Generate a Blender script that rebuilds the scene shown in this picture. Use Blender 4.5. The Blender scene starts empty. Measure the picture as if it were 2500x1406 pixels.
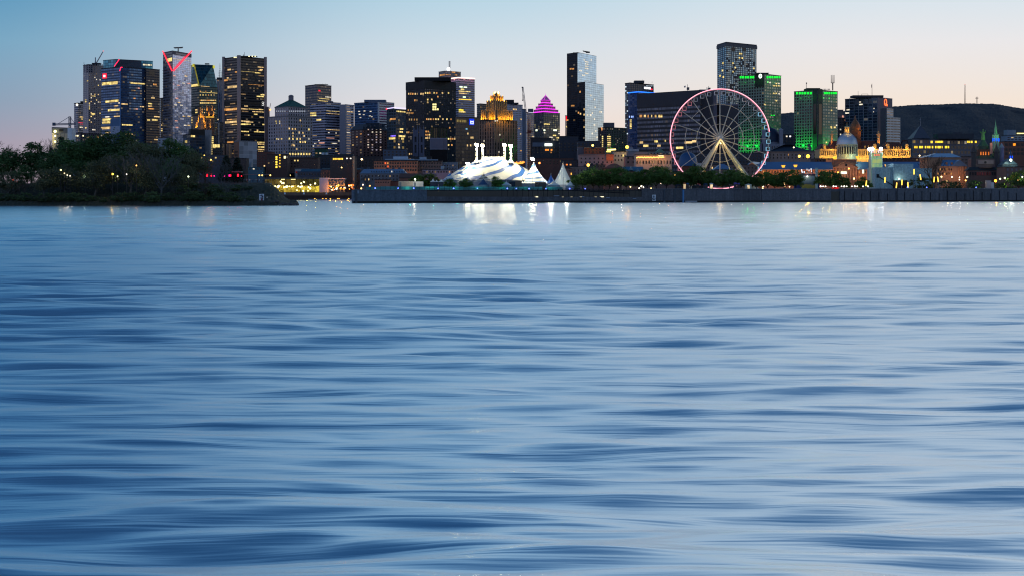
import bpy, math, random
from mathutils import Vector
import numpy as np
R = math.radians
sc = bpy.context.scene
col = sc.collection
K = 0.00025; HC = 4.0; VH = 478.0          # radians per photo pixel, camera height, horizon row
def X(u, D): return (u-1250)*K*D
def Z(v, D): return HC+(VH-v)*K*D
def W(u, v, D): return Vector((X(u, D), D, Z(v, D)))
G = 6.7                                     # city ground level
def lin(h):
    h = h.lstrip('#'); c = [int(h[i:i+2], 16)/255 for i in (0, 2, 4)]
    return tuple(x/12.92 if x <= .04045 else ((x+.055)/1.055)**2.4 for x in c)
# ---------------------------------------------------------------- node helpers
def newmat(name):
    m = bpy.data.materials.new(name); m.use_nodes = True
    nt = m.node_tree; nt.nodes.clear()
    o = nt.nodes.new('ShaderNodeOutputMaterial')
    return m, nt, o
def nd(nt, t, **kw):
    n = nt.nodes.new(t)
    for k_, v in kw.items():
        if k_.startswith('i_'):
            key = k_[2:].replace('_', ' ')
            s = n.inputs[int(key)] if key.isdigit() else n.inputs[key]
            if hasattr(v, 'is_output'): nt.links.new(v, s)
            else: s.default_value = v
        else: setattr(n, k_, v)
    return n
def mth(nt, op, a, b=None, c=None):
    n = nt.nodes.new('ShaderNodeMath'); n.operation = op
    for i, v in enumerate((a, b, c)):
        if v is None: continue
        if hasattr(v, 'is_output'): nt.links.new(v, n.inputs[i])
        else: n.inputs[i].default_value = v
    return n.outputs[0]
def mixc(nt, f, a, b, mode='MIX'):
    n = nt.nodes.new('ShaderNodeMix'); n.data_type = 'RGBA'; n.blend_type = mode
    for s, v in ((n.inputs[0], f), (n.inputs[6], a), (n.inputs[7], b)):
        if hasattr(v, 'is_output'): nt.links.new(v, s)
        else: s.default_value = (*v, 1) if isinstance(v, tuple) and len(v) == 3 else v
    return n.outputs[2]
def ramp(nt, fac, stops):
    n = nt.nodes.new('ShaderNodeValToRGB'); e = n.color_ramp.elements
    while len(e) < len(stops): e.new(.5)
    for el, (p, c) in zip(e, stops): el.position = p; el.color = (*c, 1)
    nt.links.new(fac, n.inputs[0]); return n.outputs[0]
_pb = {}
def pbr(c, rough=.7, metal=0., var=.25, scale=.35, spec=.4):
    if isinstance(c, str): c = lin(c)
    key = (c, rough, metal, var, scale)
    if key in _pb: return _pb[key]
    m, nt, o = newmat('surface')
    p = nd(nt, 'ShaderNodeBsdfPrincipled', i_Roughness=rough, i_Metallic=metal)
    p.inputs['Specular IOR Level'].default_value = spec
    tc = nd(nt, 'ShaderNodeNewGeometry')
    a = nd(nt, 'ShaderNodeTexNoise', i_Scale=scale, i_Detail=5., i_Vector=tc.outputs['Position'])
    f = mth(nt, 'MULTIPLY_ADD', a.outputs[0], var*2.2, 1-var*1.1)
    x = mixc(nt, 1., c, nd(nt, 'ShaderNodeCombineColor', i_Red=f, i_Green=f, i_Blue=f).outputs[0], 'MULTIPLY')
    nt.links.new(x, p.inputs['Base Color']); nt.links.new(p.outputs[0], o.inputs[0])
    _pb[key] = m; return m
_em = {}
def em(c, s=1., var=0., cell=1.6):
    """something that gives off light; var breaks a lit strip into rooms"""
    if isinstance(c, str): c = lin(c)
    key = (c, s, var, cell)
    if key in _em: return _em[key]
    m, nt, o = newmat('glowing')
    e = nd(nt, 'ShaderNodeEmission', i_Color=(*c, 1), i_Strength=s)
    if var:
        g = nd(nt, 'ShaderNodeNewGeometry')
        sp = nd(nt, 'ShaderNodeSeparateXYZ', i_Vector=g.outputs['Position'])
        q = mth(nt, 'FLOOR', mth(nt, 'DIVIDE', mth(nt, 'ADD', sp.outputs[0], mth(nt, 'MULTIPLY', sp.outputs[1], .6)), cell))
        q2 = mth(nt, 'FLOOR', mth(nt, 'DIVIDE', sp.outputs[2], 3.1))
        cv = nd(nt, 'ShaderNodeCombineXYZ', i_X=q, i_Y=q2)
        wn = nd(nt, 'ShaderNodeTexWhiteNoise', noise_dimensions='2D', i_Vector=cv.outputs[0])
        n2 = nd(nt, 'ShaderNodeTexNoise', i_Scale=.6, i_Detail=2., i_Vector=g.outputs['Position'])
        f = mth(nt, 'MULTIPLY', mth(nt, 'MULTIPLY_ADD', wn.outputs[0], var*1.6, 1-var), mth(nt, 'MULTIPLY_ADD', n2.outputs[0], 1.4, .3))
        nt.links.new(mth(nt, 'MULTIPLY', f, s), e.inputs[1])
    nt.links.new(e.outputs[0], o.inputs[0])
    m.cycles.emission_sampling = 'NONE'
    _em[key] = m; return m
def facade(wall, glass, ww=.6, wh=.55, refl=.3, rough=.12, thr=.05, lit='#ffcf7a', ls=.5, seed=0, wallrough=.75, tilt=.02, gvar=.9, spec=.5):
    """window grid: one UV unit is one bay by one storey"""
    if isinstance(wall, str): wall = lin(wall)
    if isinstance(glass, str): glass = lin(glass)
    wall = tuple(min(.64, x*1.65+.01) for x in wall); glass = tuple(min(.9, x*1.12+.004) for x in glass)
    m, nt, o = newmat('facade')
    uv = nd(nt, 'ShaderNodeUVMap'); sp = nd(nt, 'ShaderNodeSeparateXYZ', i_Vector=uv.outputs[0])
    u, v = sp.outputs[0], sp.outputs[1]
    fx, fy = mth(nt, 'FRACT', u), mth(nt, 'FRACT', v)
    cu, cv = mth(nt, 'FLOOR', u), mth(nt, 'FLOOR', v)
    mx = mth(nt, 'LESS_THAN', mth(nt, 'ABSOLUTE', mth(nt, 'SUBTRACT', fx, .5)), ww/2)
    my = mth(nt, 'LESS_THAN', mth(nt, 'ABSOLUTE', mth(nt, 'SUBTRACT', fy, .5)), wh/2)
    mask = mth(nt, 'MULTIPLY', mx, my)
    cell = nd(nt, 'ShaderNodeCombineXYZ', i_X=mth(nt, 'ADD', cu, seed*17.3), i_Y=cv, i_Z=float(seed))
    wn = nd(nt, 'ShaderNodeTexWhiteNoise', noise_dimensions='3D', i_Vector=cell.outputs[0])
    row = nd(nt, 'ShaderNodeTexWhiteNoise', noise_dimensions='2D', i_Vector=nd(nt, 'ShaderNodeCombineXYZ', i_X=cv, i_Y=seed*3.7).outputs[0])
    g = nd(nt, 'ShaderNodeNewGeometry')
    st = nd(nt, 'ShaderNodeTexNoise', i_Scale=.06, i_Detail=6., i_Vector=g.outputs['Position'])
    wv = mth(nt, 'MULTIPLY_ADD', st.outputs[0], .7, .65)
    wallc = mixc(nt, 1., wall, nd(nt, 'ShaderNodeCombineColor', i_Red=wv, i_Green=wv, i_Blue=wv).outputs[0], 'MULTIPLY')
    gv = mth(nt, 'MULTIPLY_ADD', wn.outputs[0], gvar, 1-gvar*.55)
    gc = mixc(nt, 1., glass, nd(nt, 'ShaderNodeCombineColor', i_Red=gv, i_Green=gv, i_Blue=gv).outputs[0], 'MULTIPLY')
    c = mixc(nt, mask, wallc, gc)
    p = nd(nt, 'ShaderNodeBsdfPrincipled', i_Base_Color=c); p.inputs['Specular IOR Level'].default_value = spec
    nt.links.new(mth(nt, 'MULTIPLY_ADD', mask, rough-wallrough, wallrough), p.inputs['Roughness'])
    nt.links.new(mth(nt, 'MULTIPLY', mask, refl), p.inputs['Metallic'])
    if tilt:
        vm = nd(nt, 'ShaderNodeVectorMath', operation='SUBTRACT', i_0=wn.outputs[1], i_1=(.5, .5, .5))
        v2 = nd(nt, 'ShaderNodeVectorMath', operation='SCALE', i_0=vm.outputs[0]); v2.inputs['Scale'].default_value = tilt*2
        v3 = nd(nt, 'ShaderNodeVectorMath', operation='ADD', i_0=g.outputs['Normal'], i_1=v2.outputs[0])
        v4 = nd(nt, 'ShaderNodeVectorMath', operation='NORMALIZE', i_0=v3.outputs[0])
        nt.links.new(v4.outputs[0], p.inputs['Normal'])
    if thr > 0:
        t = mth(nt, 'MULTIPLY', mth(nt, 'MULTIPLY_ADD', mth(nt, 'POWER', row.outputs[0], 3.), 2.4, .25), thr)
        on = mth(nt, 'LESS_THAN', wn.outputs[0], t)
        sc2 = nd(nt, 'ShaderNodeSeparateColor', i_Color=wn.outputs[1])
        n2 = nd(nt, 'ShaderNodeTexNoise', i_Scale=.9, i_Detail=2., i_Vector=g.outputs['Position'])
        s = mth(nt, 'MULTIPLY', mth(nt, 'MULTIPLY', on, mask), mth(nt, 'MULTIPLY', mth(nt, 'MULTIPLY_ADD', sc2.outputs[0], ls*1.1, ls*.12), mth(nt, 'MULTIPLY_ADD', n2.outputs[0], 1.2, .4)))
        p.inputs['Emission Color'].default_value = (*lin(lit), 1)
        lc = mixc(nt, sc2.outputs[1], lin(lit), lin('#fff0dc'))
        nt.links.new(lc, p.inputs['Emission Color'])
        nt.links.new(s, p.inputs['Emission Strength'])
    nt.links.new(p.outputs[0], o.inputs[0])
    m.cycles.emission_sampling = 'NONE'
    return m
# ---------------------------------------------------------------- mesh helpers
class MB:
    def __init__(s): s.v = []; s.f = []; s.uv = []; s.mi = []; s.m = 0
    def quad(s, pts, uv=None):
        i = len(s.v); s.v += [tuple(p) for p in pts]; s.f.append(tuple(range(i, i+len(pts))))
        s.uv.append(uv or [(0, 0)]*len(pts)); s.mi.append(s.m)
    def prism(s, poly, z0, z1, top=True, bottom=False, uvn=None, poly1=None):
        n = len(poly); q = poly1 or poly
        for i in range(n):
            a, b = poly[i], poly[(i+1) % n]; c, d = q[(i+1) % n], q[i]
            nx, ny = uvn[i] if uvn else (1, 1)
            s.quad([(a[0], a[1], z0), (b[0], b[1], z0), (c[0], c[1], z1), (d[0], d[1], z1)], [(0, 0), (nx, 0), (nx, ny), (0, ny)])
        if top: s.quad([(p[0], p[1], z1) for p in q])
        if bottom: s.quad([(p[0], p[1], z0) for p in reversed(poly)])
    def box(s, x0, x1, y0, y1, z0, z1, bottom=True):
        s.prism([(x0, y0), (x1, y0), (x1, y1), (x0, y1)], z0, z1, True, bottom)
    def tube(s, a, b, r0, r1=None, n=6, cap=True):
        a, b = Vector(a), Vector(b); r1 = r0 if r1 is None else r1
        d = (b-a); L = d.length
        if L < 1e-6: return
        d /= L; t = Vector((0, 0, 1)) if abs(d.z) < .9 else Vector((1, 0, 0))
        e1 = d.cross(t).normalized(); e2 = d.cross(e1)
        i = len(s.v)
        for c, r in ((a, r0), (b, r1)):
            for j in range(n):
                q = 2*math.pi*j/n
                s.v.append(tuple(c+e1*(r*math.cos(q))+e2*(r*math.sin(q))))
        for j in range(n):
            k2 = (j+1) % n
            s.f.append((i+j, i+k2, i+n+k2, i+n+j)); s.uv.append([(0, 0)]*4); s.mi.append(s.m)
        if cap:
            s.f.append(tuple(i+n+j for j in range(n))); s.uv.append([(0, 0)]*n); s.mi.append(s.m)
            s.f.append(tuple(i+n-1-j for j in range(n))); s.uv.append([(0, 0)]*n); s.mi.append(s.m)
    def path(s, pts, r, n=6):
        for a, b in zip(pts, pts[1:]): s.tube(a, b, r, r, n)
    def lathe(s, cx, cy, prof, n=24, sq=1.):
        i = len(s.v); m_ = len(prof)
        for r, z in prof:
            for j in range(n):
                q = 2*math.pi*j/n
                s.v.append((cx+r*math.cos(q), cy+r*sq*math.sin(q), z))
        for a in range(m_-1):
            for j in range(n):
                k2 = (j+1) % n
                s.f.append((i+a*n+j, i+a*n+k2, i+(a+1)*n+k2, i+(a+1)*n+j))
                s.uv.append([(j, a), (j+1, a), (j+1, a+1), (j, a+1)]); s.mi.append(s.m)
    def ball(s, c, r, n=10, m_=6, sz=1.):
        s.lathe(c[0], c[1], [(max(r*math.sin(math.pi*t/m_), r*.02), c[2]-r*sz*math.cos(math.pi*t/m_)) for t in range(m_+1)], n)
    def build(s, name, mats, parent=None, off=None, smooth=False):
        off = Vector(off) if off is not None else (Vector(parent['_o']) if parent is not None and '_o' in parent else Vector((0, 0, 0)))
        me = bpy.data.meshes.new(name)
        me.from_pydata([(a-off.x, b-off.y, c-off.z) for a, b, c in s.v], [], s.f)
        ul = me.uv_layers.new(name='UVMap')
        fl = [c for q in s.uv for p in q for c in p]
        ul.data.foreach_set('uv', fl)
        for m in (mats if isinstance(mats, (list, tuple)) else [mats]): me.materials.append(m)
        if any(s.mi): me.polygons.foreach_set('material_index', s.mi)
        if smooth: me.polygons.foreach_set('use_smooth', [True]*len(me.polygons))
        me.update()
        o = bpy.data.objects.new(name, me); col.objects.link(o)
        if parent is not None: o.parent = parent
        else: o.location = off
        return o
def tag(o, label=None, cat=None, group=None, kind=None):
    if label: o['label'] = label
    if cat: o['category'] = cat
    if group: o['group'] = group
    if kind: o['kind'] = kind
    return o
def thing(name, label, cat, loc, group=None):
    o = bpy.data.objects.new(name, None); col.objects.link(o); o.empty_display_size = .5
    o.location = loc; o['_o'] = tuple(loc)
    return tag(o, label, cat, group)
def finish():
    for o in bpy.data.objects:
        if '_o' in o: del o['_o']
def kids(o): return [c for c in o.children]
def copy_tree(o, parent=None):
    c = o.copy(); col.objects.link(c)
    if parent is not None: c.parent = parent
    for ch in kids(o): copy_tree(ch, c)
    return c
LP = .5
def lamp(kind, loc, power, c, parent=None, radius=.3, aim=None, size=R(60), blend=.6, name=None):
    l = bpy.data.lights.new(name or 'lamp_light', kind); l.energy = power*LP; l.color = lin(c) if isinstance(c, str) else c
    l.shadow_soft_size = radius
    if kind == 'SPOT': l.spot_size = size; l.spot_blend = blend
    o = bpy.data.objects.new(name or 'lamp_light', l); col.objects.link(o)
    if aim is not None:
        o.rotation_euler = (Vector(aim)-Vector(loc)).to_track_quat('-Z', 'Y').to_euler()
    if parent is not None:
        o.parent = parent; o.location = Vector(loc)-Vector(parent['_o'])
    else: o.location = loc
    return o
def text(s, parent, pos, h, mat, ext=.15, rotz=0., width=None, name='sign_lettering'):
    cu = bpy.data.curves.new(name, 'FONT'); cu.body = s; cu.size = h*1.38; cu.extrude = ext; cu.align_x = 'CENTER'
    t = bpy.data.objects.new(name, cu); col.objects.link(t); bpy.context.view_layer.update()
    me = bpy.data.meshes.new_from_object(t.evaluated_get(bpy.context.evaluated_depsgraph_get())); w = t.dimensions.x; bpy.data.objects.remove(t)
    me.materials.clear(); me.materials.append(mat); o = bpy.data.objects.new(name, me); col.objects.link(o)
    o.rotation_euler = (R(90), 0, rotz); o.parent = parent; o.location = Vector(pos)-Vector(parent['_o'])-Vector((0, 0, h*.5))
    if width: o.scale.x = width/w
    return o
# unit box for lit windows, one mesh per colour of light
_wm = {}
def win_mesh(mat):
    if mat.name not in _wm:
        b = MB(); b.box(-.5, .5, -.5, .5, -.5, .5)
        o = b.build('window', mat); me = o.data; bpy.data.objects.remove(o)
        _wm[mat.name] = me
    return _wm[mat.name]
WARM = em('#ffd693', .85, .6); YEL = em('#ffe08a', 1.05, .55); WHI = em('#fff2d8', .9, .5); ORA = em('#ffb468', .75, .55)
DIM = em('#e0b888', .34, .6); AMB = em('#ffb02a', 1.3, .4); COOL = em('#dff2ff', .9, .5); PINKW = em('#ffb7a0', .8, .4)
MIX = [WARM, YEL, WARM, WHI, DIM, DIM, DIM, ORA]
class Building:
    """corner block: near corner at column uc, its two seen faces run back to columns u0 and u1 (dl=None: one face square to the river)"""
    def __init__(s, name, label, cat, u0, uc, u1, vt, D, dl, dr, mat, cw=5., ch=5., vb=None, roof='#23262c', seed=1, group=None, parapet=.9, poly=None, root=None, wname='wall', zb=None):
        s.rng = random.Random(seed*7919+int(u0)); s.D = D; s.name = name
        if dl is None:
            dep = dr or 25
            C = (X(u0, D), D); B = (X(u1, D), D)
            P = [C, B, (B[0], D+dep), (C[0], D+dep)]
            s.faces = {'R': (C, B)}; px = {0: u1-u0}
            s.cx = [(u1-u0)/cw, dep/(K*D)/cw, (u1-u0)/cw, dep/(K*D)/cw]
        else:
            C = (X(uc, D), D); A = (X(u0, D+dl), D+dl); B = (X(u1, D+dr), D+dr)
            E = (A[0]+B[0]-C[0], A[1]+B[1]-C[1])
            P = [A, C, B, E]
            s.faces = {'L': (A, C), 'R': (C, B)}
            s.cx = [(uc-u0)/cw, (u1-uc)/cw, (uc-u0)/cw, (u1-uc)/cw]
        s.P = P
        s.z1 = Z(vt, D); s.z0 = G-1 if vb is None else Z(vb, D)
        if zb is not None: s.z0 = zb
        s.ny = max(1, round((s.z1-s.z0)/(K*D)/ch))
        s.cx = [max(1, round(c)) for c in s.cx]
        s.nx = {'L': s.cx[0], 'R': s.cx[0] if dl is None else s.cx[1]}
        cxy = ((P[0][0]+P[2][0])/2, (P[0][1]+P[2][1])/2)
        s.root = root if root is not None else thing(name, label, cat, (cxy[0], cxy[1], s.z0), group)
        b = MB(); b.prism(P, s.z0, s.z1, False, False, [(c, s.ny) for c in s.cx])
        s.wall = b.build(wname, mat, s.root)
        r = MB(); q = s.grow(.35)
        r.prism(q, s.z1, s.z1+parapet, True, True)
        s.roof = r.build('roof', pbr(roof, .8), s.root)
        s.zt = s.z1+parapet
    def grow(s, g):
        cx = sum(p[0] for p in s.P)/4; cy = sum(p[1] for p in s.P)/4
        out = []
        for p in s.P:
            d = math.hypot(p[0]-cx, p[1]-cy); out.append((p[0]+(p[0]-cx)/d*g*1.4, p[1]+(p[1]-cy)/d*g*1.4))
        return out
    def onface(s, f, u, v, off=.12):
        A, B = s.faces[f]; sl = (u-1250)*K; dx, dy = B[0]-A[0], B[1]-A[1]
        a = (sl*A[1]-A[0])/(dx-sl*dy); y = A[1]+a*dy
        n = s.normal(f)
        return Vector((A[0]+a*dx+n[0]*off, y+n[1]*off, Z(v, y))), a
    def normal(s, f):
        A, B = s.faces[f]; dx, dy = B[0]-A[0], B[1]-A[1]; L = math.hypot(dx, dy)
        return (dy/L, -dx/L)
    def rot(s, f):
        A, B = s.faces[f]; return math.atan2(B[1]-A[1], B[0]-A[0])
    def _add(s, mat, p, w, h, f, name='window', t=.3):
        o = bpy.data.objects.new(name, win_mesh(mat)); col.objects.link(o); o.parent = s.root
        o.location = p-Vector(s.root['_o']); o.scale = (w, t, h); o.rotation_euler.z = s.rot(f); return o
    def win(s, f, u0, v0, u1, v1, mat=WARM, name='window', t=.3, off=.12):
        a, _ = s.onface(f, u0, v0, off); b, _ = s.onface(f, u1, v1, off)
        c, _ = s.onface(f, (u0+u1)/2, (v0+v1)/2, off)
        w = math.hypot(b.x-a.x, b.y-a.y); h = abs(b.z-a.z)
        c = Vector(((a.x+b.x)/2, (a.y+b.y)/2, (a.z+b.z)/2))
        return s._add(mat, c, w, h, f, name, t)
    def cell(s, f, i, j, n=1, mat=WARM, ww=.7, wh=.55, name='window'):
        A, B = s.faces[f]; nx = s.nx[f]; t = (i+n/2)/nx
        L = math.hypot(B[0]-A[0], B[1]-A[1]); nn = s.normal(f)
        z = s.z0+(s.z1-s.z0)*(j+.5)/s.ny
        p = Vector((A[0]+(B[0]-A[0])*t+nn[0]*.12, A[1]+(B[1]-A[1])*t+nn[1]*.12, z))
        return s._add(mat, p, L/nx*(n-1+ww), (s.z1-s.z0)/s.ny*wh, f, name)
    def fill(s, f, count, run=(1, 1), rows=(0., 1.), mats=None, ww=.7, wh=.55, cols=(0., 1.)):
        nx = s.nx[f]; used = set(); tries = 0; done = 0
        while done < count and tries < count*8:
            tries += 1
            n = s.rng.randint(*run); j = int(s.ny*(rows[0]+(rows[1]-rows[0])*s.rng.random()))
            lo, hi = int(nx*cols[0]), max(int(nx*cols[0])+1, int(nx*cols[1]))
            n = min(n, hi-lo); i = s.rng.randint(lo, hi-n)
            cells = {(q, j) for q in range(i, i+n)}
            if cells & used or j >= s.ny: continue
            used |= cells; done += 1
            s.cell(f, i, j, n, s.rng.choice(mats or MIX), ww, wh)
        return s
    def top(s, u0, u1, v, mat='#2a2e36', dd=7, dep=9, name='roof_plant'):
        D = s.D+dd; b = MB(); b.box(X(u0, D), X(u1, D), D, D+dep, s.zt+.01, Z(v, D), False)
        return b.build(name, pbr(mat, .8) if isinstance(mat, str) else mat, s.roof, off=s.root['_o'])
    def mast(s, u, v, r=.3, dd=8, name='antenna', mat='#50545c', bars=0):
        D = s.D+dd; b = MB(); z0 = s.zt-.2; z1 = Z(v, D); x = X(u, D)
        b.tube((x, D, z0), (x, D, z1), r, r*.5, 6)
        for i in range(bars):
            z = z0+(z1-z0)*(.4+.55*i/max(1, bars)); w = 1.6
            b.box(x-w, x+w, D-.15, D+.15, z, z+.3)
        return b.build(name, pbr(mat, .6), s.roof, off=s.root['_o'])
# ---------------------------------------------------------------- camera, render, sky, light
cam = bpy.data.cameras.new('camera'); co = bpy.data.objects.new('camera', cam); col.objects.link(co)
co.location = (0, 0, HC); co.rotation_euler = (R(90), 0, 0)
cam.sensor_width = 36; cam.lens = 36/(2500*K); cam.shift_y = -(703-VH)/2500; cam.clip_start = .5; cam.clip_end = 30000
sc.camera = co
sc.view_settings.view_transform = 'Standard'; sc.view_settings.look = 'None'; sc.view_settings.exposure = 0; sc.view_settings.gamma = 1
sc.cycles.use_denoising = True; sc.cycles.filter_width = 1.15
sc.cycles.max_bounces = 5; sc.cycles.diffuse_bounces = 2; sc.cycles.glossy_bounces = 3; sc.cycles.transparent_max_bounces = 6
sc.cycles.sample_clamp_indirect = 2.2
w = bpy.data.worlds.new('World'); sc.world = w; w.use_nodes = True
nt = w.node_tree; nt.nodes.clear()
out = nd(nt, 'ShaderNodeOutputWorld'); bg = nd(nt, 'ShaderNodeBackground')
tc = nd(nt, 'ShaderNodeTexCoord'); sp = nd(nt, 'ShaderNodeSeparateXYZ', i_Vector=tc.outputs['Generated'])
SA = R(58)                                   # the afterglow lies off to the right of the view
hx = mth(nt, 'ADD', mth(nt, 'MULTIPLY', sp.outputs[0], math.sin(SA)), mth(nt, 'MULTIPLY', sp.outputs[1], math.cos(SA)))
hl = mth(nt, 'SQRT', mth(nt, 'ADD', mth(nt, 'ADD', mth(nt, 'MULTIPLY', sp.outputs[0], sp.outputs[0]), mth(nt, 'MULTIPLY', sp.outputs[1], sp.outputs[1])), 1e-5))
t = mth(nt, 'DIVIDE', hx, hl)
p = mth(nt, 'SQRT', mth(nt, 'MAXIMUM', sp.outputs[2], 0.))
left = ramp(nt, p, [(0, lin('#b09aa6')), (.175, lin('#a59eb0')), (.235, lin('#8ba1b9')), (.30, lin('#76a7c5')), (.346, lin('#5898bf')), (.45, lin('#4a8cba')), (.6, lin('#286096')), (.72, lin('#17436e')), (1, lin('#12345a'))])
mid = ramp(nt, p, [(0, lin('#f6d6c2')), (.175, lin('#f1ddd4')), (.235, lin('#e8e4e6')), (.30, lin('#d2e0ea')), (.346, lin('#b8d7e8')), (.45, lin('#b6d8ee')), (.6, lin('#74aad4')), (.72, lin('#2a6092')), (1, lin('#183f6c'))])
rgt = ramp(nt, p, [(0, lin('#ffd4a2')), (.175, lin('#fde4cb')), (.235, lin('#f6e7da')), (.30, lin('#eceaec')), (.346, lin('#d8e6f0')), (.45, lin('#eef4fa')), (.6, lin('#c0d8ec')), (.72, lin('#4a7aa8')), (1, lin('#183f6c'))])
anti = ramp(nt, p, [(0, lin('#d2c2d0')), (.22, lin('#cac6d8')), (.42, lin('#b0c0de')), (.62, lin('#80a2ce')), (1, lin('#2f619a'))])
def mr(a, b):
    n = nd(nt, 'ShaderNodeMapRange', interpolation_type='SMOOTHSTEP'); nt.links.new(t, n.inputs[0])
    n.inputs[1].default_value = a; n.inputs[2].default_value = b; return n.outputs[0]
c = mixc(nt, mr(-.75, .26), anti, left); c = mixc(nt, mr(.22, .52), c, mid); c = mixc(nt, mr(.48, .72), c, rgt)
sky = nd(nt, 'ShaderNodeTexSky', sky_type='NISHITA', sun_disc=False, sun_elevation=R(-2.0), sun_rotation=SA)
fin = mixc(nt, .04, c, sky.outputs[0])
nt.links.new(fin, bg.inputs[0]); bg.inputs[1].default_value = 1.0
nt.links.new(bg.outputs[0], out.inputs[0])
sun = bpy.data.lights.new('afterglow_sun', 'SUN'); sun.energy = .06; sun.angle = R(12); sun.color = (1, .72, .5)
so = bpy.data.objects.new('afterglow_sun', sun); col.objects.link(so)
so.rotation_euler = Vector((-math.sin(SA), -math.cos(SA), -.06)).to_track_quat('-Z', 'Y').to_euler()
# ---------------------------------------------------------------- water
m, nt, o = newmat('river_water')
g = nd(nt, 'ShaderNodeNewGeometry')
def wnoise(sx, sy, detail, rough, dist=0., z=0.):
    mp = nd(nt, 'ShaderNodeMapping', i_Vector=g.outputs['Position']); mp.inputs['Scale'].default_value = (sx, sy, 1); mp.inputs['Location'].default_value = (z*13.1, z*7.7, z)
    mp.inputs['Rotation'].default_value = (0, 0, R(-3+2*z))
    n = nd(nt, 'ShaderNodeTexNoise', i_Scale=1., i_Detail=detail, i_Roughness=rough, i_Distortion=dist, i_Vector=mp.outputs[0]); return n.outputs[0]
n3 = wnoise(.26, .50, 2., .5, .6, 3.)         # chop
n4 = wnoise(.12, 1.6, 3., .55, .3, 4.)        # drawn-out streaks
n5 = wnoise(.5, 7., 2., .5, .2, 5.)
h = mth(nt, 'ADD', mth(nt, 'ADD', mth(nt, 'MULTIPLY', n3, .06), mth(nt, 'MULTIPLY', n4, .055)), mth(nt, 'MULTIPLY', n5, .007))
bp = nd(nt, 'ShaderNodeBump', i_Strength=1., i_Distance=1., i_Height=h)
sp = nd(nt, 'ShaderNodeSeparateXYZ', i_Vector=g.outputs['Position'])
rr = nd(nt, 'ShaderNodeMapRange', i_0=sp.outputs[1], i_1=60., i_2=260., i_3=.33, i_4=.19)     # calmer water towards the far shore
kw = dict(i_Roughness=rr.outputs[0], i_Normal=bp.outputs[0])
body = nd(nt, 'ShaderNodeBsdfPrincipled', i_Base_Color=(.012, .045, .10, 1), i_IOR=1.36, **kw)      # dark river water
film = nd(nt, 'ShaderNodeBsdfPrincipled', i_Base_Color=(.78, .91, 1., 1), i_Metallic=1., **kw)      # smoothed-out sheen of the long exposure
mx = nd(nt, 'ShaderNodeMixShader', i_0=.88); nt.links.new(body.outputs[0], mx.inputs[1]); nt.links.new(film.outputs[0], mx.inputs[2]); nt.links.new(mx.outputs[0], o.inputs[0])
WATER = m
# the river surface: real waves, meshed finer near the viewpoint
rg_ = np.random.default_rng(7)
NR, NC = 1120, 620
yy = 8.*np.exp(np.linspace(0, math.log(1140/8.), NR+1)); tt = np.linspace(-.56, .56, NC+1)
Y = np.repeat(yy[:, None], NC+1, 1); XX = (Y+70)*tt[None, :]
cell = Y*(math.log(1140/8.)/NR)
Zw = np.zeros_like(Y); env = np.zeros_like(Y)
for i in range(10):
    lam = rg_.uniform(30, 110); th = rg_.uniform(0, 6.28); env += np.sin(2*math.pi/lam*(XX*math.cos(th)*.5+Y*math.sin(th))+rg_.uniform(0, 6.28))
env = np.clip(1.+env*.08, .6, 1.4)
for i in range(170):
    lam = math.exp(rg_.uniform(math.log(.6), math.log(11.))); th = rg_.normal(0, .42); kx, ky = math.sin(th)*2*math.pi/lam, math.cos(th)*2*math.pi/lam
    A = .0015*lam*min(1, (6./lam)**.8); vis = np.clip(lam/(3.*cell)-1, 0, 1)
    Zw += A*vis*np.sin(kx*XX+ky*Y+rg_.uniform(0, 6.28)+.9*np.sin(.05*XX+.03*Y*i % 6.28+i))
Zw *= env
wob = 4*np.sin(.021*XX+.6)+2.5*np.sin(.055*XX+2.)+1.2*np.sin(.13*XX)
for yc, wd, am in ((131., 2.6, .26), (137., 2.3, .10), (172., 7., .05), (83., 2.4, .05), (88., 2., .035)):
    Zw += am*np.exp(-((Y+wob*yc/131-yc)/wd)**2)*(1 if yc > 100 else 1/(1+np.exp((XX+2)/4)))*(.6+.4*np.sin(.35*XX+yc))
win = np.clip((1-np.abs(tt)/.56)*14, 0, 1)[None, :]*np.clip((Y-8)/3, 0, 1)*np.clip((1140-Y)/40, 0, 1)
print('trough', Zw.min(), Zw.max()); Zw = Zw*win-.37*(1-win)          # the edges settle on to the wider sheet
b = MB(); b.v = [tuple(q) for q in np.stack([XX, Y, Zw], -1).reshape(-1, 3).tolist()]
ii = (np.arange(NR)[:, None]*(NC+1)+np.arange(NC)[None, :]).reshape(-1)
b.f = [tuple(q) for q in np.stack([ii, ii+1, ii+NC+2, ii+NC+1], -1).tolist()]
n0 = len(b.v); b.v += [(-3400, -400, -.38), (3400, -400, -.38), (3400, 6000, -.38), (-3400, 6000, -.38)]; b.f.append((n0, n0+1, n0+2, n0+3))
me = bpy.data.meshes.new('water'); me.from_pydata(b.v, [], b.f); me.materials.append(WATER); me.polygons.foreach_set('use_smooth', [True]*len(me.polygons)); me.update()
wt = bpy.data.objects.new('water', me); col.objects.link(wt); tag(wt, 'wide blue river, silky and streaked, below the skyline', 'river', kind='structure')
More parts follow.
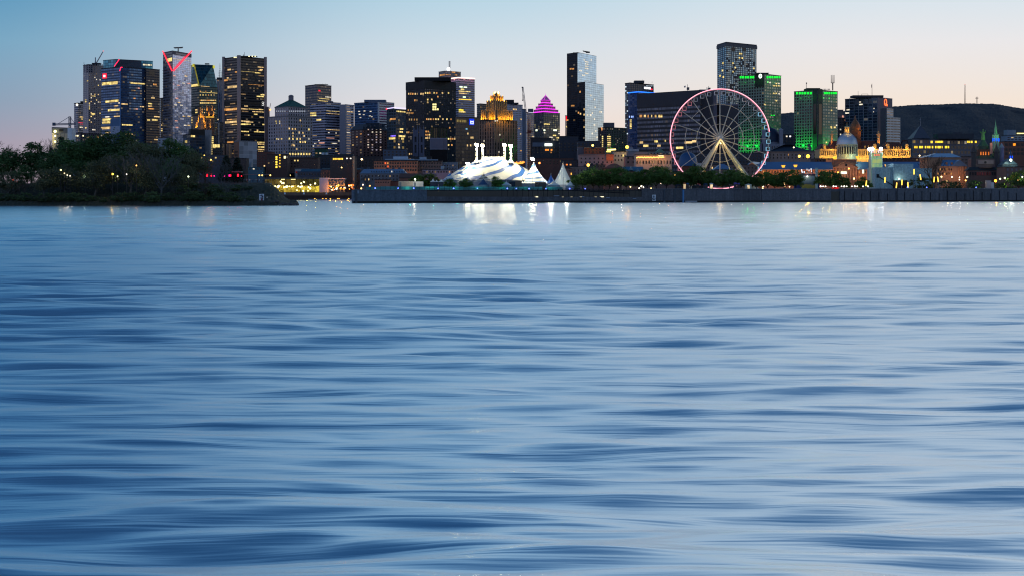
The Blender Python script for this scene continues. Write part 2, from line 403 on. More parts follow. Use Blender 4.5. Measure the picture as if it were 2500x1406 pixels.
# ---------------------------------------------------------------- ground behind the quay
QA = (X(862, 862), 862.); QB = (X(2620, 1130), 1130.)
def quay(u):
    s = (u-1250)*K; dx, dy = QB[0]-QA[0], QB[1]-QA[1]
    a = (s*QA[1]-QA[0])/(dx-s*dy); return QA[1]+a*dy
b = MB()
bas = 1600.
poly = [QA, QB, (3500, 1200), (3500, 7000), (-3500, 7000), (-3500, bas), (X(868, bas), bas)]
b.prism(poly, -2, G, True)
b.build('ground', pbr('#4a4640', .9, 0, .3, .05))
tag(bpy.data.objects['ground'], 'paved city ground behind the quay wall', 'ground', kind='structure')
# hill
b = MB(); NX, NY = 460, 70
rng = np.random.default_rng(4)
def ridge(u):
    pts = [(1500, 360), (1700, 320), (1860, 292), (1905, 277), (1940, 274), (2045, 272), (2180, 260), (2230, 256), (2310, 253.5), (2360, 252.5), (2420, 253), (2450, 257), (2500, 265), (2600, 276), (2800, 310), (3000, 360)]
    return np.interp(u, [q[0] for q in pts], [q[1] for q in pts])
D0, D1 = 3000., 4200.
vs = []
for j in range(NY+1):
    f = j/NY; D = D0+(D1-D0)*f
    prof = min(1., (f/.75)) ** .8 if f < .75 else 1-.35*(f-.75)/.25
    for i in range(NX+1):
        u = 1480+(3000-1480)*i/NX; Dr = D0+(D1-D0)*.75
        top = Z(ridge(u), Dr)
        z = G-5+(top-G+5)*prof*(1+.022*math.sin(u*.05+D*.004)*math.sin(D*.009+u*.021)*(1 if f < .7 else .1))
        z += (rng.random()-.5)*1.3*(1 if f > .05 else 0)
        vs.append((X(u, D)+(rng.random()-.5)*3, D, z))
b.v = vs
for j in range(NY):
    for i in range(NX):
        a = j*(NX+1)+i; b.f.append((a, a+1, a+NX+2, a+NX+1)); b.uv.append([(0, 0)]*4); b.mi.append(0)
hm, nt, o = newmat('wooded_hill')
g = nd(nt, 'ShaderNodeNewGeometry')
n_ = nd(nt, 'ShaderNodeTexNoise', i_Scale=.012, i_Detail=9., i_Roughness=.75, i_Vector=g.outputs['Position'])
cc = ramp(nt, n_.outputs[0], [(.3, lin('#161d29')), (.5, lin('#252c36')), (.6, lin('#35353a')), (.72, lin('#4a423f'))])
pp = nd(nt, 'ShaderNodeBsdfPrincipled', i_Base_Color=cc, i_Roughness=.95); nt.links.new(pp.outputs[0], o.inputs[0])
hl_ = b.build('hill', hm); tag(hl_, 'long dark wooded hill rising behind the old town', 'hill', kind='structure')
# mast and cross on the hilltop
Dh = D0+(D1-D0)*.75
t_ = thing('radio_mast', 'tall thin lattice radio mast on the hilltop', 'mast', W(2356, 255, Dh))
b = MB()
z0, z1 = Z(256, Dh), Z(208, Dh); x = X(2356, Dh)
for dx, dy in ((-1.2, 0), (1.2, 0), (0, 1.5)): b.tube((x+dx, Dh+dy, z0), (x+dx*.5, Dh+dy*.5, z1), .35, .25, 5)
n = 26
for i in range(n):
    a, c_ = z0+(z1-z0)*i/n, z0+(z1-z0)*(i+1)/n; s_ = 1 if i % 2 else -1
    b.tube((x-1.1*s_, Dh, a), (x+1.1*s_, Dh, c_), .18, .18, 4)
b.build('lattice', pbr('#7a4a40', .6), t_)
b = MB(); b.ball((x, Dh, z1+.9), .9); b.build('beacon', em('#ff6a50', .8), t_)
t_ = thing('hilltop_cross', 'steel cross standing on the hilltop beside the radio mast', 'cross', W(2385, 254, Dh))
b = MB(); x = X(2385, Dh)
for dx in (-1.1, 1.1): b.tube((x+dx, Dh, Z(256, Dh)), (x+dx, Dh, Z(237, Dh)), .3, .3, 5)
for i in range(14):
    a = Z(256, Dh)+(Z(237, Dh)-Z(256, Dh))*i/14; b.tube((x-1, Dh, a), (x+1, Dh, a+1.2), .2, .2, 4)
b.build('upright', pbr('#8a6a5a', .6), t_)
b = MB()
for dz in (0, 2.): b.tube((X(2381.3, Dh), Dh, Z(242, Dh)+dz), (X(2388.7, Dh), Dh, Z(242, Dh)+dz), .3, .3, 5)
for i in range(5): b.tube((X(2381.3+i*1.5, Dh), Dh, Z(242, Dh)), (X(2382.6+i*1.5, Dh), Dh, Z(242, Dh)+2), .2, .2, 4)
b.build('crossbar', pbr('#8a6a5a', .6), t_)
# ---------------------------------------------------------------- downtown towers
CAT = 'tower'
# concrete apartment tower with small crane
fm = facade('#6f6a72', '#1c2a44', .62, .62, .25, thr=.02, seed=2)
B = Building('apartment_tower', 'slim grey gridded apartment tower with a small crane on its flat top', CAT, 203, 216, 255, 159, 2450, 22, 30, fm, 4.4, 4.6, seed=2)
B.fill('R', 34, (1, 1), (.55, .9), [YEL, WHI, WARM], .5, .5); B.fill('R', 10, (1, 2), (.1, .5)); B.fill('L', 4, (1, 1), (.5, .9), [YEL])
B.win('R', 222, 277, 232, 281, YEL)
for u in range(206, 254, 4):
    b = MB(); D = 2449.; b.box(X(u, D+9), X(u+1.1, D+9), D+7, D+8, B.zt-12, B.zt+.4); b.build('fin', pbr('#7c7880', .7), B.root)
B.top(224, 244, 154.5); B.mast(205, 152, .35)
t_ = thing('luffing_crane', 'small crane with raised jib on the gridded apartment tower', 'crane', (X(233, 2460), 2460, Z(157, 2460)))
b = MB(); D = 2460; b.tube((X(233, D), D, Z(157, D)), (X(233, D), D, Z(141, D)), .9, .7, 4); b.box(X(231.5, D), X(234.5, D), D-1, D+1, Z(155, D), Z(152, D)); b.build('crane_mast', pbr('#8a8f98', .6), t_)
b = MB(); b.tube((X(234, D), D, Z(156, D)), (X(251.5, D), D, Z(126, D)), .55, .35, 4); b.tube((X(235.5, D), D, Z(156, D)), (X(252, D), D, Z(127.5, D)), .4, .3, 4)
for i in range(9):
    f = i/9; b.tube((X(234+17.5*f, D), D, Z(156-30*f, D)), (X(237+16.5*f, D), D, Z(154.4-28.5*f, D)), .2, .2, 3)
b.build('jib', pbr('#b9b4b4', .6), t_)
b = MB(); b.ball((X(252, D), D, Z(125.5, D)), .9, 6, 4); b.build('beacon', em('#ff8a90', 1.), t_)
# left small blue glass tower
fm = facade('#223149', '#27476d', .8, .6, .45, thr=.03, seed=3)
B = Building('glass_tower', 'short blue glass tower with a round white lamp near its top', CAT, 181, 190, 206, 253, 2500, 16, 22, fm, 4, 5, seed=3)
B.fill('R', 9, (1, 2), (.2, .9)); B.fill('L', 3); B.top(196, 206, 248)
b = MB(); p, _ = B.onface('L', 189, 257, .4); b.ball((p.x, p.y-.5, p.z), 1.9, 10, 6); b.build('round_lamp', em('#fff4d8', 1.8), B.root)
B.win('R', 191, 299, 203, 301.5, em('#ff4a6a', .8, .6)); B.win('R', 195, 303, 202, 305, em('#ff4a6a', .6, .6))
# low podium in front of the left towers
fm = facade('#514a50', '#1b2436', .6, .6, .2, thr=.04, seed=4)
B = Building('office_podium', 'low dim building with bright roof lamps below the gridded apartment tower', 'building', 178, 196, 246, 327, 2300, 16, 30, fm, 5, 6, seed=4)
for u in (181, 185, 190, 203): B.win('L' if u < 196 else 'R', u-1.3, 331, u+1.3, 334, em('#fff0b8', 2.2))
B.fill('R', 10, (1, 2)); B.win('R', 236, 333, 243, 340, ORA)
# industrial silo with tower crane
t_m = pbr('#c9c9c4', .6, 0, .12, .1); t_d = pbr('#5c6570', .7)
b_ = Building('grain_silo', 'pale silo building lit by a yellow floodlight beside the tower crane', 'building', 127, 128, 166, 313, 2000, 18, 18, t_m, 20, 20, seed=5, roof='#3c434c')
D = 2000; b = MB(); b.box(X(127, D), X(166, D), D-1.2, D-.2, Z(325.5, D), Z(314, D)); b.build('top_band', pbr('#56606c', .7), b_.root)
b = MB(); b.box(X(145, D), X(155, D), D-1.6, D-1.25, Z(321.5, D), Z(316.5, D)); b.build('vent_grille', pbr('#272c33', .8), b_.root)
for u in (136, 147, 157): b = MB(); b.box(X(u, D), X(u+.7, D), D-.5, D+.2, Z(360, D), Z(326, D)); b.build('panel_joint', t_d, b_.root)
b = MB(); b.box(X(166, D), X(176.5, D), D-2, D+16, G, Z(313.5, D)); b.build('stair_tower', pbr('#a8bdd4', .5), b_.root)
for v, s in ((322, 2.2), (333, 1.5), (347, 1.6)):
    b = MB(); b.ball((X(136, D), D-2.6, Z(v, D)), s*.8, 8, 5); b.build('floodlight', em('#fff2a0', 4.), b_.root)
    lamp('POINT', (X(136, D), D-7, Z(v+2, D)), 2600, '#ffdc80', b_.root, 1.)
t_ = thing('tower_crane', 'tower crane with a long level jib above the pale silo', 'crane', (X(170, 2015), 2015, Z(313, 2015)))
D = 2015
def lattice(b, p, q, w, n, r=.22):
    p, q = Vector(p), Vector(q); d = (q-p).normalized(); t = Vector((0, 1, 0)); s1 = d.cross(t).normalized()*w; s2 = t*w
    cs = [s1+s2, s1-s2, -s1-s2, -s1+s2]
    for c_ in cs: b.tube(p+c_, q+c_, r, r, 4, False)
    for i in range(n):
        a, e = p+(q-p)*(i/n), p+(q-p)*((i+1)/n)
        for k_ in range(4): b.tube(a+cs[k_], e+cs[(k_+1) % 4], r*.6, r*.6, 3, False)
b = MB(); lattice(b, (X(170.5, D), D, Z(314, D)), (X(170.5, D), D, Z(285.5, D)), 1.1, 9, .3); b.build('crane_mast', pbr('#3b4a66', .6), t_)
b = MB(); lattice(b, (X(129, D), D, Z(305, D)), (X(184, D), D, Z(303.5, D)), .8, 26, .3); b.tube((X(170.5, D), D, Z(285.5, D)), (X(142, D), D, Z(303, D)), .3); b.tube((X(170.5, D), D, Z(285.5, D)), (X(182, D), D, Z(302, D)), .3); b.build('jib', pbr('#465675', .6), t_)
b = MB(); b.box(X(128.5, D), X(135, D), D-1.5, D+1.5, Z(308, D), Z(300.5, D)); b.build('counterweight', pbr('#3a4a62', .7), t_)
b = MB(); b.box(X(168.5, D), X(174, D), D-2.5, D-1, Z(308.5, D), Z(304.5, D)); b.build('crane_cab', pbr('#7d8794', .5), t_)
# blue bank tower with red sign
fl = facade('#28374c', '#365a82', .92, .55, .5, thr=.10, seed=6, ls=.55, lit='#ffd98a', tilt=.015)
B = Building('office_tower', 'broad blue glass office tower with a red square sign and slanted red roof lines', CAT, 247, 294, 357, 165, 2330, 34, 36, fl, 5.2, 6.4, seed=6)
BK = B
B.fill('L', 7, (3, 8), (.25, .8), [YEL, WARM, WHI], 1., .45); B.fill('L', 14, (1, 2), (.15, .75), [WARM, DIM, WHI], .9, .4)
B.fill('R', 5, (5, 9), (.1, .35), [YEL, WARM], 1., .45); B.fill('R', 22, (1, 2), (.1, .85), [DIM, WARM, ORA, PINKW], .9, .4)
B.win('R', 319, 202, 355, 207.5, YEL); B.win('R', 296, 253, 311, 257, WARM); B.win('L', 249, 202.5, 287, 206.5, YEL); B.win('L', 258, 246.5, 289, 249.5, YEL); B.win('L', 264, 268, 292, 271, YEL)
B.win('L', 250, 291, 270, 295, YEL); B.win('L', 250, 298, 270, 302, YEL); B.win('R', 298, 304, 323, 308, YEL); B.win('R', 300, 326, 324, 330, WARM); B.win('L', 250, 312, 270, 316, WARM)
b = MB()
C = B.faces['L'][1]; b.tube((C[0], C[1]-.4, B.z0), (C[0], C[1]-.4, B.z1+.5), .9, .9, 6); b.build('corner_mullion', pbr('#3f6ea2', .3, .4), B.root)
for f_, u0, u1 in (('L', 270, 293.5),):  # lighter blue bay beside the corner
    p0, _ = B.onface(f_, u0, 200, .5); p1, _ = B.onface(f_, u1, 200, .5); p2, _ = B.onface(f_, u1, 200, -.3); p3, _ = B.onface(f_, u0, 200, -.3)
    b = MB(); b.prism([(p0.x, p0.y), (p1.x, p1.y), (p2.x, p2.y), (p3.x, p3.y)], B.z0, Z(290, 2330)); b.build('glass_bay', facade('#2a4a6c', '#4272a2', .95, .8, .5, thr=0, seed=61), B.root)
s_ = MB(); p, _ = B.onface('L', 256, 186, .6); rz = B.rot('L')
def plate(parent, B, f, u0, v0, u1, v1, mat, name='sign', t=.8): return B.win(f, u0, v0, u1, v1, mat, name, t, .45)
plate(B.root, B, 'L', 251.5, 181, 260.5, 192, em('#ff1e3c', 1.5))
for u in (254.2, 256.3, 258.2): B.win('L', u-.45, 184, u+.45, 189.5, em('#ffd8dc', 2.), 'sign_bar', .4, 1.0)
# upper glass crown set back
Bc = Building('crown', '', '', 252, 283, 373, 146, 2350, 20, 34, facade('#2d5566', '#3f7f93', .86, .84, .55, thr=.015, seed=7), 6, 7, root=B.root, wname='crown', zb=B.zt-.1, seed=7, roof='#26333c', parapet=.5)
Bc.win('R', 349, 157, 371, 161.5, em('#f4e7c0', .9, .7), 'window'); 
b = MB(); D = 2326
for a, c_ in (((291, 146), (279, 163)), ((295.5, 165), (292, 174)), ((295.5, 165), (299, 165.5))): b.tube((X(a[0], D), D, Z(a[1], D)), (X(c_[0], D), D, Z(c_[1], D)), .55, .55, 6)
b.build('neon_line', em('#ff2a55', 2.2), B.root)
b = MB(); D = 2343; b.quad([(X(279, D), D, B.zt), (X(340, D), D+14, B.zt), (X(340, D), D+14, Z(147.2, D)), (X(291, D), D, Z(146.4, D))]); b.build('crown_screen', facade('#2a3540', '#31404e', .85, .8, .3, thr=0, seed=9), B.root)
B = Building('office_wing', 'dark stone office block joined to the blue glass tower with the red sign', CAT, 330, 357, 390, 169, 2360, 25, 24, facade('#23252e', '#131a28', .85, .5, .25, thr=.07, seed=8, ls=.6), 5, 6.3, seed=8, roof='#1a1c22')
B.fill('R', 12, (1, 3), (.05, .9), [YEL, WARM, ORA, DIM], .95, .45); B.win('R', 359, 292, 366, 296, YEL); B.win('R', 371, 291.5, 384, 296, YEL); B.win('R', 374, 205, 382, 209.5, ORA); B.win('R', 369, 238, 377, 242, WARM); B.win('R', 364, 175, 377, 184, pbr('#0d1118', .3), 'louvre_panel')
# narrow building between
B = Building('narrow_office_block', 'narrow dark office block with a column of lit windows beside the red chevron tower', CAT, 389, 393, 412, 241, 2600, 14, 14, facade('#20242e', '#141c2c', .6, .6, .2, thr=.12, seed=10), 3.5, 4.5, seed=10); B.fill('R', 30, (1, 1), (.1, .9), [YEL, WARM, ORA])
# tower with red chevron
fL = facade('#3a3f4c', '#182236', 1., .62, .35, thr=.06, seed=11); fR = facade('#a9b3cc', '#a9b8dc', .9, .84, .6, gvar=.35, thr=.035, seed=12, lit='#ffdcae', ls=.6, tilt=.03)
B = Building('chevron_tower', 'pale glass tower with a glowing red V and a disc on its roof', CAT, 399, 421.5, 467, 126, 2260, 30, 52, fR, 4.4, 4.6, seed=11)
p0, p1 = B.faces['L']; n_ = B.normal('L'); b = MB()
q = [(p0[0]+n_[0]*.6, p0[1]+n_[1]*.6), (p1[0]+n_[0]*.6, p1[1]+n_[1]*.6), p1, p0]
b.prism(q, B.z0, B.z1-.1, True, False, [(10, 52)]*4); b.build('balcony_side', fL, B.root)
for i in range(46):
    z = B.z0+(B.z1-B.z0)*(i+.5)/52
    b = MB(); b.prism([(p0[0]+n_[0]*1.7, p0[1]+n_[1]*1.7), (p1[0]+n_[0]*1.7, p1[1]+n_[1]*1.7), p1, p0], z, z+.35, True, True); b.build('balcony', pbr('#565d6c', .6), B.root)
B.win('R', 423, 143.5, 466, 151, YEL, 'sky_lounge'); B.win('L', 409, 144, 421, 150, YEL, 'sky_lounge', .3, .8)
b = MB()
for f_, a, c_ in (('L', (399.5, 126), (422, 174)), ('R', (466, 125.5), (422, 174))):
    pa, _ = B.onface(f_, *a, 1.3); pc, _ = B.onface(f_, *c_, 1.3); b.tube(pa, pc, .75, .75, 6)
b.build('neon_chevron', em('#ff2b3e', 2.6), B.root)
B.win('R', 421.6, 126.5, 467, 141.5, facade('#2c3446', '#3c4a60', .7, .6, .4, thr=.02, seed=13), 'crown_grille', .3, .3)
for u, v in ((426, 186), (454, 187), (448, 204), (461, 205), (435, 209), (432, 241), (437, 251), (428, 257), (443, 258), (449, 285), (461, 285), (430, 296), (432, 312), (452, 307), (461, 307)): B.win('R', max(421.8, u-3), v-1.5, min(466.6, u+3.), v+1.5, random.choice([WARM, WHI, PINKW]))
B.fill('L', 9, (1, 2), (.1, .8), [ORA, DIM, WARM])
b = MB(); D = B.D+14; x = X(435, D); b.tube((x, D, B.zt), (x, D, Z(118, D)), .9, .7, 8); b.lathe(x, D, [(.1, Z(119, D)), (6.2, Z(118.2, D)), (6.4, Z(117, D)), (.1, Z(116.8, D))], 20); b.build('roof_disc', pbr('#3a4150', .5), B.root)
b = MB(); lattice(b, (X(426, D), D, Z(118.5, D)), (X(447, D), D, Z(116.4, D)), .5, 8, .2); b.build('maintenance_boom', pbr('#3a4150', .5), B.root)
# dark green tower with sloping crown
fm = facade('#16282c', '#12343c', .9, .62, .45, thr=.05, seed=14, lit='#f2d060', ls=.7)
B = Building('mansard_tower', 'dark green glass tower with steeply sloping glass top edged in yellow light', CAT, 462, 486, 531, 212, 2420, 26, 30, fm, 4.6, 6, seed=14, parapet=.4)
b = MB(); gq = B.grow(-.2); D = 2436
cx = X(497, D); 
top = [(X(468, D+16), D+16), (X(474, D), D), (X(520, D+14), D+14), (X(514, D+30), D+30)]
b.prism(gq, B.zt, Z(158, D), True, False, [(8, 7), (10, 7), (8, 7), (10, 7)], poly1=top); b.build('sloping_crown', facade('#143038', '#164450', .93, .85, .55, thr=.01, seed=15, tilt=.01), B.root)
b = MB()
b.tube((gq[1][0], gq[1][1]-.5, B.zt), (top[1][0], top[1][1]-.5, Z(158, D)), 1.0, 1.0, 6)
b.tube((gq[0][0], gq[0][1]-.5, B.zt), (top[0][0], top[0][1]-.5, Z(158, D)), .5, .5, 6)
b.build('lit_rib', em('#b9b24a', .55, .4), B.root)
b = MB(); b.box(X(470, D), X(475, D), D-1, D+2, Z(164, D), Z(157, D)); b.box(X(516, D), X(520, D), D+12, D+15, Z(166, D), Z(159, D)); b.build('corner_lantern', em('#d8d24c', .9), B.root)
B.win('L', 463, 208, 485, 211, YEL); B.win('R', 490, 210.5, 512, 213, WARM); 
for v, n in ((224, 3), (246, 14), (252.5, 14), (233, 6), (268, 8), (276, 8)):
    for i in range(n): B.win('R', 488+i*40/max(n, 1), v-1.4, 488+i*40/max(n, 1)+2, v+1.4, random.choice([YEL, YEL, WARM, ORA]))
B.win('R', 488, 226, 530, 228, YEL); B.fill('L', 18, (1, 3), (.2, .8), [YEL, WARM])
b = MB(); D = 2450; b.box(X(500, D), X(510, D), D, D+5, Z(158, D), Z(155.5, D)); b.build('roof_plant', pbr('#33363c', .8), B.root)
# grey slab behind
B = Building('grey_slab_tower', 'plain grey-blue slab tower squeezed behind the black tower with pale corner piers', CAT, 526, 530, 553, 195, 2700, 20, 20, facade('#4a5468', '#2a3a55', .5, 1., .3, thr=.03, seed=16), 4, 5, seed=16); B.fill('R', 8)
B.top(529, 548, 190); 
t2 = B; B.mast(537, 155, .5, 8, bars=4); B.mast(541.5, 173, .4, 8, bars=3); B.mast(535, 172, .4, 9, bars=3)
# black tower with pale corner piers
fm = facade('#15171d', '#0e141f', .95, .5, .3, thr=.09, seed=17, lit='#ffc860', ls=.8)
B = Building('black_tower', 'tall black tower with pale concrete corner piers and many lit floors', CAT, 546, 583, 648, 140, 2200, 32, 36, fm, 4.2, 6.4, seed=17, roof='#15171b')
BB = B; pm = pbr('#93898a', .8, 0, .2, .1)
for c_, s_ in (((0), 2.0), (1, 2.6), (2, 2.0)):
    x, y = B.P[c_]; b = MB(); rr = s_*.9
    if c_ == 1: b.prism([(x-rr, y-.4), (x+rr, y-.6), (x+rr, y+2), (x-rr, y+2)], B.z0, B.zt+1.4)
    else: b.box(x-rr, x+rr, y-rr, y+rr, B.z0, B.zt+2)
    b.build('corner_pier', pm, B.root)
mb_ = em('#fff0a8', 2.)
B.top(581, 625, 137.5, '#15171b', 3, 14)
for u in (572, 576, 580, 608, 616, 623):
    b = MB(); b.ball((X(u, 2203), 2203, Z(138.5 if u > 590 else 141, 2203)), .9, 6, 4); b.build('roof_lamp', em('#fff4b8', 1.8), B.root)
B.mast(597, 128, .35, 10); B.mast(594, 134, .8, 10)
for u0, u1, v, mt in ((629, 643, 165, WARM), (634, 641, 171, WARM), (588, 624, 176, YEL), (592, 604, 194, DIM), (607, 643, 208, ORA), (636, 645, 232.5, YEL), (588, 600, 231, DIM), (589, 605, 267, WARM), (607, 643, 268, YEL), (590, 606, 273, DIM), (616, 644, 274, WARM), (620, 628, 280, YEL), (634, 641, 287, WARM), (589, 610, 297, WARM), (589, 612, 304, YEL), (640, 646, 305, YEL), (589, 607, 322, YEL), (620, 646, 323, YEL), (607, 646, 348, YEL), (629, 646, 353, WARM), (630, 646, 360, YEL), (629, 645, 366, WARM), (630, 642, 371, WARM)):
    B.win('R', u0, v-1.6, u1, v+1.6, mt)
for u0, u1, v in ((556, 564, 171), (574, 579, 177), (547.5, 556, 197), (558, 565, 195), (556, 579, 213), (547.5, 555, 221), (547.5, 555, 232), (548, 578, 268), (550, 578, 299), (556, 569, 323), (555, 570, 348)): B.win('L', u0, v-1.5, u1, v+1.5, random.choice([WARM, ORA, DIM]))
B.win('R', 588, 249, 647, 257, pbr('#0a0b0e', .6), 'louvre_band'); B.win('L', 547, 249, 580, 257, pbr('#0a0b0e', .6), 'louvre_band'); B.win('R', 588, 335, 647, 343, pbr('#0a0b0e', .6), 'louvre_band')
for v in (252, 256.6):
    b = MB(); p, _ = B.onface('R', 641, v, .6)
    for i in range(12):
        a, c_ = 2*math.pi*i/12, 2*math.pi*(i+1)/12; rx, rz_ = 1.5, 1.15
        b.tube((p.x+rx*math.cos(a), p.y-.4, p.z+rz_*math.sin(a)), (p.x+rx*math.cos(c_), p.y-.4, p.z+rz_*math.sin(c_)), .3, .3, 4)
    b.build('sign_ring', em('#f2f2ee', 1.1), B.root)
B.fill('L', 16, (1, 3), (.25, .95), [DIM, ORA, WARM], .95, .4); B.fill('R', 24, (1, 4), (.05, .95), [DIM, WARM, YEL], .95, .4)
# amber lit stone tower before the green tower
sm = pbr('#5d4f48', .85)
B = Building('floodlit_stone_block', 'stepped stone building with tall fins floodlit amber before the green glass tower', 'building', 470, 496, 524, 283, 2150, 18, 18, facade('#4a403c', '#10141c', .35, .8, .1, thr=.01, seed=18), 4, 9, seed=18)
D = 2146
for u0, u1, v in ((482, 490, 262), (504, 523, 260)): Bq = Building('upper_tier', '', '', u0, (u0+u1)/2, u1, v, 2155, 6, 6, sm, root=B.root, wname='upper_tier', zb=B.zt-.1, seed=19, parapet=.4)
FIN = em('#ffab2c', .9, .35, 40.)
for u, v0, v1 in ((478, 314, 302), (481, 312, 300), (484, 300, 284), (489, 289, 263), (493, 288, 262), (498, 300, 280), (501, 312, 297), (505, 271, 258), (510, 283, 274), (518, 271, 258), (521, 285, 273), (513.5, 314, 292)):
    b = MB(); b.tube((X(u, D-3), D-3, Z(v0, D)), (X(u, D-3), D-3, Z(v1, D)), .95, .35, 4); b.build('floodlit_fin', pbr('#a08a66', .8), B.root)
    lamp('POINT', (X(u, D-6), D-6.5, Z(v0, D)), 3200, '#ffb030', B.root, .4)
b = MB(); b.box(X(503, D), X(523, D), D-2, D, Z(288, D), Z(285.5, D)); b.build('lit_cornice', em('#ffc24a', 1., .5), B.root)
# dark low blocks before it
fm = facade('#1d2632', '#223c56', .9, .8, .35, thr=.06, seed=20, ls=.6)
B = Building('dark_glass_block', 'dark low glass block with a black upper storey behind the shore trees', 'building', 447, 464, 500, 330, 1900, 16, 18, fm, 7, 7, seed=20); B.fill('R', 8, (1, 2)); B.win('L', 452, 344, 457, 350, YEL); B.win('R', 466, 331, 476, 336, YEL)
B = Building('black_topped_block', 'block with a black windowless top floor and a pale pier beside it', 'building', 460, 465, 515, 318, 1935, 14, 22, pbr('#14171d', .7), 7, 7, seed=21)
D = 1930; b = MB(); b.box(X(501, D), X(513, D), D-2, D+10, G, Z(318, D)); b.build('pale_pier', pbr('#7d7f86', .8), B.root)
B = Building('window_column_block', 'dark slim block with a bright column of yellow stair windows', 'building', 513, 514, 533, 332, 1990, 14, 18, facade('#262830', '#141a26', .6, .6, .2, thr=.03, seed=22), 5, 6, seed=22)
for i in range(11): B.win('R', 516, 334+i*4.4, 521, 337+i*4.4, YEL)
B = Building('bridge_block', 'low dark wing with a bright yellow corner window band', 'building', 518, 519, 546, 355, 1960, 14, 18, facade('#22252c', '#161d2a', .6, .5, .2, thr=.03, seed=23), 5, 6, seed=23)
B.win('R', 519.5, 353, 536, 361, YEL); B.win('R', 519.5, 361, 526, 362.4, YEL)
D = 2100; B = Building('concrete_pier_block', 'block with one tall pale concrete mullion beside the black tower', 'building', 527, 528, 546, 300, D, 14, 18, facade('#20232b', '#141b28', .7, .5, .2, thr=.04, seed=24), 5, 6, seed=24)
b = MB(); b.box(X(534, D), X(536, D), D-3, D-1, G, Z(300, D)); b.box(X(526, D), X(535.5, D), D-3, D-1, Z(302, D), Z(300, D)); b.build('concrete_frame', pbr('#9a9694', .8), B.root)
# plain grey cube
B = Building('windowless_grey_block', 'large plain windowless grey block with a brown side wall', 'building', 572, 584, 628, 346, 1850, 18, 22, facade('#8f939e', '#858a96', .96, .94, 0, thr=0, seed=25, rough=.7), 11, 11, seed=25, roof='#6a6e78')
p0, p1 = B.faces['L']; n_ = B.normal('L'); b = MB(); b.prism([(p0[0]+n_[0]*.4, p0[1]+n_[1]*.4), (p1[0]+n_[0]*.4, p1[1]+n_[1]*.4), p1, p0], B.z0, B.z1); b.build('brown_side', pbr('#7a5748', .85), B.root)
for i in range(3): B.win('L', 574, 370+i*8, 581, 373.5+i*8, pbr('#141318', .5), 'window', .4, .5)
for i in range(9): B.mast(588+i*4, 343.5, .25, 4, 'roof_vent')
b = MB(); D = 1840; b.box(X(592, D), X(618, D), D-12, D-2, G, Z(398, D)); b.build('side_annex', pbr('#a3a7ae', .7), B.root)
B = Building('brown_pier_block', 'brown concrete block of vertical piers beside the plain grey block', 'building', 544, 545, 566, 352, 1870, 14, 18, facade('#7a5c4e', '#1a1c24', .3, 1., .1, thr=0, seed=26), 11, 80, seed=26)
# small red crane
t_ = thing('rooftop_crane', 'small lamp-lit crane between the black tower and the green-roofed stone building', 'crane', (X(657, 2190), 2190, Z(300, 2190)))
D = 2190; b = MB(); b.box(X(648, D), X(656.5, D), D-6, D, G, Z(262, D)); b.build('crane_base', pbr('#5b5358', .8), t_)
b = MB(); b.tube((X(657, D), D, Z(286, D)), (X(657, D), D, Z(268, D)), .8, .7, 4); b.tube((X(657, D), D, Z(272, D)), (X(661, D), D, Z(253, D)), .5, .3, 4); b.build('jib', pbr('#8a4a44', .6), t_)
b = MB(); b.ball((X(660, D), D-2, Z(269, D)), 1.3, 8, 5); b.build('work_lamp', em('#ffb868', 2.2), t_)
# limestone building with green hip roof
lm = facade('#77727a', '#161a24', .42, .58, .1, thr=.03, seed=27, lit='#ffc85a', ls=.7)
B = Building('limestone_block', 'massive tiered limestone building crowned by a green hipped roof and lantern', 'building', 655, 703, 763, 286, 2050, 36, 40, lm, 6.2, 8.2, seed=27, roof='#6b6a72', parapet=1.6)
B2 = Building('upper_tier', '', '', 671, 703, 750, 262.5, 2060, 26, 30, lm, 6.2, 8., root=B.root, wname='upper_tier', zb=B.zt-.1, seed=28, roof='#6b6a72', parapet=1.2)
D = 2066; b = MB(); q = B2.grow(.6); cx = sum(p[0] for p in q)/4; cy = sum(p[1] for p in q)/4
b.prism(q, B2.zt, Z(243.5, D), True, False, poly1=[(cx-3.5, cy), (cx, cy-3.5), (cx+3.5, cy), (cx, cy+3.5)]); b.build('hipped_roof', pbr('#1f5148', .6, .2, .2, .2), B.root)
b = MB(); zz = Z(243.8, D); b.box(cx-2.9, cx+2.9, cy-2.9, cy+2.9, zz, Z(234, D)); b.lathe(cx, cy, [(3.4, Z(234, D)), (3.5, Z(233, D)), (2.4, Z(231, D)), (.1, Z(229.5, D))], 10); b.build('lantern', pbr('#6e6c76', .8), B.root)
for i in range(9): B2.win('R', 706+i*4.6, 271, 708+i*4.6, 274.2, em('#cfd8ea', .55))
for i in range(5): B2.win('L', 675+i*5, 271, 676.6+i*5, 274.2, em('#cfd8ea', .5))
for i in range(8): B.win('R', 706+i*6.8, 374.5, 709.5+i*6.8, 379.5, YEL)
for u, v in ((714, 316), (721, 316), (754, 317), (715, 326), (730, 325), (739, 325.5), (715, 333), (706, 339.5), (715, 340), (725, 340), (733, 340), (754, 340), (733, 347.5), (739, 347.5), (745, 347.5), (715, 354.5), (733, 295)): B.win('R', u-1.4, v-2.2, u+1.4, v+2.2, random.choice([YEL, WHI, WARM]))
for u, v in ((676, 340), (680, 341), (684, 340), (688, 340), (674, 297), (683, 297), (675, 302), (683, 302)): B.win('L', u-1, v-1.5, u+1, v+1.5, random.choice([YEL, WHI, DIM]))
B.fill('R', 14, (1, 1), (.1, .9), [DIM, WARM], .42, .5)
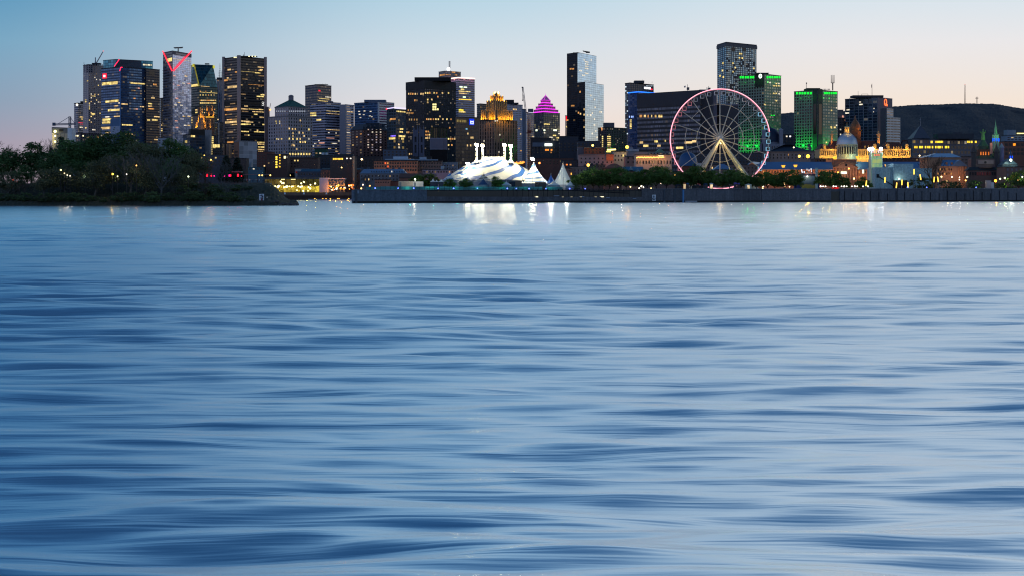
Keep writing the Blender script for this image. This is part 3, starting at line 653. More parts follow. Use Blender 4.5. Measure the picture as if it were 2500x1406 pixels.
# grey tower with red sign
B = Building('banded_grey_tower', 'square grey tower with a small red sign, above the stepped offices', CAT, 745, 773, 809, 208, 2700, 34, 36, facade('#383c48', '#1c2534', .8, .55, .25, thr=.02, seed=29), 3.4, 6.6, seed=29)
for u0, u1, v in ((779, 804, 242), (776, 800, 247.5), (780, 790, 253), (778, 784, 258), (794, 808, 238), (776, 785, 265)): B.win('R', u0, v-1.6, u1, v+1.6, random.choice([YEL, WHI]))
B.fill('R', 10, (1, 2), (.25, .6), [YEL, WHI]); B.fill('L', 7, (1, 1), (.25, .6), [WHI]); B.top(768, 800, 206.5)
text('CIBC', B.root, B.onface('R', 779.5, 222.2, .5)[0], 2.1, em('#ff2038', 2.2), .15, B.rot('R'), 5.2)
for u in (781, 788, 795): B.mast(u, 204.5, .2, 6)
# stepped ribbon-window offices
sf = facade('#8e90a0', '#182338', 1., .42, .25, thr=.05, seed=30, lit='#ffe08a', ls=.6)
B = Building('stepped_office_block', 'wide pale stepped office block with dark ribbon windows', CAT, 757, 794, 832, 251, 2300, 24, 26, sf, 3.5, 6.4, seed=30, roof='#5d6070')
for v, a in ((272.5, YEL), (279, WARM), (318, WARM)): B.win('R', 796, v-1.3, 829, v+1.3, a)
B.win('L', 757.5, 276, 772, 278.5, YEL); B.win('L', 757.5, 281.5, 772, 284, YEL); B.win('L', 773, 292, 784, 295, YEL); B.fill('R', 26, (1, 3), (.1, .7), [WHI, DIM, PINKW, WARM], .9, .3); B.fill('L', 14, (1, 3), (.1, .7), [WHI, DIM, PINKW], .9, .3); B.win('R', 797, 337, 816, 339, PINKW); B.win('L', 779, 349, 792, 351, PINKW)
D = 2296; b = MB(); b.box(X(829, D), X(843, D), D, D+20, G, Z(256, D)); b.build('stair_core', pbr('#8f8f9e', .8, 0, .12), B.root)
B2 = Building('side_wing', '', '', 842, 843, 864, 257, 2310, 16, 22, sf, 3.5, 6.4, root=B.root, wname='side_wing', seed=31, roof='#5d6070'); B2.win('R', 848, 272.3, 862, 275.5, WARM); B2.fill('R', 10, (1, 2), (.1, .8), [WHI, DIM, WARM], .9, .3)
B.top(800, 812, 248, '#6c7084')
# blue and white office block
B = Building('white_striped_block', 'office block with a blue glass side and white striped side under a flat cornice', CAT, 865, 922, 962, 251, 2350, 34, 30, facade('#3e5878', '#2f5580', 1., .6, .4, thr=.03, seed=32, ls=.7), 4, 6.2, seed=32, roof='#5a6478', parapet=1.2)
q0, q1 = B.faces['R']; n_ = B.normal('R'); b = MB(); b.prism([(q0[0]+n_[0]*.5, q0[1]+n_[1]*.5), (q1[0]+n_[0]*.5, q1[1]+n_[1]*.5), q1, q0], B.z0, B.z1, True, False, [(10, B.ny)]*4); b.build('striped_side', facade('#a4adbc', '#232c3c', 1., .5, .2, thr=.02, seed=33), B.root)
B.top(889, 941, 244.5, '#59677c', 12, 20); B.win('R', 921.7, 252, 925, 330, pbr('#b9c0cc', .7), 'corner_pier', .6, .6)
for u, v in ((877, 273), (890, 272), (905, 273), (878, 280), (888, 281), (903, 284), (908, 286), (880, 288)): B.win('L', u-2, v-.9, u+2, v+.9, WHI)
for u in range(868, 962, 7): B.mast(u, 250, .15, 2, 'roof_rail_post')
# glass block with glowing roof edge
B = Building('glowing_edge_block', 'glass office block with a glowing white sloping roof edge', CAT, 944, 966, 992, 268, 2250, 18, 26, facade('#34424e', '#2c4452', .8, .75, .35, thr=.12, seed=34, lit='#ffd060', ls=.6), 5, 7.4, seed=34)
b = MB(); q = B.faces; a, c_ = B.P[0], B.P[2]
for p_, q_ in ((B.P[0], B.P[1]), (B.P[1], B.P[2])): b.tube((p_[0], p_[1]-.8, B.zt+.9), (q_[0], q_[1]-.8, B.zt+.9+1.), .6, .6, 6)
b.build('roof_edge_light', em('#d9ccff', 1.6), B.root)
b = MB(); b.ball((B.P[0][0], B.P[0][1]-1.2, B.zt+.6), 1.3, 8, 5); b.build('red_corner_lamp', em('#ff3a50', 1.6), B.root)
B.win('R', 968, 271, 990, 276, YEL); B.win('L', 953, 290, 966, 293.4, ORA); B.win('R', 976, 314, 984, 318, YEL); B.win('R', 973, 331, 989, 336, YEL); B.win('L', 954, 331.5, 966, 334, em('#8a6cff', 1.6, .5), 'sign'); B.win('R', 980, 337, 986, 342, YEL); B.win('L', 950, 337, 965, 341, YEL); B.win('R', 975, 321, 983, 325, YEL)
B.fill('R', 14, (1, 2), (.05, .8), [YEL, WARM, WHI])
# dark brick hotel with mansard
hf = facade('#3a2426', '#10141e', .45, .5, .15, thr=.06, seed=35, lit='#ffd8a0', ls=.6)
B = Building('brick_hotel', 'dark red brick hotel with a blue-black mansard roof and columns of lit windows', 'hotel', 857, 886, 945, 318, 1950, 24, 30, hf, 8.5, 6.6, seed=35, roof='#1c2836')
q = B.grow(.1); q2 = B.grow(-3.6); b = MB(); b.prism(q, B.zt, Z(304, 1955), True, False, poly1=q2); b.build('mansard_roof', pbr('#1b2b3c', .6), B.root)
B.top(893, 926, 301, '#1d2c3c', 12, 14)
for i in range(4):
    for j in range(9):
        if B.rng.random() < .75: B.win('R', 899+i*10-1.6, 316+j*6.2, 899+i*10+1.6, 318.6+j*6.2, B.rng.choice([em('#cfc6dc', .55, .4), WHI, em('#e8c8b8', .6, .4)]))
B.fill('L', 12, (1, 1), (.1, .95), [ORA, WARM, DIM], .4, .4)
for i in range(5): B.win('R', 889+i*11, 305.5, 892+i*11, 312, pbr('#26384a', .6), 'dormer', 2.4, 1.5)
# black gridded tower
fm = facade('#131318', '#3b3e4b', .56, .54, .25, thr=.10, seed=36, lit='#ffcf90', ls=.75, tilt=.03)
B = Building('black_grid_tower', 'broad black tower with a regular grid of square windows and a plain black crown', CAT, 991, 1036, 1113, 216.5, 2150, 40, 44, fm, 5.05, 5.0, seed=36, roof='#0f1014', parapet=.2)
cr = B.grow(.25); b = MB(); b.prism(cr, B.zt, Z(197, 2150), True, True, [(18, 1), (30, 1), (18, 1), (30, 1)]); b.build('crown', facade('#16161c', '#0c0d12', .3, 1., 0, thr=0, seed=37, rough=.7), B.root)
B.zt = Z(197, 2150); B.top(1012, 1100, 189.5, '#121318', 10, 26)
for u, v in ((1058, 256), (1063, 256), (1058, 262), (1063, 262), (1058, 268), (1063, 268), (1068.5, 268)): B.win('R', u-2, v-2.2, u+2, v+2.2, em('#fff0a0', 1.6, .3))
for i, j in ((0, 0), (1, 0), (2, 0), (9, 0)): pass
for v, us in ((228, (1039, 1044, 1049, 1060, 1066, 1080, 1095)), (292, (1042, 1047, 1052, 1058, 1064, 1070, 1081, 1091, 1101)), (244, (1044, 1054)), (237, (1069,)), (285, (1074,)), (251, (1044,)), (322, (1040, 1045)), (330, (1040, 1045, 1049)), (338, (1040, 1044, 1049)), (340, (1095, 1100, 1105, 1110)), (355, (1095, 1103)), (313, (1055, 1098))):
    for u in us: B.win('R', u-1.5, v-2, u+1.5, v+2, B.rng.choice([WARM, ORA, YEL]))
for v, us in ((230, (998, 1003, 1008, 1014, 1019, 1028, 1033)), (246, (1013, 1018)), (270, (997, 1003)), (277, (994, 999, 1004, 1008)), (293, (1000, 1005, 1012, 1018)), (324, (994, 998)), (377, (1000, 1005))):
    for u in us: B.win('L', u-1.2, v-2, u+1.2, v+2, B.rng.choice([WARM, ORA, DIM]))
# twin towered church
t_ = thing('gothic_church', 'grey gothic church with two square pinnacled towers before the black gridded tower', 'church', (X(1022, 1900), 1900, G-1))
gm = pbr('#5a5f74', .85, 0, .15, .1); dk = pbr('#161a24', .7)
for u in (1014.5, 1029.5):
    D = 1900; b = MB(); x = X(u, D); r = 2.55
    b.box(x-r, x+r, D, D+2*r, G-1, Z(319, D)); b.box(x-r-.3, x+r+.3, D-.3, D+2*r+.3, Z(334, D), Z(332.5, D)); b.box(x-r-.3, x+r+.3, D-.3, D+2*r+.3, Z(352, D), Z(350.5, D))
    for sx in (-1, 1):
        for sy in (0, 1):
            px, py = x+sx*(r-.35), D+.35+sy*(2*r-.7); b.box(px-.75, px+.75, py-.75, py+.75, Z(390, D), Z(317, D)); b.tube((px, py, Z(317, D)), (px, py, Z(306, D)), .75, .03, 5)
    for i in range(3): b.box(x-1.4+i*1.1, x-.9+i*1.1, D, D+.6, Z(319, D), Z(317, D))
    tw = b.build('bell_tower', gm, t_)
    b = MB()
    for v0, v1 in ((348, 336), (374, 356)):
        b.box(x-.8, x+.8, D-.45, D-.1, Z(v0, D), Z(v1, D)); b.tube((x, D-.45, Z(v1, D)), (x, D-.1, Z(v1, D)), .8, .8, 10)
    o = b.build('belfry_opening', dk, tw, off=tuple(t_['_o']))
b = MB(); D = 1902; b.box(X(1012, D), X(1033, D), D, D+24, G-1, Z(352, D)); b.build('nave', gm, t_)
# grey box with dark top
B = Building('grey_box_building', 'plain pale grey box with a black upper storey before the black gridded tower', 'building', 1050, 1051, 1092.5, 313, 1960, 14, 22, facade('#1c1a20', '#0f1116', .5, 1., 0, thr=0, seed=38), 4, 30, seed=38, roof='#141418')
D = 1955; b = MB(); b.box(X(1050, D), X(1083, D), D-4, D+4, Z(366, D), Z(338, D)); b.box(X(1083.4, D), X(1092, D), D-3, D+4, Z(366, D), Z(338, D)); b.build('grey_panel_wall', facade('#76798a', '#6d7084', .97, .9, 0, thr=0, seed=39, rough=.7), B.root)
b = MB(); b.box(X(1050, D), X(1092, D), D-3, D+2, G, Z(366.5, D)); b.build('black_base', pbr('#101115', .8), B.root)
# cruciform tower behind with lit crown
fm = facade('#7c7f92', '#2c3648', 1., .5, .3, thr=.06, seed=40, lit='#ffe08a', ls=.8)
B = Building('cruciform_tower', 'silver banded tower with pink-lit roof edge and a beacon mast above', CAT, 1085, 1119, 1159, 192, 2600, 40, 24, fm, 3.5, 5.4, seed=40, roof='#8a7a80', parapet=.5)
b = MB()
for p_, q_ in ((B.P[0], B.P[1]), (B.P[1], B.P[2])): b.tube((p_[0], p_[1]-1, B.zt+.5), (q_[0], q_[1]-1, B.zt+.5), 1.1, 1.1, 6)
b.build('roof_edge_light', em('#ffd9cc', 1.9), B.root)
for f_ in 'LR':
    p_, q_ = B.faces[f_]; n_ = B.normal(f_)
    for i in range(3):
        t__ = (i+.5)/3; lamp('POINT', (p_[0]+(q_[0]-p_[0])*t__+n_[0]*5, p_[1]+(q_[1]-p_[1])*t__+n_[1]*5, B.zt-1), 1500, '#ff9aa0', B.root, 1.)
for u0, u1, v, mt in ((1122, 1129, 213, em('#eaffd8', 1.8)), (1132, 1140, 214, em('#eaffd8', 1.6)), (1125, 1133, 219, YEL), (1120, 1148, 224, YEL), (1121, 1140, 229, WARM), (1130, 1137, 238, em('#eaffd8', 1.4)), (1120, 1151, 244, em('#ffcf3e', 1.5, .2)), (1120, 1131, 269.5, em('#ffe83e', 1.4, .2)), (1120, 1136, 274, YEL)): B.win('R', u0, v-1.8, u1, v+1.8, mt)
B.fill('R', 12, (1, 4), (.2, .7), [YEL, WHI])
B2 = Building('upper_stage', '', '', 1071, 1086, 1125, 174.5, 2620, 22, 24, facade('#575a66', '#2a2e3a', .9, .6, .2, thr=.03, seed=41), 4, 4, root=B.root, wname='upper_stage', zb=B.zt-6, seed=41, parapet=.6)
B2.win('R', 1088, 182.5, 1100, 184.5, ORA, 'window'); B2.win('L', 1074, 183, 1086, 184.8, ORA); B2.win('R', 1103, 175.5, 1111, 179, ORA); B2.win('R', 1110, 183, 1116, 185, ORA); B2.win('R', 1117, 176, 1122, 178.5, DIM)
b = MB(); D = 2630; lattice(b, (X(1097.5, D), D, Z(174, D)), (X(1097.5, D), D, Z(150, D)), .9, 12, .35); b.build('beacon_mast', pbr('#6a6670', .6), B.root)
b = MB(); b.ball((X(1095.5, D), D-8, Z(170.5, D)), 2.6, 10, 6); b.build('beacon', em('#ffffff', 4.), B.root)
# brown block with blue sign
B = Building('brown_stone_block', 'brown stone bank block with a blue illuminated sign high on its wall', 'building', 1112, 1113, 1172, 287, 2000, 10, 26, facade('#4a3d3c', '#15161c', .45, .75, .1, thr=.03, seed=42, lit='#ffd070'), 5, 9, seed=42, roof='#2a2528')
plate(B.root, B, 'R', 1145.5, 291, 1156.5, 306.5, em('#1238e8', 1.1))
text('M', B.root, B.onface('R', 1151, 299, 1.0)[0], 3.6, em('#e8f0ff', 1.8), .15, B.rot('R'), 4.6); b_ = B.win('R', 1147, 301.5, 1155, 304.5, em('#c6d8ff', 1.3), 'sign_bar', .3, 1.0)
for u, v in ((1142, 327), (1150, 337), (1154.5, 337), (1141, 356), (1149, 356)): B.win('R', u-1.3, v-2.4, u+1.3, v+2.4, WARM)
B.win('R', 1137, 314.8, 1141, 317, em('#8ad0ff', 1.2)); B.win('R', 1115, 293, 1138, 300, em('#c8b070', .35, .7), 'lit_attic')
B = Building('slim_dark_block', 'small dark office block squeezed between the silver tower and the amber-lit stepped tower', 'building', 1164, 1172, 1192, 255, 2300, 12, 16, facade('#262a34', '#141b28', .7, .6, .25, thr=.05, seed=43), 4, 5, seed=43); B.fill('R', 9)
# amber lit stepped tower
af = facade('#594940', '#12141a', .38, .86, .1, thr=.025, seed=44, lit='#ffce70', ls=.7)
B = Building('art_deco_tower', 'stepped brown art deco tower with amber floodlit upper tiers', CAT, 1170, 1207, 1263, 294, 1900, 30, 34, af, 6, 9, seed=44, roof='#4a3c34', parapet=.6)
pier = pbr('#b09468', .8)
def tier(u0, uc, u1, vt, D, dl, dr, zb, nm='tier'):
    T = Building('tier', '', '', u0, uc, u1, vt, D, dl, dr, af, 4.5, 12, root=B.root, wname=nm, zb=zb, seed=45, roof='#5a4636', parapet=.5)
    for f_ in 'LR':
        p_, q_ = T.faces[f_]; n_ = T.normal(f_); L = math.hypot(q_[0]-p_[0], q_[1]-p_[1]); n = max(2, int(L/3.2))
        for i in range(n):
            s_ = (i+.5)/n; x, y = p_[0]+(q_[0]-p_[0])*s_+n_[0]*.45, p_[1]+(q_[1]-p_[1])*s_+n_[1]*.45
            b = MB(); b.tube((x, y, zb), (x, y, T.z1+1.5), 1.0, .8, 6); b.build('fin', pier, B.root)
        m_ = max(1, round(L/7))
        for i in range(m_):
            s_ = (i+.5)/m_; lamp('POINT', (p_[0]+(q_[0]-p_[0])*s_+n_[0]*3.4, p_[1]+(q_[1]-p_[1])*s_+n_[1]*3.4, zb+1.2), 4200, '#ffb830', B.root, .5)
    return T
T1 = tier(1174, 1190, 1200, 273.5, 1905, 8, 6, B.zt)
T1 = tier(1208, 1212, 1252, 272, 1903, 5, 18, B.zt)
T2 = tier(1188, 1207, 1238, 248, 1912, 16, 18, B.zt)
T3 = tier(1197, 1207, 1229, 236.5, 1918, 10, 12, T2.zt)
T4 = tier(1205.5, 1211, 1219.5, 227.5, 1924, 6, 6, T3.zt)
for u in (1209, 1215.5):
    b = MB(); b.ball((X(u, 1926), 1926, Z(227.5, 1926)), 1.6, 8, 5); b.build('top_lamp', em('#fff2b0', 4.), B.root)
for u, v in ((1209, 296), (1214, 295.5), (1182, 345), (1218, 372), (1220, 330)): B.win('R' if u > 1207 else 'L', u-1.2, v-1.8, u+1.2, v+1.8, WHI)
# pale apartment block behind
B = Building('pale_apartment_block', 'pale grey apartment block with a dark penthouse behind the amber-lit tower', CAT, 1225, 1238, 1276, 256, 2350, 16, 26, facade('#8790a4', '#27364e', .6, .5, .3, thr=.06, seed=46, lit='#ffe0a0'), 3.6, 4.6, seed=46, roof='#3b3f4a')
B.top(1233, 1255, 244.5, '#2a2c34', 8, 16); B.top(1250, 1266, 251.5, '#34363e', 6, 10); B.fill('R', 16, (1, 2), (.15, .9), [WARM, WHI, ORA]); B.win('R', 1252, 266, 1261, 270, WARM)
B = Building('blank_party_wall', 'tall blank blue-grey wall beside the pale apartment block', 'building', 1274, 1277, 1284, 268, 2250, 10, 14, pbr('#77849e', .8, 0, .1), 5, 6, seed=47)
B = Building('pale_slab_block', 'pale slab with a thin lit roof line beside the purple-topped tower', CAT, 1284, 1286, 1306, 276, 2450, 10, 20, facade('#7d8598', '#343f54', .7, .5, .2, thr=.06, seed=48), 4, 5, seed=48); B.win('R', 1290, 274.6, 1303, 276.6, em('#e8e6ff', 1.2), 'lit_cornice'); B.fill('R', 12)
b = MB(); D = 2480; b.box(X(1289, D), X(1302, D), D, D+12, B.zt, Z(266.5, D)); b.build('penthouse', pbr('#5a606c', .7), B.root)
# cranes
t_ = thing('slender_crane', 'slender pale crane boom leaning behind the pale apartment block', 'crane', W(1282, 275, 2300))
b = MB(); D = 2300; lattice(b, (X(1284, D), D, Z(275, D)), (X(1276, D), D, Z(214, D)), .9, 20, .28); b.build('jib', pbr('#a89a98', .6), t_)
b = MB(); b.box(X(1273.5, D), X(1277.5, D), D-1, D+1, Z(216, D), Z(213, D)); b.box(X(1275.6, D), X(1276.6, D), D-.2, D+.2, Z(246, D), Z(216, D)); b.box(X(1274.6, D), X(1277.6, D), D-1, D+1, Z(247, D), Z(244.5, D)); b.build('hook_block', pbr('#6a6264', .6), t_)
t_ = thing('red_tower_crane', 'red lattice crane mast standing before the pale slab', 'crane', (X(1292, 1980), 1980, G))
b = MB(); D = 1980; lattice(b, (X(1292, D), D, G), (X(1292, D), D, Z(292, D)), 1.1, 26, .3); b.build('crane_mast', pbr('#7a2c2a', .6), t_)
b = MB(); b.box(X(1288, D), X(1297, D), D-1.6, D+1.6, Z(326, D), Z(319, D)); lattice(b, (X(1285, D), D, Z(326, D)), (X(1300, D), D, Z(321, D)), .8, 8, .25); b.build('crane_cab', pbr('#6a2826', .6), t_)
# purple pyramid tower
B = Building('pyramid_tower', 'glass tower under a stepped purple-lit pyramid crown', CAT, 1304, 1327, 1367, 275, 2400, 30, 34, facade('#26303a', '#1e3440', .72, .72, .35, thr=.16, seed=49, lit='#e9e08a', ls=.5), 4.6, 5.2, seed=49, parapet=.3)
B.win('R', 1316 if 0 else 1328, 302, 1342, 306, YEL); B.fill('R', 26, (1, 2), (.3, .75), [YEL, WHI, em('#f6ffd0', 1.2, .4)], .7, .6)
for u in (1310, 1329, 1353, 1357): B.win('R' if u > 1327 else 'L', u-2, 317, u+2, 321, em('#f4ffd8', 1.8), 'roof_lamp')
pm_ = pbr('#6a3a62', .5); NE = em('#f23cf0', 1.5)
zb = B.zt
for i, (u0, uc, u1, vt) in enumerate(((1303, 1327, 1363, 267.5), (1308, 1327, 1356, 260), (1314, 1327.5, 1350, 253), (1320, 1328, 1344, 246.5))):
    D = 2404+i*5; T = Building('tier', '', '', u0, uc, u1, vt, D, 26-i*5, 28-i*5, facade('#7a3d74', '#5a2a56', .8, .6, .2, thr=0, seed=50), 5, 5, root=B.root, wname='pyramid_tier', zb=zb, seed=50, roof='#7a3d74', parapet=.3)
    b = MB()
    for p_, q_ in ((T.P[0], T.P[1]), (T.P[1], T.P[2])): b.tube((p_[0], p_[1]-.9, T.z0+.8), (q_[0], q_[1]-.9, T.z0+.8), .75, .75, 6)
    b.build('neon_line', NE, B.root)
    for f_ in 'LR':
        p_, q_ = T.faces[f_]; n_ = T.normal(f_)
        for s_ in (.25, .75): lamp('POINT', (p_[0]+(q_[0]-p_[0])*s_+n_[0]*3, p_[1]+(q_[1]-p_[1])*s_+n_[1]*3, T.z0+1.), 700, '#ff20e8', B.root, .5)
    zb = T.zt; P4 = T.P
ap = (sum(p[0] for p in P4)/4, sum(p[1] for p in P4)/4, Z(233, 2425))
b = MB()
for i in range(4): b.quad([(*P4[i], zb), (*P4[(i+1) % 4], zb), ap])
b.build('glass_peak', facade('#8a5a86', '#a07ca0', .8, .8, .3, thr=0, seed=51), B.root)
b = MB()
for p_ in P4[:3]: b.tube((p_[0], p_[1]-.3, zb), (ap[0], ap[1]-.3, ap[2]), .55, .4, 5)
b.tube((P4[0][0], P4[0][1]-.6, zb+.5), (P4[1][0], P4[1][1]-.6, zb+.5), .55); b.tube((P4[1][0], P4[1][1]-.6, zb+.5), (P4[2][0], P4[2][1]-.6, zb+.5), .55); b.tube(ap, (ap[0], ap[1], ap[2]+3), .3, .1)
b.build('neon_ridge', em('#c63cc8', 1.2), B.root)
# red S sign building
B = Building('narrow_sign_block', 'narrow block with a glowing red S sign beside the tall pale twin slabs', 'building', 1380, 1381, 1392, 284, 2350, 8, 12, facade('#6a5658', '#2a2a34', .6, .5, .1, thr=.05, seed=52), 4, 5, seed=52)
plate(B.root, B, 'R', 1381.2, 284.5, 1388, 296, em('#ff1028', 1.4)); text('S', B.root, B.onface('R', 1384.6, 290.2, 1.1)[0], 3.8, em('#ffe8e8', 2.), .2, B.rot('R')); B.win('R', 1381.5, 309, 1384, 312, YEL)
# tall twin slabs
gl = facade('#0f1724', '#0c1624', .9, .75, .1, spec=.08, thr=.02, seed=53, lit='#ffc070', ls=.7); gr = facade('#b4d0e4', '#a8cbe6', .96, .9, .8, gvar=.25, rough=.08, thr=.02, seed=54, lit='#fff0d0', ls=.9, tilt=.012)
def twoface(name, label, u0, uc, u1, vt, D, dl, dr, left, right, cw, ch, seed, **kw):
    T = Building(name, label, CAT, u0, uc, u1, vt, D, dl, dr, right, cw, ch, seed=seed, **kw)
    p_, q_ = T.faces['L']; n_ = T.normal('L'); b = MB()
    b.prism([(p_[0]+n_[0]*.35, p_[1]+n_[1]*.35), (q_[0]+n_[0]*.35, q_[1]+n_[1]*.35), q_, p_], T.z0, T.z1+.2, True, False, [(T.nx['L'], T.ny)]*4); b.build('dark_side' if 'root' not in kw else kw['wname']+'_dark_side', left, T.root)
    return T
B = twoface('twin_slab_tower', 'very tall two-stage tower with mirror-bright pale glass and a dark side', 1384.5, 1410, 1456, 129, 2250, 22, 62, gl, gr, 5, 5.4, 53, roof='#39485a', parapet=.3)
B2 = twoface('lower_slab', '', 1410, 1428.5, 1474, 201, 2225, 16, 62, gl, gr, 5, 5.4, 55, root=B.root, wname='lower_slab', roof='#39485a', parapet=.3)
for f_, u0, u1, v, mt in (('R', 1428, 1436, 152, WHI), ('R', 1428.5, 1436, 157.5, WHI), ('R', 1428.5, 1436, 163, WHI), ('R', 1428.5, 1436, 168.5, WHI), ('R', 1428, 1436, 180, WHI), ('R', 1421, 1428, 185, WHI), ('R', 1414, 1421, 173.5, WHI), ('R', 1425, 1427, 147, WHI), ('R', 1442, 1444, 147, WHI)): B.win(f_, u0, v-1.9, u1, v+1.9, mt)
for u, v in ((1394, 169), (1400, 169), (1397, 259), (1401, 259), (1386, 294)): B.win('L', u-2, v-1.5, u+2, v+1.5, ORA, 'window', .3, .5)
for u, v in ((1417, 225), (1413, 276), (1418, 279), (1427, 281), (1427, 311), (1427, 268)): B2.win('L', u-1.4, v-2, u+1.4, v+2, B.rng.choice([ORA, WARM]), 'window', .3, .5)
for u, v in ((1442, 234), (1451, 244), (1453, 263), (1464, 274), (1468, 274), (1434, 282), (1451, 292), (1451, 306), (1454, 321), (1446, 327), (1457, 336), (1454, 349), (1442, 282), (1446, 277)): B2.win('R', u-1.5, v-2., u+1.5, v+2., WHI)
B.top(1399, 1411, 129.3, '#2a3646', 3, 10); 
b = MB(); D = 2262; b.tube((X(1424, D), D, Z(126, D)), (X(1440, D), D, Z(128.5, D)), .8, .8, 5); b.box(X(1430, D), X(1440, D), D-1, D+2, B.zt, Z(127.5, D)); b.tube((X(1424, D), D, Z(126.2, D)), (X(1423, D), D, Z(123.5, D)), .6, .3); b.build('roof_crane', pbr('#23272f', .6), B.root)
# mid dark block
B = Building('dark_stepped_block', 'dark stepped apartment block with columns of yellow windows', 'building', 1460, 1481, 1530, 313, 2050, 20, 30, facade('#2b2b33', '#15181f', .5, .6, .15, thr=.12, seed=56, lit='#ffd890', ls=.7), 4.2, 4.6, seed=56)
B.top(1474, 1500, 300.5, '#54545e', 16, 14); 
for i in range(7): B.win('L', 1470, 333+i*5, 1472.5, 336+i*5, YEL); B.win('R', 1482.5, 333+i*5, 1491, 336+i*5, B.rng.choice([YEL, WARM, DIM]))
B.fill('R', 24, (1, 1), (.1, .75), [DIM, ORA, WARM], .5, .5, (.3, 1.))
b = MB(); p, _ = B.onface('L', 1470.5, 312, .6); b.quad([(p.x-1.5, p.y-.3, p.z), (p.x, p.y-.3, p.z-5), (p.x+1.5, p.y-.3, p.z)]); b.build('gable_light', em('#ffb070', .9), B.root)
# hotel tower with blue neon
B = Building('hotel_tower', 'dark hotel tower with white lettering and a blue neon roof line', 'hotel', 1526, 1538, 1596, 204, 2150, 14, 40, facade('#34363f', '#202b3d', .6, .7, .25, thr=.03, seed=57, lit='#cfe0ff'), 4.5, 5, seed=57)
B.top(1549, 1573, 197.5, '#33353c', 12, 16); B.fill('L', 22, (1, 1), (.5, .97), [COOL, em('#a9c4e0', .5, .4)], .6, .6)
text('COURTYARD', B.root, B.onface('R', 1580, 216, .5)[0], 2.9, em('#f4f8ff', 2.2), .2, B.rot('R'), 14.2); plate(B.root, B, 'R', 1588.5, 217.5, 1591.5, 221, em('#ff2844', 1.6))
for i in range(4): B.win('R', 1578+i*5, 210, 1581+i*5, 211.6, COOL)
B.mast(1568, 194.5, .2); B.mast(1583, 203, .2); B.mast(1592, 200, .25)
B2 = Building('blue_glass_wing', '', '', 1533.5, 1559, 1604, 226.5, 2115, 22, 30, facade('#16305a', '#1d4070', .9, .8, .5, thr=.03, seed=58, lit='#cfe0ff'), 5, 5, root=B.root, wname='blue_glass_wing', seed=58, parapet=.4)
b = MB()
for p_, q_ in ((B2.P[0], B2.P[1]), (B2.P[1], B2.P[2])): b.tube((p_[0], p_[1]-.7, B2.zt+.3), (q_[0], q_[1]-.7, B2.zt+.3), .75, .75, 6)
b.build('neon_line', em('#2a78ff', 1.9), B.root)
for u0 in (1537, 1542, 1545.5): B2.win('L', u0-.9, 284, u0+.9, 288, em('#9ab8ff', 1.6), 'sign_letter')
for i in range(6): B2.win('L', 1538, 293+i*4, 1542, 295.5+i*4, YEL)
# courthouse slab
fm = facade('#17181f', '#6c7488', .5, .5, .1, thr=.03, seed=59, lit='#ffc060', ls=.8)
B = Building('courthouse_slab', 'huge dark slab with rows of slit windows behind the wheel', CAT, 1556, 1709, 1712, 256, 1800, 68, 12, fm, 2.6, 11., seed=59, roof='#141519', parapet=.1)
q = B.grow(.3); b = MB(); b.prism(q, B.zt, Z(220.5, 1800), True, True, [(60, 1), (2, 1), (60, 1), (2, 1)]); b.build('upper_wall', facade('#20212a', '#15161d', .12, 1., 0, thr=0, seed=60, rough=.7), B.root)
for i in range(18): u = 1561+B.rng.random()*60; B.win('L', u, 281.5, u+2.2, 287.5, B.rng.choice([YEL, WARM, ORA]))
for u0, u1, v in ((1562, 1570, 349), (1598, 1606, 346), (1623, 1626, 345), (1571, 1583, 357), (1605, 1613, 357), (1651, 1668, 362), (1690, 1700, 346), (1672, 1690, 349)): B.win('L', u0, v-2.5, u1, v+2.5, B.rng.choice([YEL, WARM]))
D = 1812
for u0, u1, nm in ((1708, 1741, 'plain_wing'), (1757, 1803, 'plain_wing')):
    b = MB(); b.box(X(u0, D), X(u1, D), D, D+40, G, Z(219.5 if u0 < 1750 else 254, D)); b.build(nm, facade('#55545e', '#4c4b56', .96, .96, 0, thr=0, seed=62, rough=.75), B.root)
b = MB(); b.box(X(1741, D), X(1751, D), D+2, D+30, G, Z(220, D)); b.build('plain_wing', pbr('#6a6672', .8), B.root); b = MB(); b.box(X(1751, D), X(1757, D), D+6, D+30, G, Z(253, D)); b.build('slot_wall', pbr('#16171d', .7), B.root)
for v in (277, 284, 291, 300): 
    b = MB(); b.box(X(1746, D), X(1752, D), D+5.4, D+5.9, Z(v+3, D), Z(v-1, D)); b.build('window', em('#c86a30', .5, .5), B.root)
D = 1840
for u, v in ((1674, 210), (1725, 214)):
    b = MB(); b.tube((X(u, D), D-20, Z(226, D)), (X(u, D), D-20, Z(v, D)), .25); b.box(X(u-2.6, D), X(u+2.4, D), D-28, D-22, Z(224, D), Z(218 if u < 1700 else 219, D)); b.build('flagpole', pbr('#5a5560', .6), B.root)
    b = MB(); b.quad([(X(u, D), D, Z(v, D)), (X(u-4 if u < 1700 else u+2, D), D, Z(v+1, D)), (X(u-4 if u < 1700 else u+2, D), D, Z(v+5, D)), (X(u, D), D, Z(v+4.4, D))]); b.build('flag', pbr('#a8a2ac', .8), B.root)
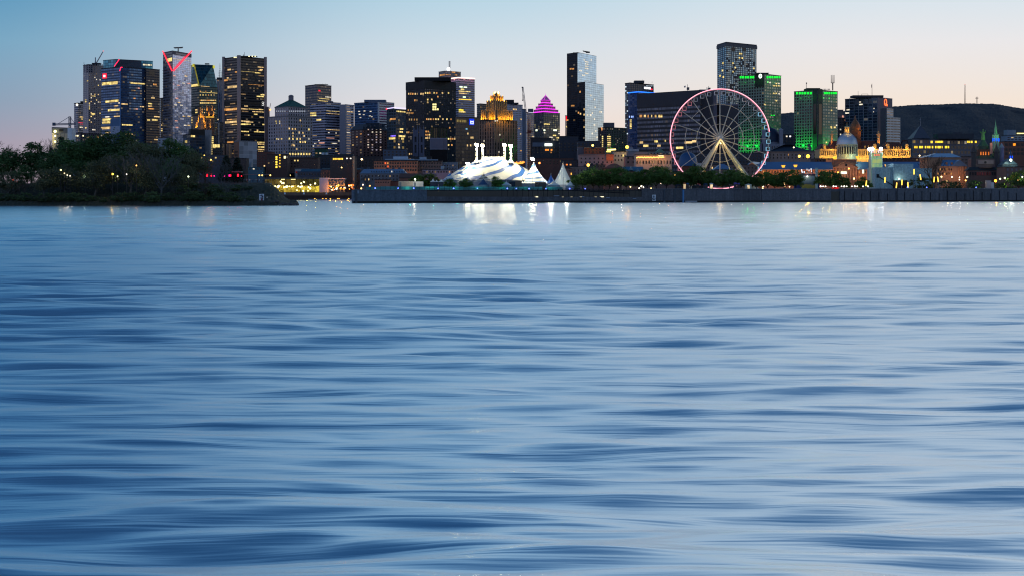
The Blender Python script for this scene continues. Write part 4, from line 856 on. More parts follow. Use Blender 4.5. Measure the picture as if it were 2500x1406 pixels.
# gridded apartment tower
B = Building('checkered_tower', 'tall slate apartment tower with staggered pale windows and balconies', CAT, 1751, 1773, 1847, 107, 2200, 40, 44, facade('#343b46', '#8ea8b6', .6, .62, .5, thr=.03, seed=63, lit='#ffdf9a', ls=.9, tilt=.05), 4.4, 4.9, seed=63, roof='#3c424c', parapet=2.2)
q = B.grow(.8); b = MB(); b.prism(q, Z(114, 2200), B.z1, True, True); b.build('roof_frame', pbr('#474e59', .7), B.root)
for i in range(26):
    for f_, n in (('R', 5), ('L', 2)):
        for k_ in range(n):
            z = B.z0+(B.z1-B.z0)*(.42+.5*i/26); 
    for k_ in range(4):
        ii = B.rng.randint(0, B.nx['R']-1); B.cell('R', ii, int(B.ny*(.5+.42*i/26)), 1, pbr('#1a1d24', .6), .9, .75, 'balcony_recess')
for u in (1790, 1817): B.win('R', u-4, 116, u+4, 127, pbr('#15181f', .5), 'roof_opening')
for u, v in ((1765, 155), (1764, 173), (1758, 186), (1766, 189), (1789, 155), (1806, 132), (1810, 132), (1805, 142), (1812, 143), (1795, 166), (1790, 176), (1840, 168)): B.win('R' if u > 1773 else 'L', u-1.6, v-1.9, u+1.6, v+1.9, YEL)
# green topped tower
def greentower(name, label, u0, uc, ucl, u1, vt, D, dl, dr, seed, notch, bandv):
    fg = facade('#5c625e', '#10161a', .62, .62, .2, thr=.05, seed=seed, lit='#ffe27a', ls=.9); fr = facade('#5a605c', '#6e7772', .6, .55, .15, thr=.05, seed=seed+1, lit='#ffe69a', ls=.9, tilt=.05)
    T = Building(name, label, CAT, u0, uc, u1, vt, D, dl, dr, fr, 6.1, 7.2, seed=seed, roof='#2b3a30', parapet=.6)
    p_, q_ = T.faces['L']; n_ = T.normal('L'); b = MB()
    b.prism([(p_[0]+n_[0]*.3, p_[1]+n_[1]*.3), (q_[0]+n_[0]*.3, q_[1]+n_[1]*.3), q_, p_], T.z0, T.z1+.1, True, False, [(T.nx['L'], T.ny)]*4); b.build('dark_glass_face', fg, T.root)  # this face has darker window glass than the other
    for f_, a, c_, n in bandv:
        for i in range(n):
            u = a+(c_-a)*(i+.5)/n; w_ = abs(c_-a)/n*.27; p__, _ = T.onface(f_, u, vt+5.5); T.win(f_, u-w_, vt+5, u+w_, vt+10, em('#18ff3c', 1.7), 'green_light', .3, .6)
    for f_ in 'LR':
        p_, q_ = T.faces[f_]; n_ = T.normal(f_); L = math.hypot(q_[0]-p_[0], q_[1]-p_[1])
        for i in range(3):
            s_ = (i+.5)/3; lamp('POINT', (p_[0]+(q_[0]-p_[0])*s_+n_[0]*9, p_[1]+(q_[1]-p_[1])*s_+n_[1]*9, Z(355, D)), 13000 if f_ == 'L' else 7000, '#08e838', T.root, 1.)
            lamp('POINT', (p_[0]+(q_[0]-p_[0])*s_+n_[0]*6, p_[1]+(q_[1]-p_[1])*s_+n_[1]*6, T.z1-8), 900, '#08e838', T.root, 1.)
    return T
B = greentower('green_lit_tower', 'dark office tower with green top lights and a round white emblem', 1803, 1866, 0, 1907, 182, 2050, 40, 34, 64, None, (('L', 1806, 1843, 6), ('R', 1870, 1905, 6)))
b = MB(); b.box(X(1846, 2058), X(1875, 2058), 2052, 2080, B.zt, Z(178.5, 2052)); b.build('roof_plant', pbr('#2a2f36', .8), B.root)
B.win('L', 1844, 182, 1865.5, 212, pbr('#14181a', .7), 'blank_corner', .3, .5)
b = MB(); p, _ = B.onface('L', 1858, 187, 1.2)
for i in range(12):
    a, c_ = 2*math.pi*i/12, 2*math.pi*(i+1)/12; r_ = 2.1; ang = B.rot('L'); ca, sa = math.cos(ang), math.sin(ang)
    b.tube((p.x+r_*math.cos(a)*ca, p.y+r_*math.cos(a)*sa, p.z+r_*math.sin(a)), (p.x+r_*math.cos(c_)*ca, p.y+r_*math.cos(c_)*sa, p.z+r_*math.sin(c_)), .75, .75, 5)
b.build('emblem', em('#e8ffee', 2.6), B.root)
for v in (203, 208.5):
    for i in range(8): 
        if B.rng.random() < .85: B.win('L', 1811+i*6.8, v-1.7, 1815.5+i*6.8, v+1.7, B.rng.choice([YEL, WHI]))
for u, v in ((1895, 205), (1901, 205), (1889, 210.5), (1895, 210.5), (1901, 210.5), (1889, 229), (1895, 229), (1902, 230), (1880, 203), (1848, 228), (1858, 228), (1843, 296), (1850, 296), (1838, 247), (1895, 247), (1867, 256)): B.win('R' if u > 1866 else 'L', u-1.8, v-1.6, u+1.8, v+1.6, B.rng.choice([YEL, WHI]))
B.win('R', 1882, 281.5, 1885, 283.5, em('#20ff40', 1.4), 'green_light'); B.win('R', 1888, 281.5, 1891, 283.5, em('#20ff40', 1.4), 'green_light')
# second green tower
B = greentower('green_framed_tower', 'squat green-lit office tower with a dark notched corner and rooftop masts', 1939, 1996, 0, 2045, 221, 2000, 34, 34, 66, None, (('L', 1943, 1984, 6), ('R', 2010, 2043, 6)))
for f_, u0, u1 in (('L', 1985, 1995.7), ('R', 1996.3, 2007)): B.win(f_, u0, 218, u1, 366, facade('#15191d', '#0e1218', .6, .5, .2, thr=.12, seed=68, ls=.8), 'dark_notch', .5, .5)
b = MB(); b.box(X(1966, 2020), X(1998, 2020), 2008, 2030, B.zt, Z(216, 2008)); b.build('roof_plant', pbr('#3a4038', .8), B.root)
for i in range(9): B.mast(2000+i*3.2, 217.5, .5, 9, 'roof_unit')
D = 2015; b = MB(); b.tube((X(1968.5, D), D, B.zt), (X(1968.5, D), D, Z(203, D)), .3); b.ball((X(1969, D), D, Z(204, D)), .9, 6, 4); b.build('antenna', pbr('#4c4a50', .6), B.root)
b = MB(); x = X(2033, D); b.tube((x, D, B.zt), (x, D, Z(203, D)), .75); b.lathe(x, D, [(2.2, Z(204, D)), (2.2, Z(203, D))], 10)
for i in range(5): b.tube((x-2+i, D+(i % 2), Z(203.5, D)), (x-2+i, D+(i % 2), Z(184, D)), .28, .2, 5)
b.build('antenna_cluster', pbr('#6a5048', .6), B.root)
B.fill('R', 16, (1, 1), (.1, .85), [YEL, WHI], .5, .45); B.fill('L', 14, (1, 1), (.1, .85), [YEL, WHI], .5, .45)
for u, v in ((1953, 258), (1959, 257), (1966, 257), (1945, 312), (2029, 311), (2038, 312), (1945, 312)): B.win('R' if u > 1996 else 'L', u-2.2, v-2, u+2.2, v+2, YEL)
for i in range(5): B.win('L', 1944+i*5, 345, 1947.5+i*5, 349, B.rng.choice([YEL, WHI, DIM]))
# tower with Q sign
B = Building('signed_office_tower', 'wide blue-grey office tower with an orange Q sign on its pale end wall', CAT, 2063, 2142, 2178, 239, 2150, 40, 30, facade('#454a58', '#1b3348', .86, .78, .35, thr=.025, seed=69, lit='#eaf6ff'), 11, 7, seed=69, roof='#35323c', parapet=.4)
p_, q_ = B.faces['R']; n_ = B.normal('R'); b = MB(); b.prism([(p_[0]+n_[0]*.4, p_[1]+n_[1]*.4), (q_[0]+n_[0]*.4, q_[1]+n_[1]*.4), q_, p_], B.z0, B.z1); b.build('end_wall', pbr('#6e6672', .85, 0, .12, .05), B.root)
B.top(2083, 2157, 233.5, '#3a3640', 6, 20)
p0, _ = B.onface('R', 2160.5, 251, 1.0); b = MB(); ang = B.rot('R'); ca, sa = math.cos(ang), math.sin(ang)
for i in range(20):
    a, c_ = 2*math.pi*i/20, 2*math.pi*(i+1)/20; rx, rz_ = 3.0, 4.1
    b.tube((p0.x+rx*math.cos(a)*ca, p0.y+rx*math.cos(a)*sa, p0.z+rz_*math.sin(a)), (p0.x+rx*math.cos(c_)*ca, p0.y+rx*math.cos(c_)*sa, p0.z+rz_*math.sin(c_)), .55, .55, 5)
b.tube((p0.x+.4*ca, p0.y+.4*sa, p0.z-2), (p0.x+4.2*ca, p0.y+4.2*sa, p0.z-4.6), .6); b.tube((p0.x+3.2*ca, p0.y+3.2*sa, p0.z-2.4), (p0.x+5*ca, p0.y+5*sa, p0.z-3.4), .45)
b.build('sign_letter', em('#ff6a3a', 2.4), B.root)
for u in (2075, 2086, 2097, 2109, 2120, 2130): B.win('L', u-.3, 240, u+.3, 350, pbr('#7b8698', .6), 'mullion', .5, .4)
for u0, u1, v in ((2067, 2075, 269), (2064, 2073, 277), (2098, 2106, 256), (2098, 2102, 250), (2133, 2135, 266), (2132, 2133.5, 274)): B.win('L', u0, v-1.3, u1, v+1.3, WHI)
B2 = Building('end_wing', '', '', 2150, 2165, 2181, 265, 2120, 14, 14, facade('#b4aca8', '#3a3a46', .9, .45, .1, thr=.02, seed=70), 8, 6.4, root=B.root, wname='end_wing', seed=70, roof='#6a6670', parapet=.4)
p_, q_ = B2.faces['L']; n_ = B2.normal('L'); b = MB(); b.prism([(p_[0]+n_[0]*.4, p_[1]+n_[1]*.4), (q_[0]+n_[0]*.4, q_[1]+n_[1]*.4), q_, p_], B2.z0, B2.z1+.3); b.build('wing_side', pbr('#5a5460', .85), B.root)
B3 = Building('end_wing', '', '', 2163, 2166, 2198, 287, 2105, 14, 18, facade('#b8aea6', '#4a4850', .9, .45, .1, thr=.02, seed=71), 9, 6.4, root=B.root, wname='end_wing', seed=71, roof='#6a6670', parapet=.4)
for u, v in ((2095, 223), (2129, 205)): B.mast(u, v, .35, 10, 'flagpole', '#6a6068')
b = MB(); D = 2160; b.quad([(X(2129, D), D, Z(205, D)), (X(2127, D), D-.5, Z(209, D)), (X(2127.4, D), D-.5, Z(217, D)), (X(2129, D), D, Z(213, D))]); b.build('flag', pbr('#5a3a48', .8), B.root)
b = MB()
for a, c_ in (((2104, 234), (2104, 230.5)), ((2104, 230.5), (2119, 230.5)), ((2119, 230.5), (2119, 234))): b.tube((X(a[0], D), D, Z(a[1], D)), (X(c_[0], D), D, Z(c_[1], D)), .25)
b.build('roof_frame', pbr('#6a6068', .6), B.root)
# brown block between
B = Building('brown_midrise', 'brown brick midrise with a few lit upper windows between two towers', 'building', 2043, 2046, 2066, 290, 2180, 12, 20, facade('#4f444a', '#2a2c38', .5, .5, .1, thr=.02, seed=72), 4, 6, seed=72); B.win('R', 2056, 283, 2060, 288, PINKW); B.fill('R', 5, (1, 2), (.7, 1.), [PINKW, WHI])
b = MB(); D = 2185; b.box(X(2046, D), X(2062, D), D+8, D+20, B.zt, Z(268, D)); b.build('upper_storeys', facade('#4f444a', '#2a2c38', .6, .6, .1, thr=.2, seed=73), B.root)
# ---------------------------------------------------------------- old town
DG = pbr('#0f131b', .25, 0, .2)
def house(label, u0, u1, vt, D, wall, cw=8., rows=(), vb=None, dep=22, lit=.12, wsz=(.45, 3.4), roof='#2a2d34', name='brick_block', cat='building', cornice=None, seed=0, mats=None, glass=None, arched=False, skip=None, vis=None):
    B = Building(name, label, cat, u0, u0, u1, vt, D, None, dep, pbr(tuple(min(.6, x*1.5+.01) for x in lin(wall)), .85, 0, .22, .12), 10, 10, seed=seed or int(u0), roof=roof, parapet=.5, vb=vb)
    rng = B.rng; n = max(1, round((u1-u0)/cw)); cwid = (u1-u0)/n
    for v in rows:
        for i in range(n):
            u = u0+(i+.5)*cwid; w_ = cwid*wsz[0]/2
            if skip and skip(u, v): continue
            on = rng.random() < lit
            B.win('R', u-w_, v-wsz[1]/2, u+w_, v+wsz[1]/2, rng.choice(mats or [ORA, WARM, YEL, DIM]) if on else (glass or DG), 'window', .3, .02)
    if cornice:
        b = MB(); b.box(X(u0-.6, D), X(u1+.6, D), D-.8, D+.3, Z(vt+1.6, D), Z(vt+.2, D)); b.build('cornice', pbr(cornice, .8), B.root)
    return B
def gable(parent, u0, u1, ve, vr, D, dep, mat, name='pitched_roof', ov=.5, along=True):
    """roof with its ridge along the street"""
    b = MB(); x0, x1 = X(u0, D)-ov, X(u1, D)+ov; ze, zr = Z(ve, D), Z(vr, D); y0, y1 = D-ov, D+dep+ov; ym = (y0+y1)/2
    if along:
        b.quad([(x0, y0, ze), (x1, y0, ze), (x1, ym, zr), (x0, ym, zr)]); b.quad([(x1, y1, ze), (x0, y1, ze), (x0, ym, zr), (x1, ym, zr)])
        b.quad([(x0, y1, ze), (x0, y0, ze), (x0, ym, zr)]); b.quad([(x1, y0, ze), (x1, y1, ze), (x1, ym, zr)])
    else:
        xm = (x0+x1)/2
        b.quad([(x0, y1, ze), (x0, y0, ze), (xm, y0, zr), (xm, y1, zr)]); b.quad([(x1, y0, ze), (x1, y1, ze), (xm, y1, zr), (xm, y0, zr)])
        b.quad([(x0, y0, ze), (x1, y0, ze), (xm, y0, zr)]); b.quad([(x1, y1, ze), (x0, y1, ze), (xm, y1, zr)])
    return b.build(name, mat, parent)
def mansard(parent, u0, u1, ve, vt, D, dep, mat, inset=2.2, name='mansard_roof'):
    b = MB(); x0, x1, y0, y1 = X(u0, D), X(u1, D), D, D+dep
    b.prism([(x0, y0), (x1, y0), (x1, y1), (x0, y1)], Z(ve, D), Z(vt, D), True, False, poly1=[(x0+inset, y0+inset), (x1-inset, y0+inset), (x1-inset, y1-inset), (x0+inset, y1-inset)])
    return b.build(name, mat, parent)
def chimney(parent, u, v, D, w_=1.2, mat='#5c4a44', h=9):
    b = MB(); b.box(X(u, D)-w_, X(u, D)+w_, D, D+2, Z(v, D)-h, Z(v, D)); b.box(X(u, D)-w_-.3, X(u, D)+w_+.3, D-.3, D+2.3, Z(v, D)-.9, Z(v, D)-.3); return b.build('chimney', pbr(mat, .85), next((c for c in parent.children if c.name.startswith('roof')), parent), off=parent['_o'])
TIN = pbr('#7d8fa3', .35, .55, .2, .2); SLATE = pbr('#2a3038', .6, 0, .2, .3); COP = pbr('#4a7a72', .6, .1, .2, .3); BLUER = pbr('#5f82a8', .4, .4, .15, .15)
# behind: rows under the towers on the left
house('dark red-brown brick warehouse left of the strings of yellow stair lights', 627, 664, 372, 1760, '#4a2c28', 7, (378, 385, 392, 399, 406), lit=.04, seed=101)
B = house('brown brick warehouse with two vertical strings of yellow stair lights', 652, 701, 378, 1700, '#3c2a28', 8, (392, 399, 406), lit=.03, seed=102)
for v in (384.5, 390, 396.5, 402.5, 409): B.win('R', 673, v-1.8, 677, v+1.8, em('#ffd84a', 2.4))
for v in (379.5, 386, 393, 400, 408): B.win('R', 682, v-1.4, 684.6, v+1.4, em('#ffd04a', 1.6))
B.win('R', 693, 382, 697.5, 388, em('#fff0b0', 2.)); B.win('R', 702-.8-.8, 383, 701, 387, WHI)
house('brown brick block with a flat top behind the terrace roofs', 701, 776, 386, 1740, '#4a3632', 7.5, (393, 400, 407), lit=.03, cornice='#5a4640', seed=103)
house('dark green-roofed block between the limestone building and the stepped offices', 768, 796, 365, 1880, '#15382e', 9, (375, 381), lit=.2, mats=[WHI, DIM], seed=104, roof='#12312a')
B = house('dark block with two silver rooftop water tanks', 776, 812, 380, 1800, '#242a33', 7, (388, 394, 401), lit=.05, seed=105)
for u in (789, 797.5):
    b = MB(); D = 1806; b.lathe(X(u, D), D, [(1.8, B.zt), (1.8, Z(375, D)), (1.2, Z(373.6, D)), (.1, Z(373.2, D))], 12); b.build('water_tank', pbr('#9fb0c0', .4, .4), B.root)
B = house('low dark hall with a row of lit yellow letters along its top', 806, 866, 384, 1660, '#3a3030', 10, (397, 403), lit=.05, seed=106)
for i, u in enumerate((814, 818, 822, 825.5, 829, 832.5, 836)): B.win('R', u-1.2, 387, u+1.2, 391, em('#ffd24a', 1.9, .5), 'sign_letter')
for u in (847, 856): B.win('R', u-1.6, 386.6, u+1.6, 389.2, em('#fff6e0', 2.2), 'wall_lamp')
b = MB(); D = 1655; b.box(X(861, D), X(865.5, D), D, D+4, G, Z(382, D)); b.build('pale_pier', pbr('#b09078', .8), B.root); B.top(815, 862, 377, '#2c343e', 5, 12)
house('dim brown block under the dark brick hotel', 866, 930, 384, 1760, '#2b262a', 8, (391, 398, 405), lit=.07, seed=107)
B = house('small grey gabled block under the glass office with the glowing roof', 935, 992, 366, 1850, '#3c4658', 9, (372, 379), lit=.03, seed=108); B.win('R', 962, 361, 972, 370, DG, 'round_opening', .3, .2) if 0 else None
house('narrow dark block beneath the twin church towers', 990, 1052, 384, 1780, '#1e2129', 8, (390, 397), lit=.05, seed=109)
# the arcaded warehouse row
B = house('long brown arcaded warehouse with two storeys of arched windows', 913, 1018, 393, 1480, '#7a5848', 6.2, (399.5, 407.5, 416), lit=.07, wsz=(.58, 4.2), cornice='#2a2c32', seed=110, mats=[ORA, ORA, em('#ff6a3a', 1.2, .3), WARM])
B.top(940, 1010, 389, '#8fa6bb', 6, 10, 'roof_shed'); B.top(960, 995, 383, '#9fb4c8', 9, 8, 'roof_shed')
B2 = house('grey wing of the long arcaded warehouse with arched windows', 1018, 1078, 394, 1500, '#5c5250', 6.4, (399.5, 407.5, 416), lit=.05, wsz=(.58, 4.2), cornice='#2a2c32', seed=111)
for u in (1045, 1075, 1100): lamp('POINT', (X(u, 1376), 1372, G+4), 1200, '#ffb884', B2.root, .4, name='unseen_street_light')  # unseen street-level lamps added to warm the low fronts here
B2.top(1010, 1068, 390, '#7d92a8', 8, 12, 'roof_shed'); B2.top(1024, 1040, 384, '#8fa3b8', 9, 8, 'roof_shed')
house('small pale stone house at the end of the arcaded warehouse', 1076, 1116, 398, 1520, '#5a6474', 7, (405, 412), lit=.04, seed=112, roof='#6f8296')
for u in (925, 950, 975, 1000, 1025, 1050): lamp('POINT', (X(u, 1470), 1466, G+5), 2600, '#ffb884', B.root, .4, name='unseen_street_light')  # unseen street-level lamps added for the warm glow on the arcaded wall
# row with bright tin mansard
B = house('grey stone row under a long bright tin roof of skylights', 879, 991, 425, 1420, '#56565c', 8.5, (431, 439), lit=.05, wsz=(.34, 4.5), seed=113, roof='#5c6f82')
mansard(B.root, 878, 992, 424.6, 413.5, 1420, 22, TIN, 3.5, 'tin_roof')
for i in range(14): 
    b = MB(); D = 1420; u = 906+i*6.2; b.box(X(u, D), X(u+1.6, D), D+.3, D+2.5, Z(421, D), Z(418, D)); b.build('skylight', em('#fff2d8', 1.2) if i == 8 else pbr('#2c3644', .3), B.root)
for u in (884, 899, 946, 960, 975): chimney(B.root, u, 410, 1424, 1., '#48505c', 4)
B = house('low pink brick house with small square windows behind the quay end', 915, 951, 440, 1300, '#8a5a4c', 6, (446, ), lit=.0, wsz=(.45, 3), seed=114)
house('low brick shed with a sloping roof behind the quay end', 949, 985, 444, 1310, '#6a4038', 12, (), seed=115)
B = house('reddish sloped-roof hall behind the white quay sheds', 975, 1036, 436, 1330, '#6a4a40', 12, (), seed=116); gable(B.root, 975, 1036, 436, 424, 1330, 20, pbr('#5c3e36', .8))
B = house('low lilac stone building with orange arched windows', 1032, 1108, 416, 1380, '#6b6476', 7, (420.5,), lit=.4, wsz=(.4, 4.2), seed=117, mats=[ORA, ORA, DIM], cornice='#8088a0')
B.top(1076, 1084, 406, '#8fa0b4', 6, 5)
for i in range(6):
    b = MB(); D = 1372; u = 1095+i*5.5; b.tube((X(u, D), D, G), (X(u, D), D, Z(397 if i else 404, D)), .14); b.build('roof_pole', pbr('#7f8a94', .5), B.root)
# brick block with orange stair windows
B = house('long brown brick warehouse with a bright column of orange windows', 783, 884, 416, 1690, '#6c4c44', 7.2, (424, 432, 440), lit=.03, wsz=(.3, 4), seed=118, roof='#33383e', skip=lambda u, v: 834 < u < 852)
for v, c_ in ((421.5, 1.5), (432.5, 1.5), (444, 1.1), (452, 1.2)):
    for k_ in range(3): B.win('R', 837+k_*4.6, v-3, 840.6+k_*4.6, v+3, em('#ff9a2a', c_, .4))
D = 1687; b = MB(); b.box(X(783, D), X(884, D), D-.5, D+.2, Z(417, D), Z(416, D)); b.build('cornice', pbr('#7d6258', .8), B.root)
gable(B.root, 786, 880, 415.4, 411, 1692, 18, SLATE)
for u in (800, 830, 860): lamp('POINT', (X(u, 1684), 1678, G+5), 1700, '#ffb884', B.root, .4, name='unseen_street_light')  # unseen street-level lamps added to brighten the brick front
house('brick gable-fronted warehouse beside the tin-roofed row', 880, 914, 422, 1440, '#7a5244', 8, (428, 436), lit=.08, wsz=(.3, 4), seed=119, roof='#3a3f46')
# blue roofs & clutter beyond the terrace
B = house('low row with long blue-grey metal roof behind the terrace pavilion', 726, 786, 420, 1700, '#3a3f4c', 7, (426,), lit=.05, seed=120, roof='#41637e'); gable(B.root, 735, 784, 420, 413, 1702, 16, pbr('#35566c', .5, .2), 'metal_roof')
B = house('low white rooftop hall behind the terrace pavilion', 720, 752, 414, 1720, '#a9b4c4', 40, (), seed=121, roof='#8a98aa'); B.win('R', 722, 419, 735, 423.5, em('#8a2a14', .5, .4), 'red_panel')
house('dark blue-grey sheds beyond the island terrace', 655, 722, 424, 1740, '#34425a', 9, (429,), lit=.06, seed=122, roof='#3f5a78')
house('teal-roofed low shed beside the plain grey block', 606, 642, 410, 1690, '#35505e', 8, (413.5,), lit=.5, seed=123, roof='#2e5a68', mats=[YEL, WHI])
house('dark low block behind the shore trees under the broad blue glass tower', 385, 412, 338, 2050, '#7a828e', 8, (344, 350), lit=.1, seed=124)
house('dim grey block behind the bare shore trees', 480, 548, 380, 1800, '#3a3d48', 9, (386, 394, 402), lit=.12, seed=125)
house('dim brown block behind the dark shore pines', 545, 600, 388, 1790, '#3c3434', 9, (395, 403), lit=.1, seed=126)
house('low dark row behind the densest shore trees', 250, 400, 352, 2100, '#2a2c34', 9, (358, 366, 374), lit=.16, seed=127)
house('low dark row behind the westernmost shore trees', 120, 255, 362, 2080, '#2a2c34', 9, (368, 376), lit=.14, seed=128)
# ------------ between the tents and the wheel
house('dark broad office block behind the circus tent with a bright white sign strip', 1296, 1345, 338, 1950, '#1f242e', 9, (366, 372), lit=.1, seed=130)
B = house('dark wide block with a pale band and a glaring white strip light', 1300, 1366, 346, 1900, '#232832', 8, (362, 367, 373), lit=.08, seed=131)
D = 1898; b = MB(); b.box(X(1300, D), X(1330, D), D-1, D-.1, Z(359, D), Z(349, D)); b.build('pale_band', pbr('#5f6a7c', .7), B.root); b = MB(); b.box(X(1330, D), X(1348, D), D-1.4, D-.2, Z(357.5, D), Z(351.5, D)); b.build('strip_light', em('#f4ffec', 3.), B.root)
for u in (1333, 1338, 1346.5): B.win('R', u-2, 365, u+2, 369, em('#ff9a3c', 1.4))
B = house('big dark windowless block left of the dark stepped apartments', 1366, 1412, 334, 1860, '#242833', 9, (352, 360, 368), lit=.0, seed=132)
house('dark low rooftops below the tall pale twin slabs', 1410, 1462, 346, 1800, '#2c313c', 8, (352, 357), lit=.03, seed=133)
B = house('red-brown brick block below the dark stepped apartments', 1426, 1478, 361, 1640, '#4a2a28', 9, (366, 372), lit=.05, seed=134, cornice='#6a6a72')
B = house('pale banded block with two grey stripes beside the red-brown brick block', 1411, 1430, 359, 1650, '#55525a', 9, (), seed=135)
house('brown brick terrace with a warm gable light behind the circus tent', 1296, 1400, 388, 1560, '#4c3430', 9, (394, 400), lit=.1, seed=136)
B = house('dark slate-roofed row with orange attic windows behind the white cone tent', 1370, 1416, 392, 1500, '#30303a', 9, (397, 403), lit=.3, seed=137, mats=[ORA, em('#ff8a3c', 1.3)])
B = house('broad pale stone block with an orange-lit end wall', 1414, 1498, 378, 1480, '#84706e', 11, (388, 397), lit=.0, wsz=(.28, 4), cornice='#9a8886', seed=138)
b = MB(); D = 1478; b.box(X(1480, D), X(1498, D), D-.6, D-.1, Z(392, D), Z(378, D)); b.build('lit_end_wall', pbr('#a8684a', .85), B.root); lamp('POINT', (X(1490, D), D-7, Z(391, D)), 2400, '#ff9a50', B.root, .6)
B = house('blue-grey stone block with one yellow window beside the orange-lit end wall', 1498, 1530, 372, 1500, '#68788a', 9, (381, 392), lit=.0, wsz=(.3, 4.6), cornice='#7f90a2', seed=139); B.win('R', 1520, 378, 1523, 383, YEL)
B = house('lit pitched roof hall with a row of bright lamps above the pale stone block', 1480, 1506, 368, 1560, '#3c4048', 30, (), seed=140)
for i in range(7): b = MB(); b.ball((X(1484+i*3, 1556), 1556, Z(366.8-.15*i, 1556)), .8, 6, 4); b.build('roof_lamp', em('#ffe98a', 3.), B.root)
for i in range(4): b = MB(); b.ball((X(1482+i*2.6, 1556), 1556, Z(371, 1556)), .7, 6, 4); b.build('roof_lamp', em('#ffe06a', 2.), B.root)
B = house('grand pale stone bank with string lights on its terrace and tall lit windows', 1552, 1640, 379, 1420, '#8f8078', 7.2, (397,), lit=.5, wsz=(.4, 8), cornice='#a3958c', seed=141, mats=[YEL, WARM, DIM, ORA])
for i in range(22): b = MB(); u = 1555+i*3.1; b.ball((X(u, 1417), 1417, Z(386-1.5*abs(math.sin(i*1.3)), 1417)), .62, 6, 4); b.build('string_light', em('#ffb45a', 2.6), B.root)
for u in (1563, 1585, 1607, 1625): lamp('POINT', (X(u, 1414), 1413, Z(389, 1414)), 1800, '#ffb468', B.root, .5)
B.win('R', 1607, 380.5, 1620, 382.5, em('#ffd8a0', 2.), 'lit_sign')
house('red sandstone block left of the grand pale stone bank', 1527, 1553, 384, 1450, '#7a5f5a', 12, (387, 397), lit=.4, wsz=(.3, 5), seed=142, mats=[ORA, WARM])
B = house('stone block with rooftop plant and a dazzling orange floodlight', 1514, 1600, 372, 1520, '#6a6a74', 9, (), seed=143, roof='#4a4f58'); B.top(1530, 1560, 365, '#9aa0ac', 6, 12); B.top(1536, 1546, 361, '#7c828e', 8, 8)
B = house('copper-roofed pavilion block behind the grand pale stone bank', 1586, 1640, 374, 1500, '#5a6472', 8, (376.5,), lit=.2, seed=144, roof='#4a6a72')
gable(B.root, 1602, 1622, 372.5, 364, 1502, 14, COP, 'copper_roof', along=False)
house('low rough stone row with dark roofs beside the white cone tent', 1392, 1432, 409, 1300, '#6c605f', 8, (417, 424), lit=.04, wsz=(.3, 4.5), cornice='#8a7f7d', seed=145)
B = house('low brick row with a lit yellow doorway beside the white cone tent', 1376, 1396, 412, 1290, '#6a5048', 8, (418,), seed=146); B.win('R', 1393.5, 423, 1396, 428, em('#ffb24a', 1.8))
B = house('dark cluttered flat roofs with chimneys before the pale stone block', 1428, 1478, 404, 1400, '#34363e', 7, (408,), lit=.05, seed=147)
for u in (1436, 1445, 1458, 1470): chimney(B.root, u, 399, 1404, .9, '#4a4a52', 4)
B = house('brick house under a broad hipped red-brown roof', 1476, 1524, 412, 1380, '#6a4a42', 8, (), seed=148); mansard(B.root, 1472, 1528, 412, 400, 1380, 20, pbr('#6a4640', .8), 8)
B = house('small brick house with a blue tin roof and two gabled dormers', 1524, 1570, 420, 1250, '#7a5a4c', 9, (424,), lit=.1, seed=149); gable(B.root, 1522, 1570, 419.6, 407.5, 1250, 14, pbr('#4a7088', .4, .4), 'tin_roof')
for u, s_ in ((1541, 4.5), (1557, 5.5)): gable(B.root, u-s_, u+s_, 416.5 if u < 1550 else 421, 407 if u < 1550 else 412, 1248, 8, pbr('#5a7c92', .4, .4), 'dormer_roof', .3, False)
house('long shadowed brick terrace behind the park trees left of the wheel', 1566, 1665, 422, 1290, '#6a5550', 9, (428, 435), lit=.15, wsz=(.35, 5), seed=150)
# ------------ behind and right of the wheel
t_ = thing('domed_drum', 'round brick drum under a slate-blue ribbed dome beside the wheel', 'domed building', (X(1682, 1280), 1280, G))
D = 1280; x = X(1682, D); zb = Z(404, D); zt = Z(373, D); b = MB()
b.lathe(x, D+7, [(7.2, G-1), (7.2, zb-.4)], 28); b.build('brick_drum', pbr('#6a3e34', .85), t_)
b = MB(); b.lathe(x, D+7, [(7.9, zb-.6)]+[(7.5*math.cos(a*math.pi/16)**.62, zb+(zt-zb)*math.sin(a*math.pi/16)) for a in range(8)]+[(2.4, zt), (.1, zt+.25)], 28); b.build('dome', pbr('#2d4f78', .45, .3, .15, .3), t_, smooth=True)
b = MB(); b.box(x+5.6, x+9.2, D-2, D+2, G, Z(399, D)); b.build('white_annex', pbr('#a8aab0', .7), t_)
# dark domed church
t_ = thing('domed_church', 'dark domed church with grey stone drum beyond the wheel rim', 'church', (X(1890, 1750), 1750, G)); D = 1750; x = X(1886, D)
st = facade('#7c8292', '#1c2432', .3, .6, .1, thr=.02, seed=75)
b = MB(); b.lathe(x, D+12, [(11, G), (11, Z(347, D))], 28); b.build('drum', pbr('#6a7080', .8), t_)
b = MB(); zb, zt = Z(346, D), Z(312, D); b.lathe(x, D+12, [(11.6, zb-.4)]+[(11*math.cos(a*math.pi/16)**.8, zb+(zt-zb)*math.sin(a*math.pi/16)) for a in range(8)]+[(.6, zt), (.1, zt+2.5)], 28); b.build('dome', pbr('#1b2940', .5, .2), t_, smooth=True)
for u0, u1, vt in ((1903, 1911, 319), (1862, 1869, 322)):
    b = MB(); b.box(X(u0, D), X(u1, D), D-2, D+6, G, Z(vt, D)); b.lathe(X((u0+u1)/2, D), D+2, [(2.4, Z(vt, D)), (2.1, Z(vt-3, D)), (.1, Z(vt-5, D))], 10); b.build('corner_turret', pbr('#7c8292', .8), t_)
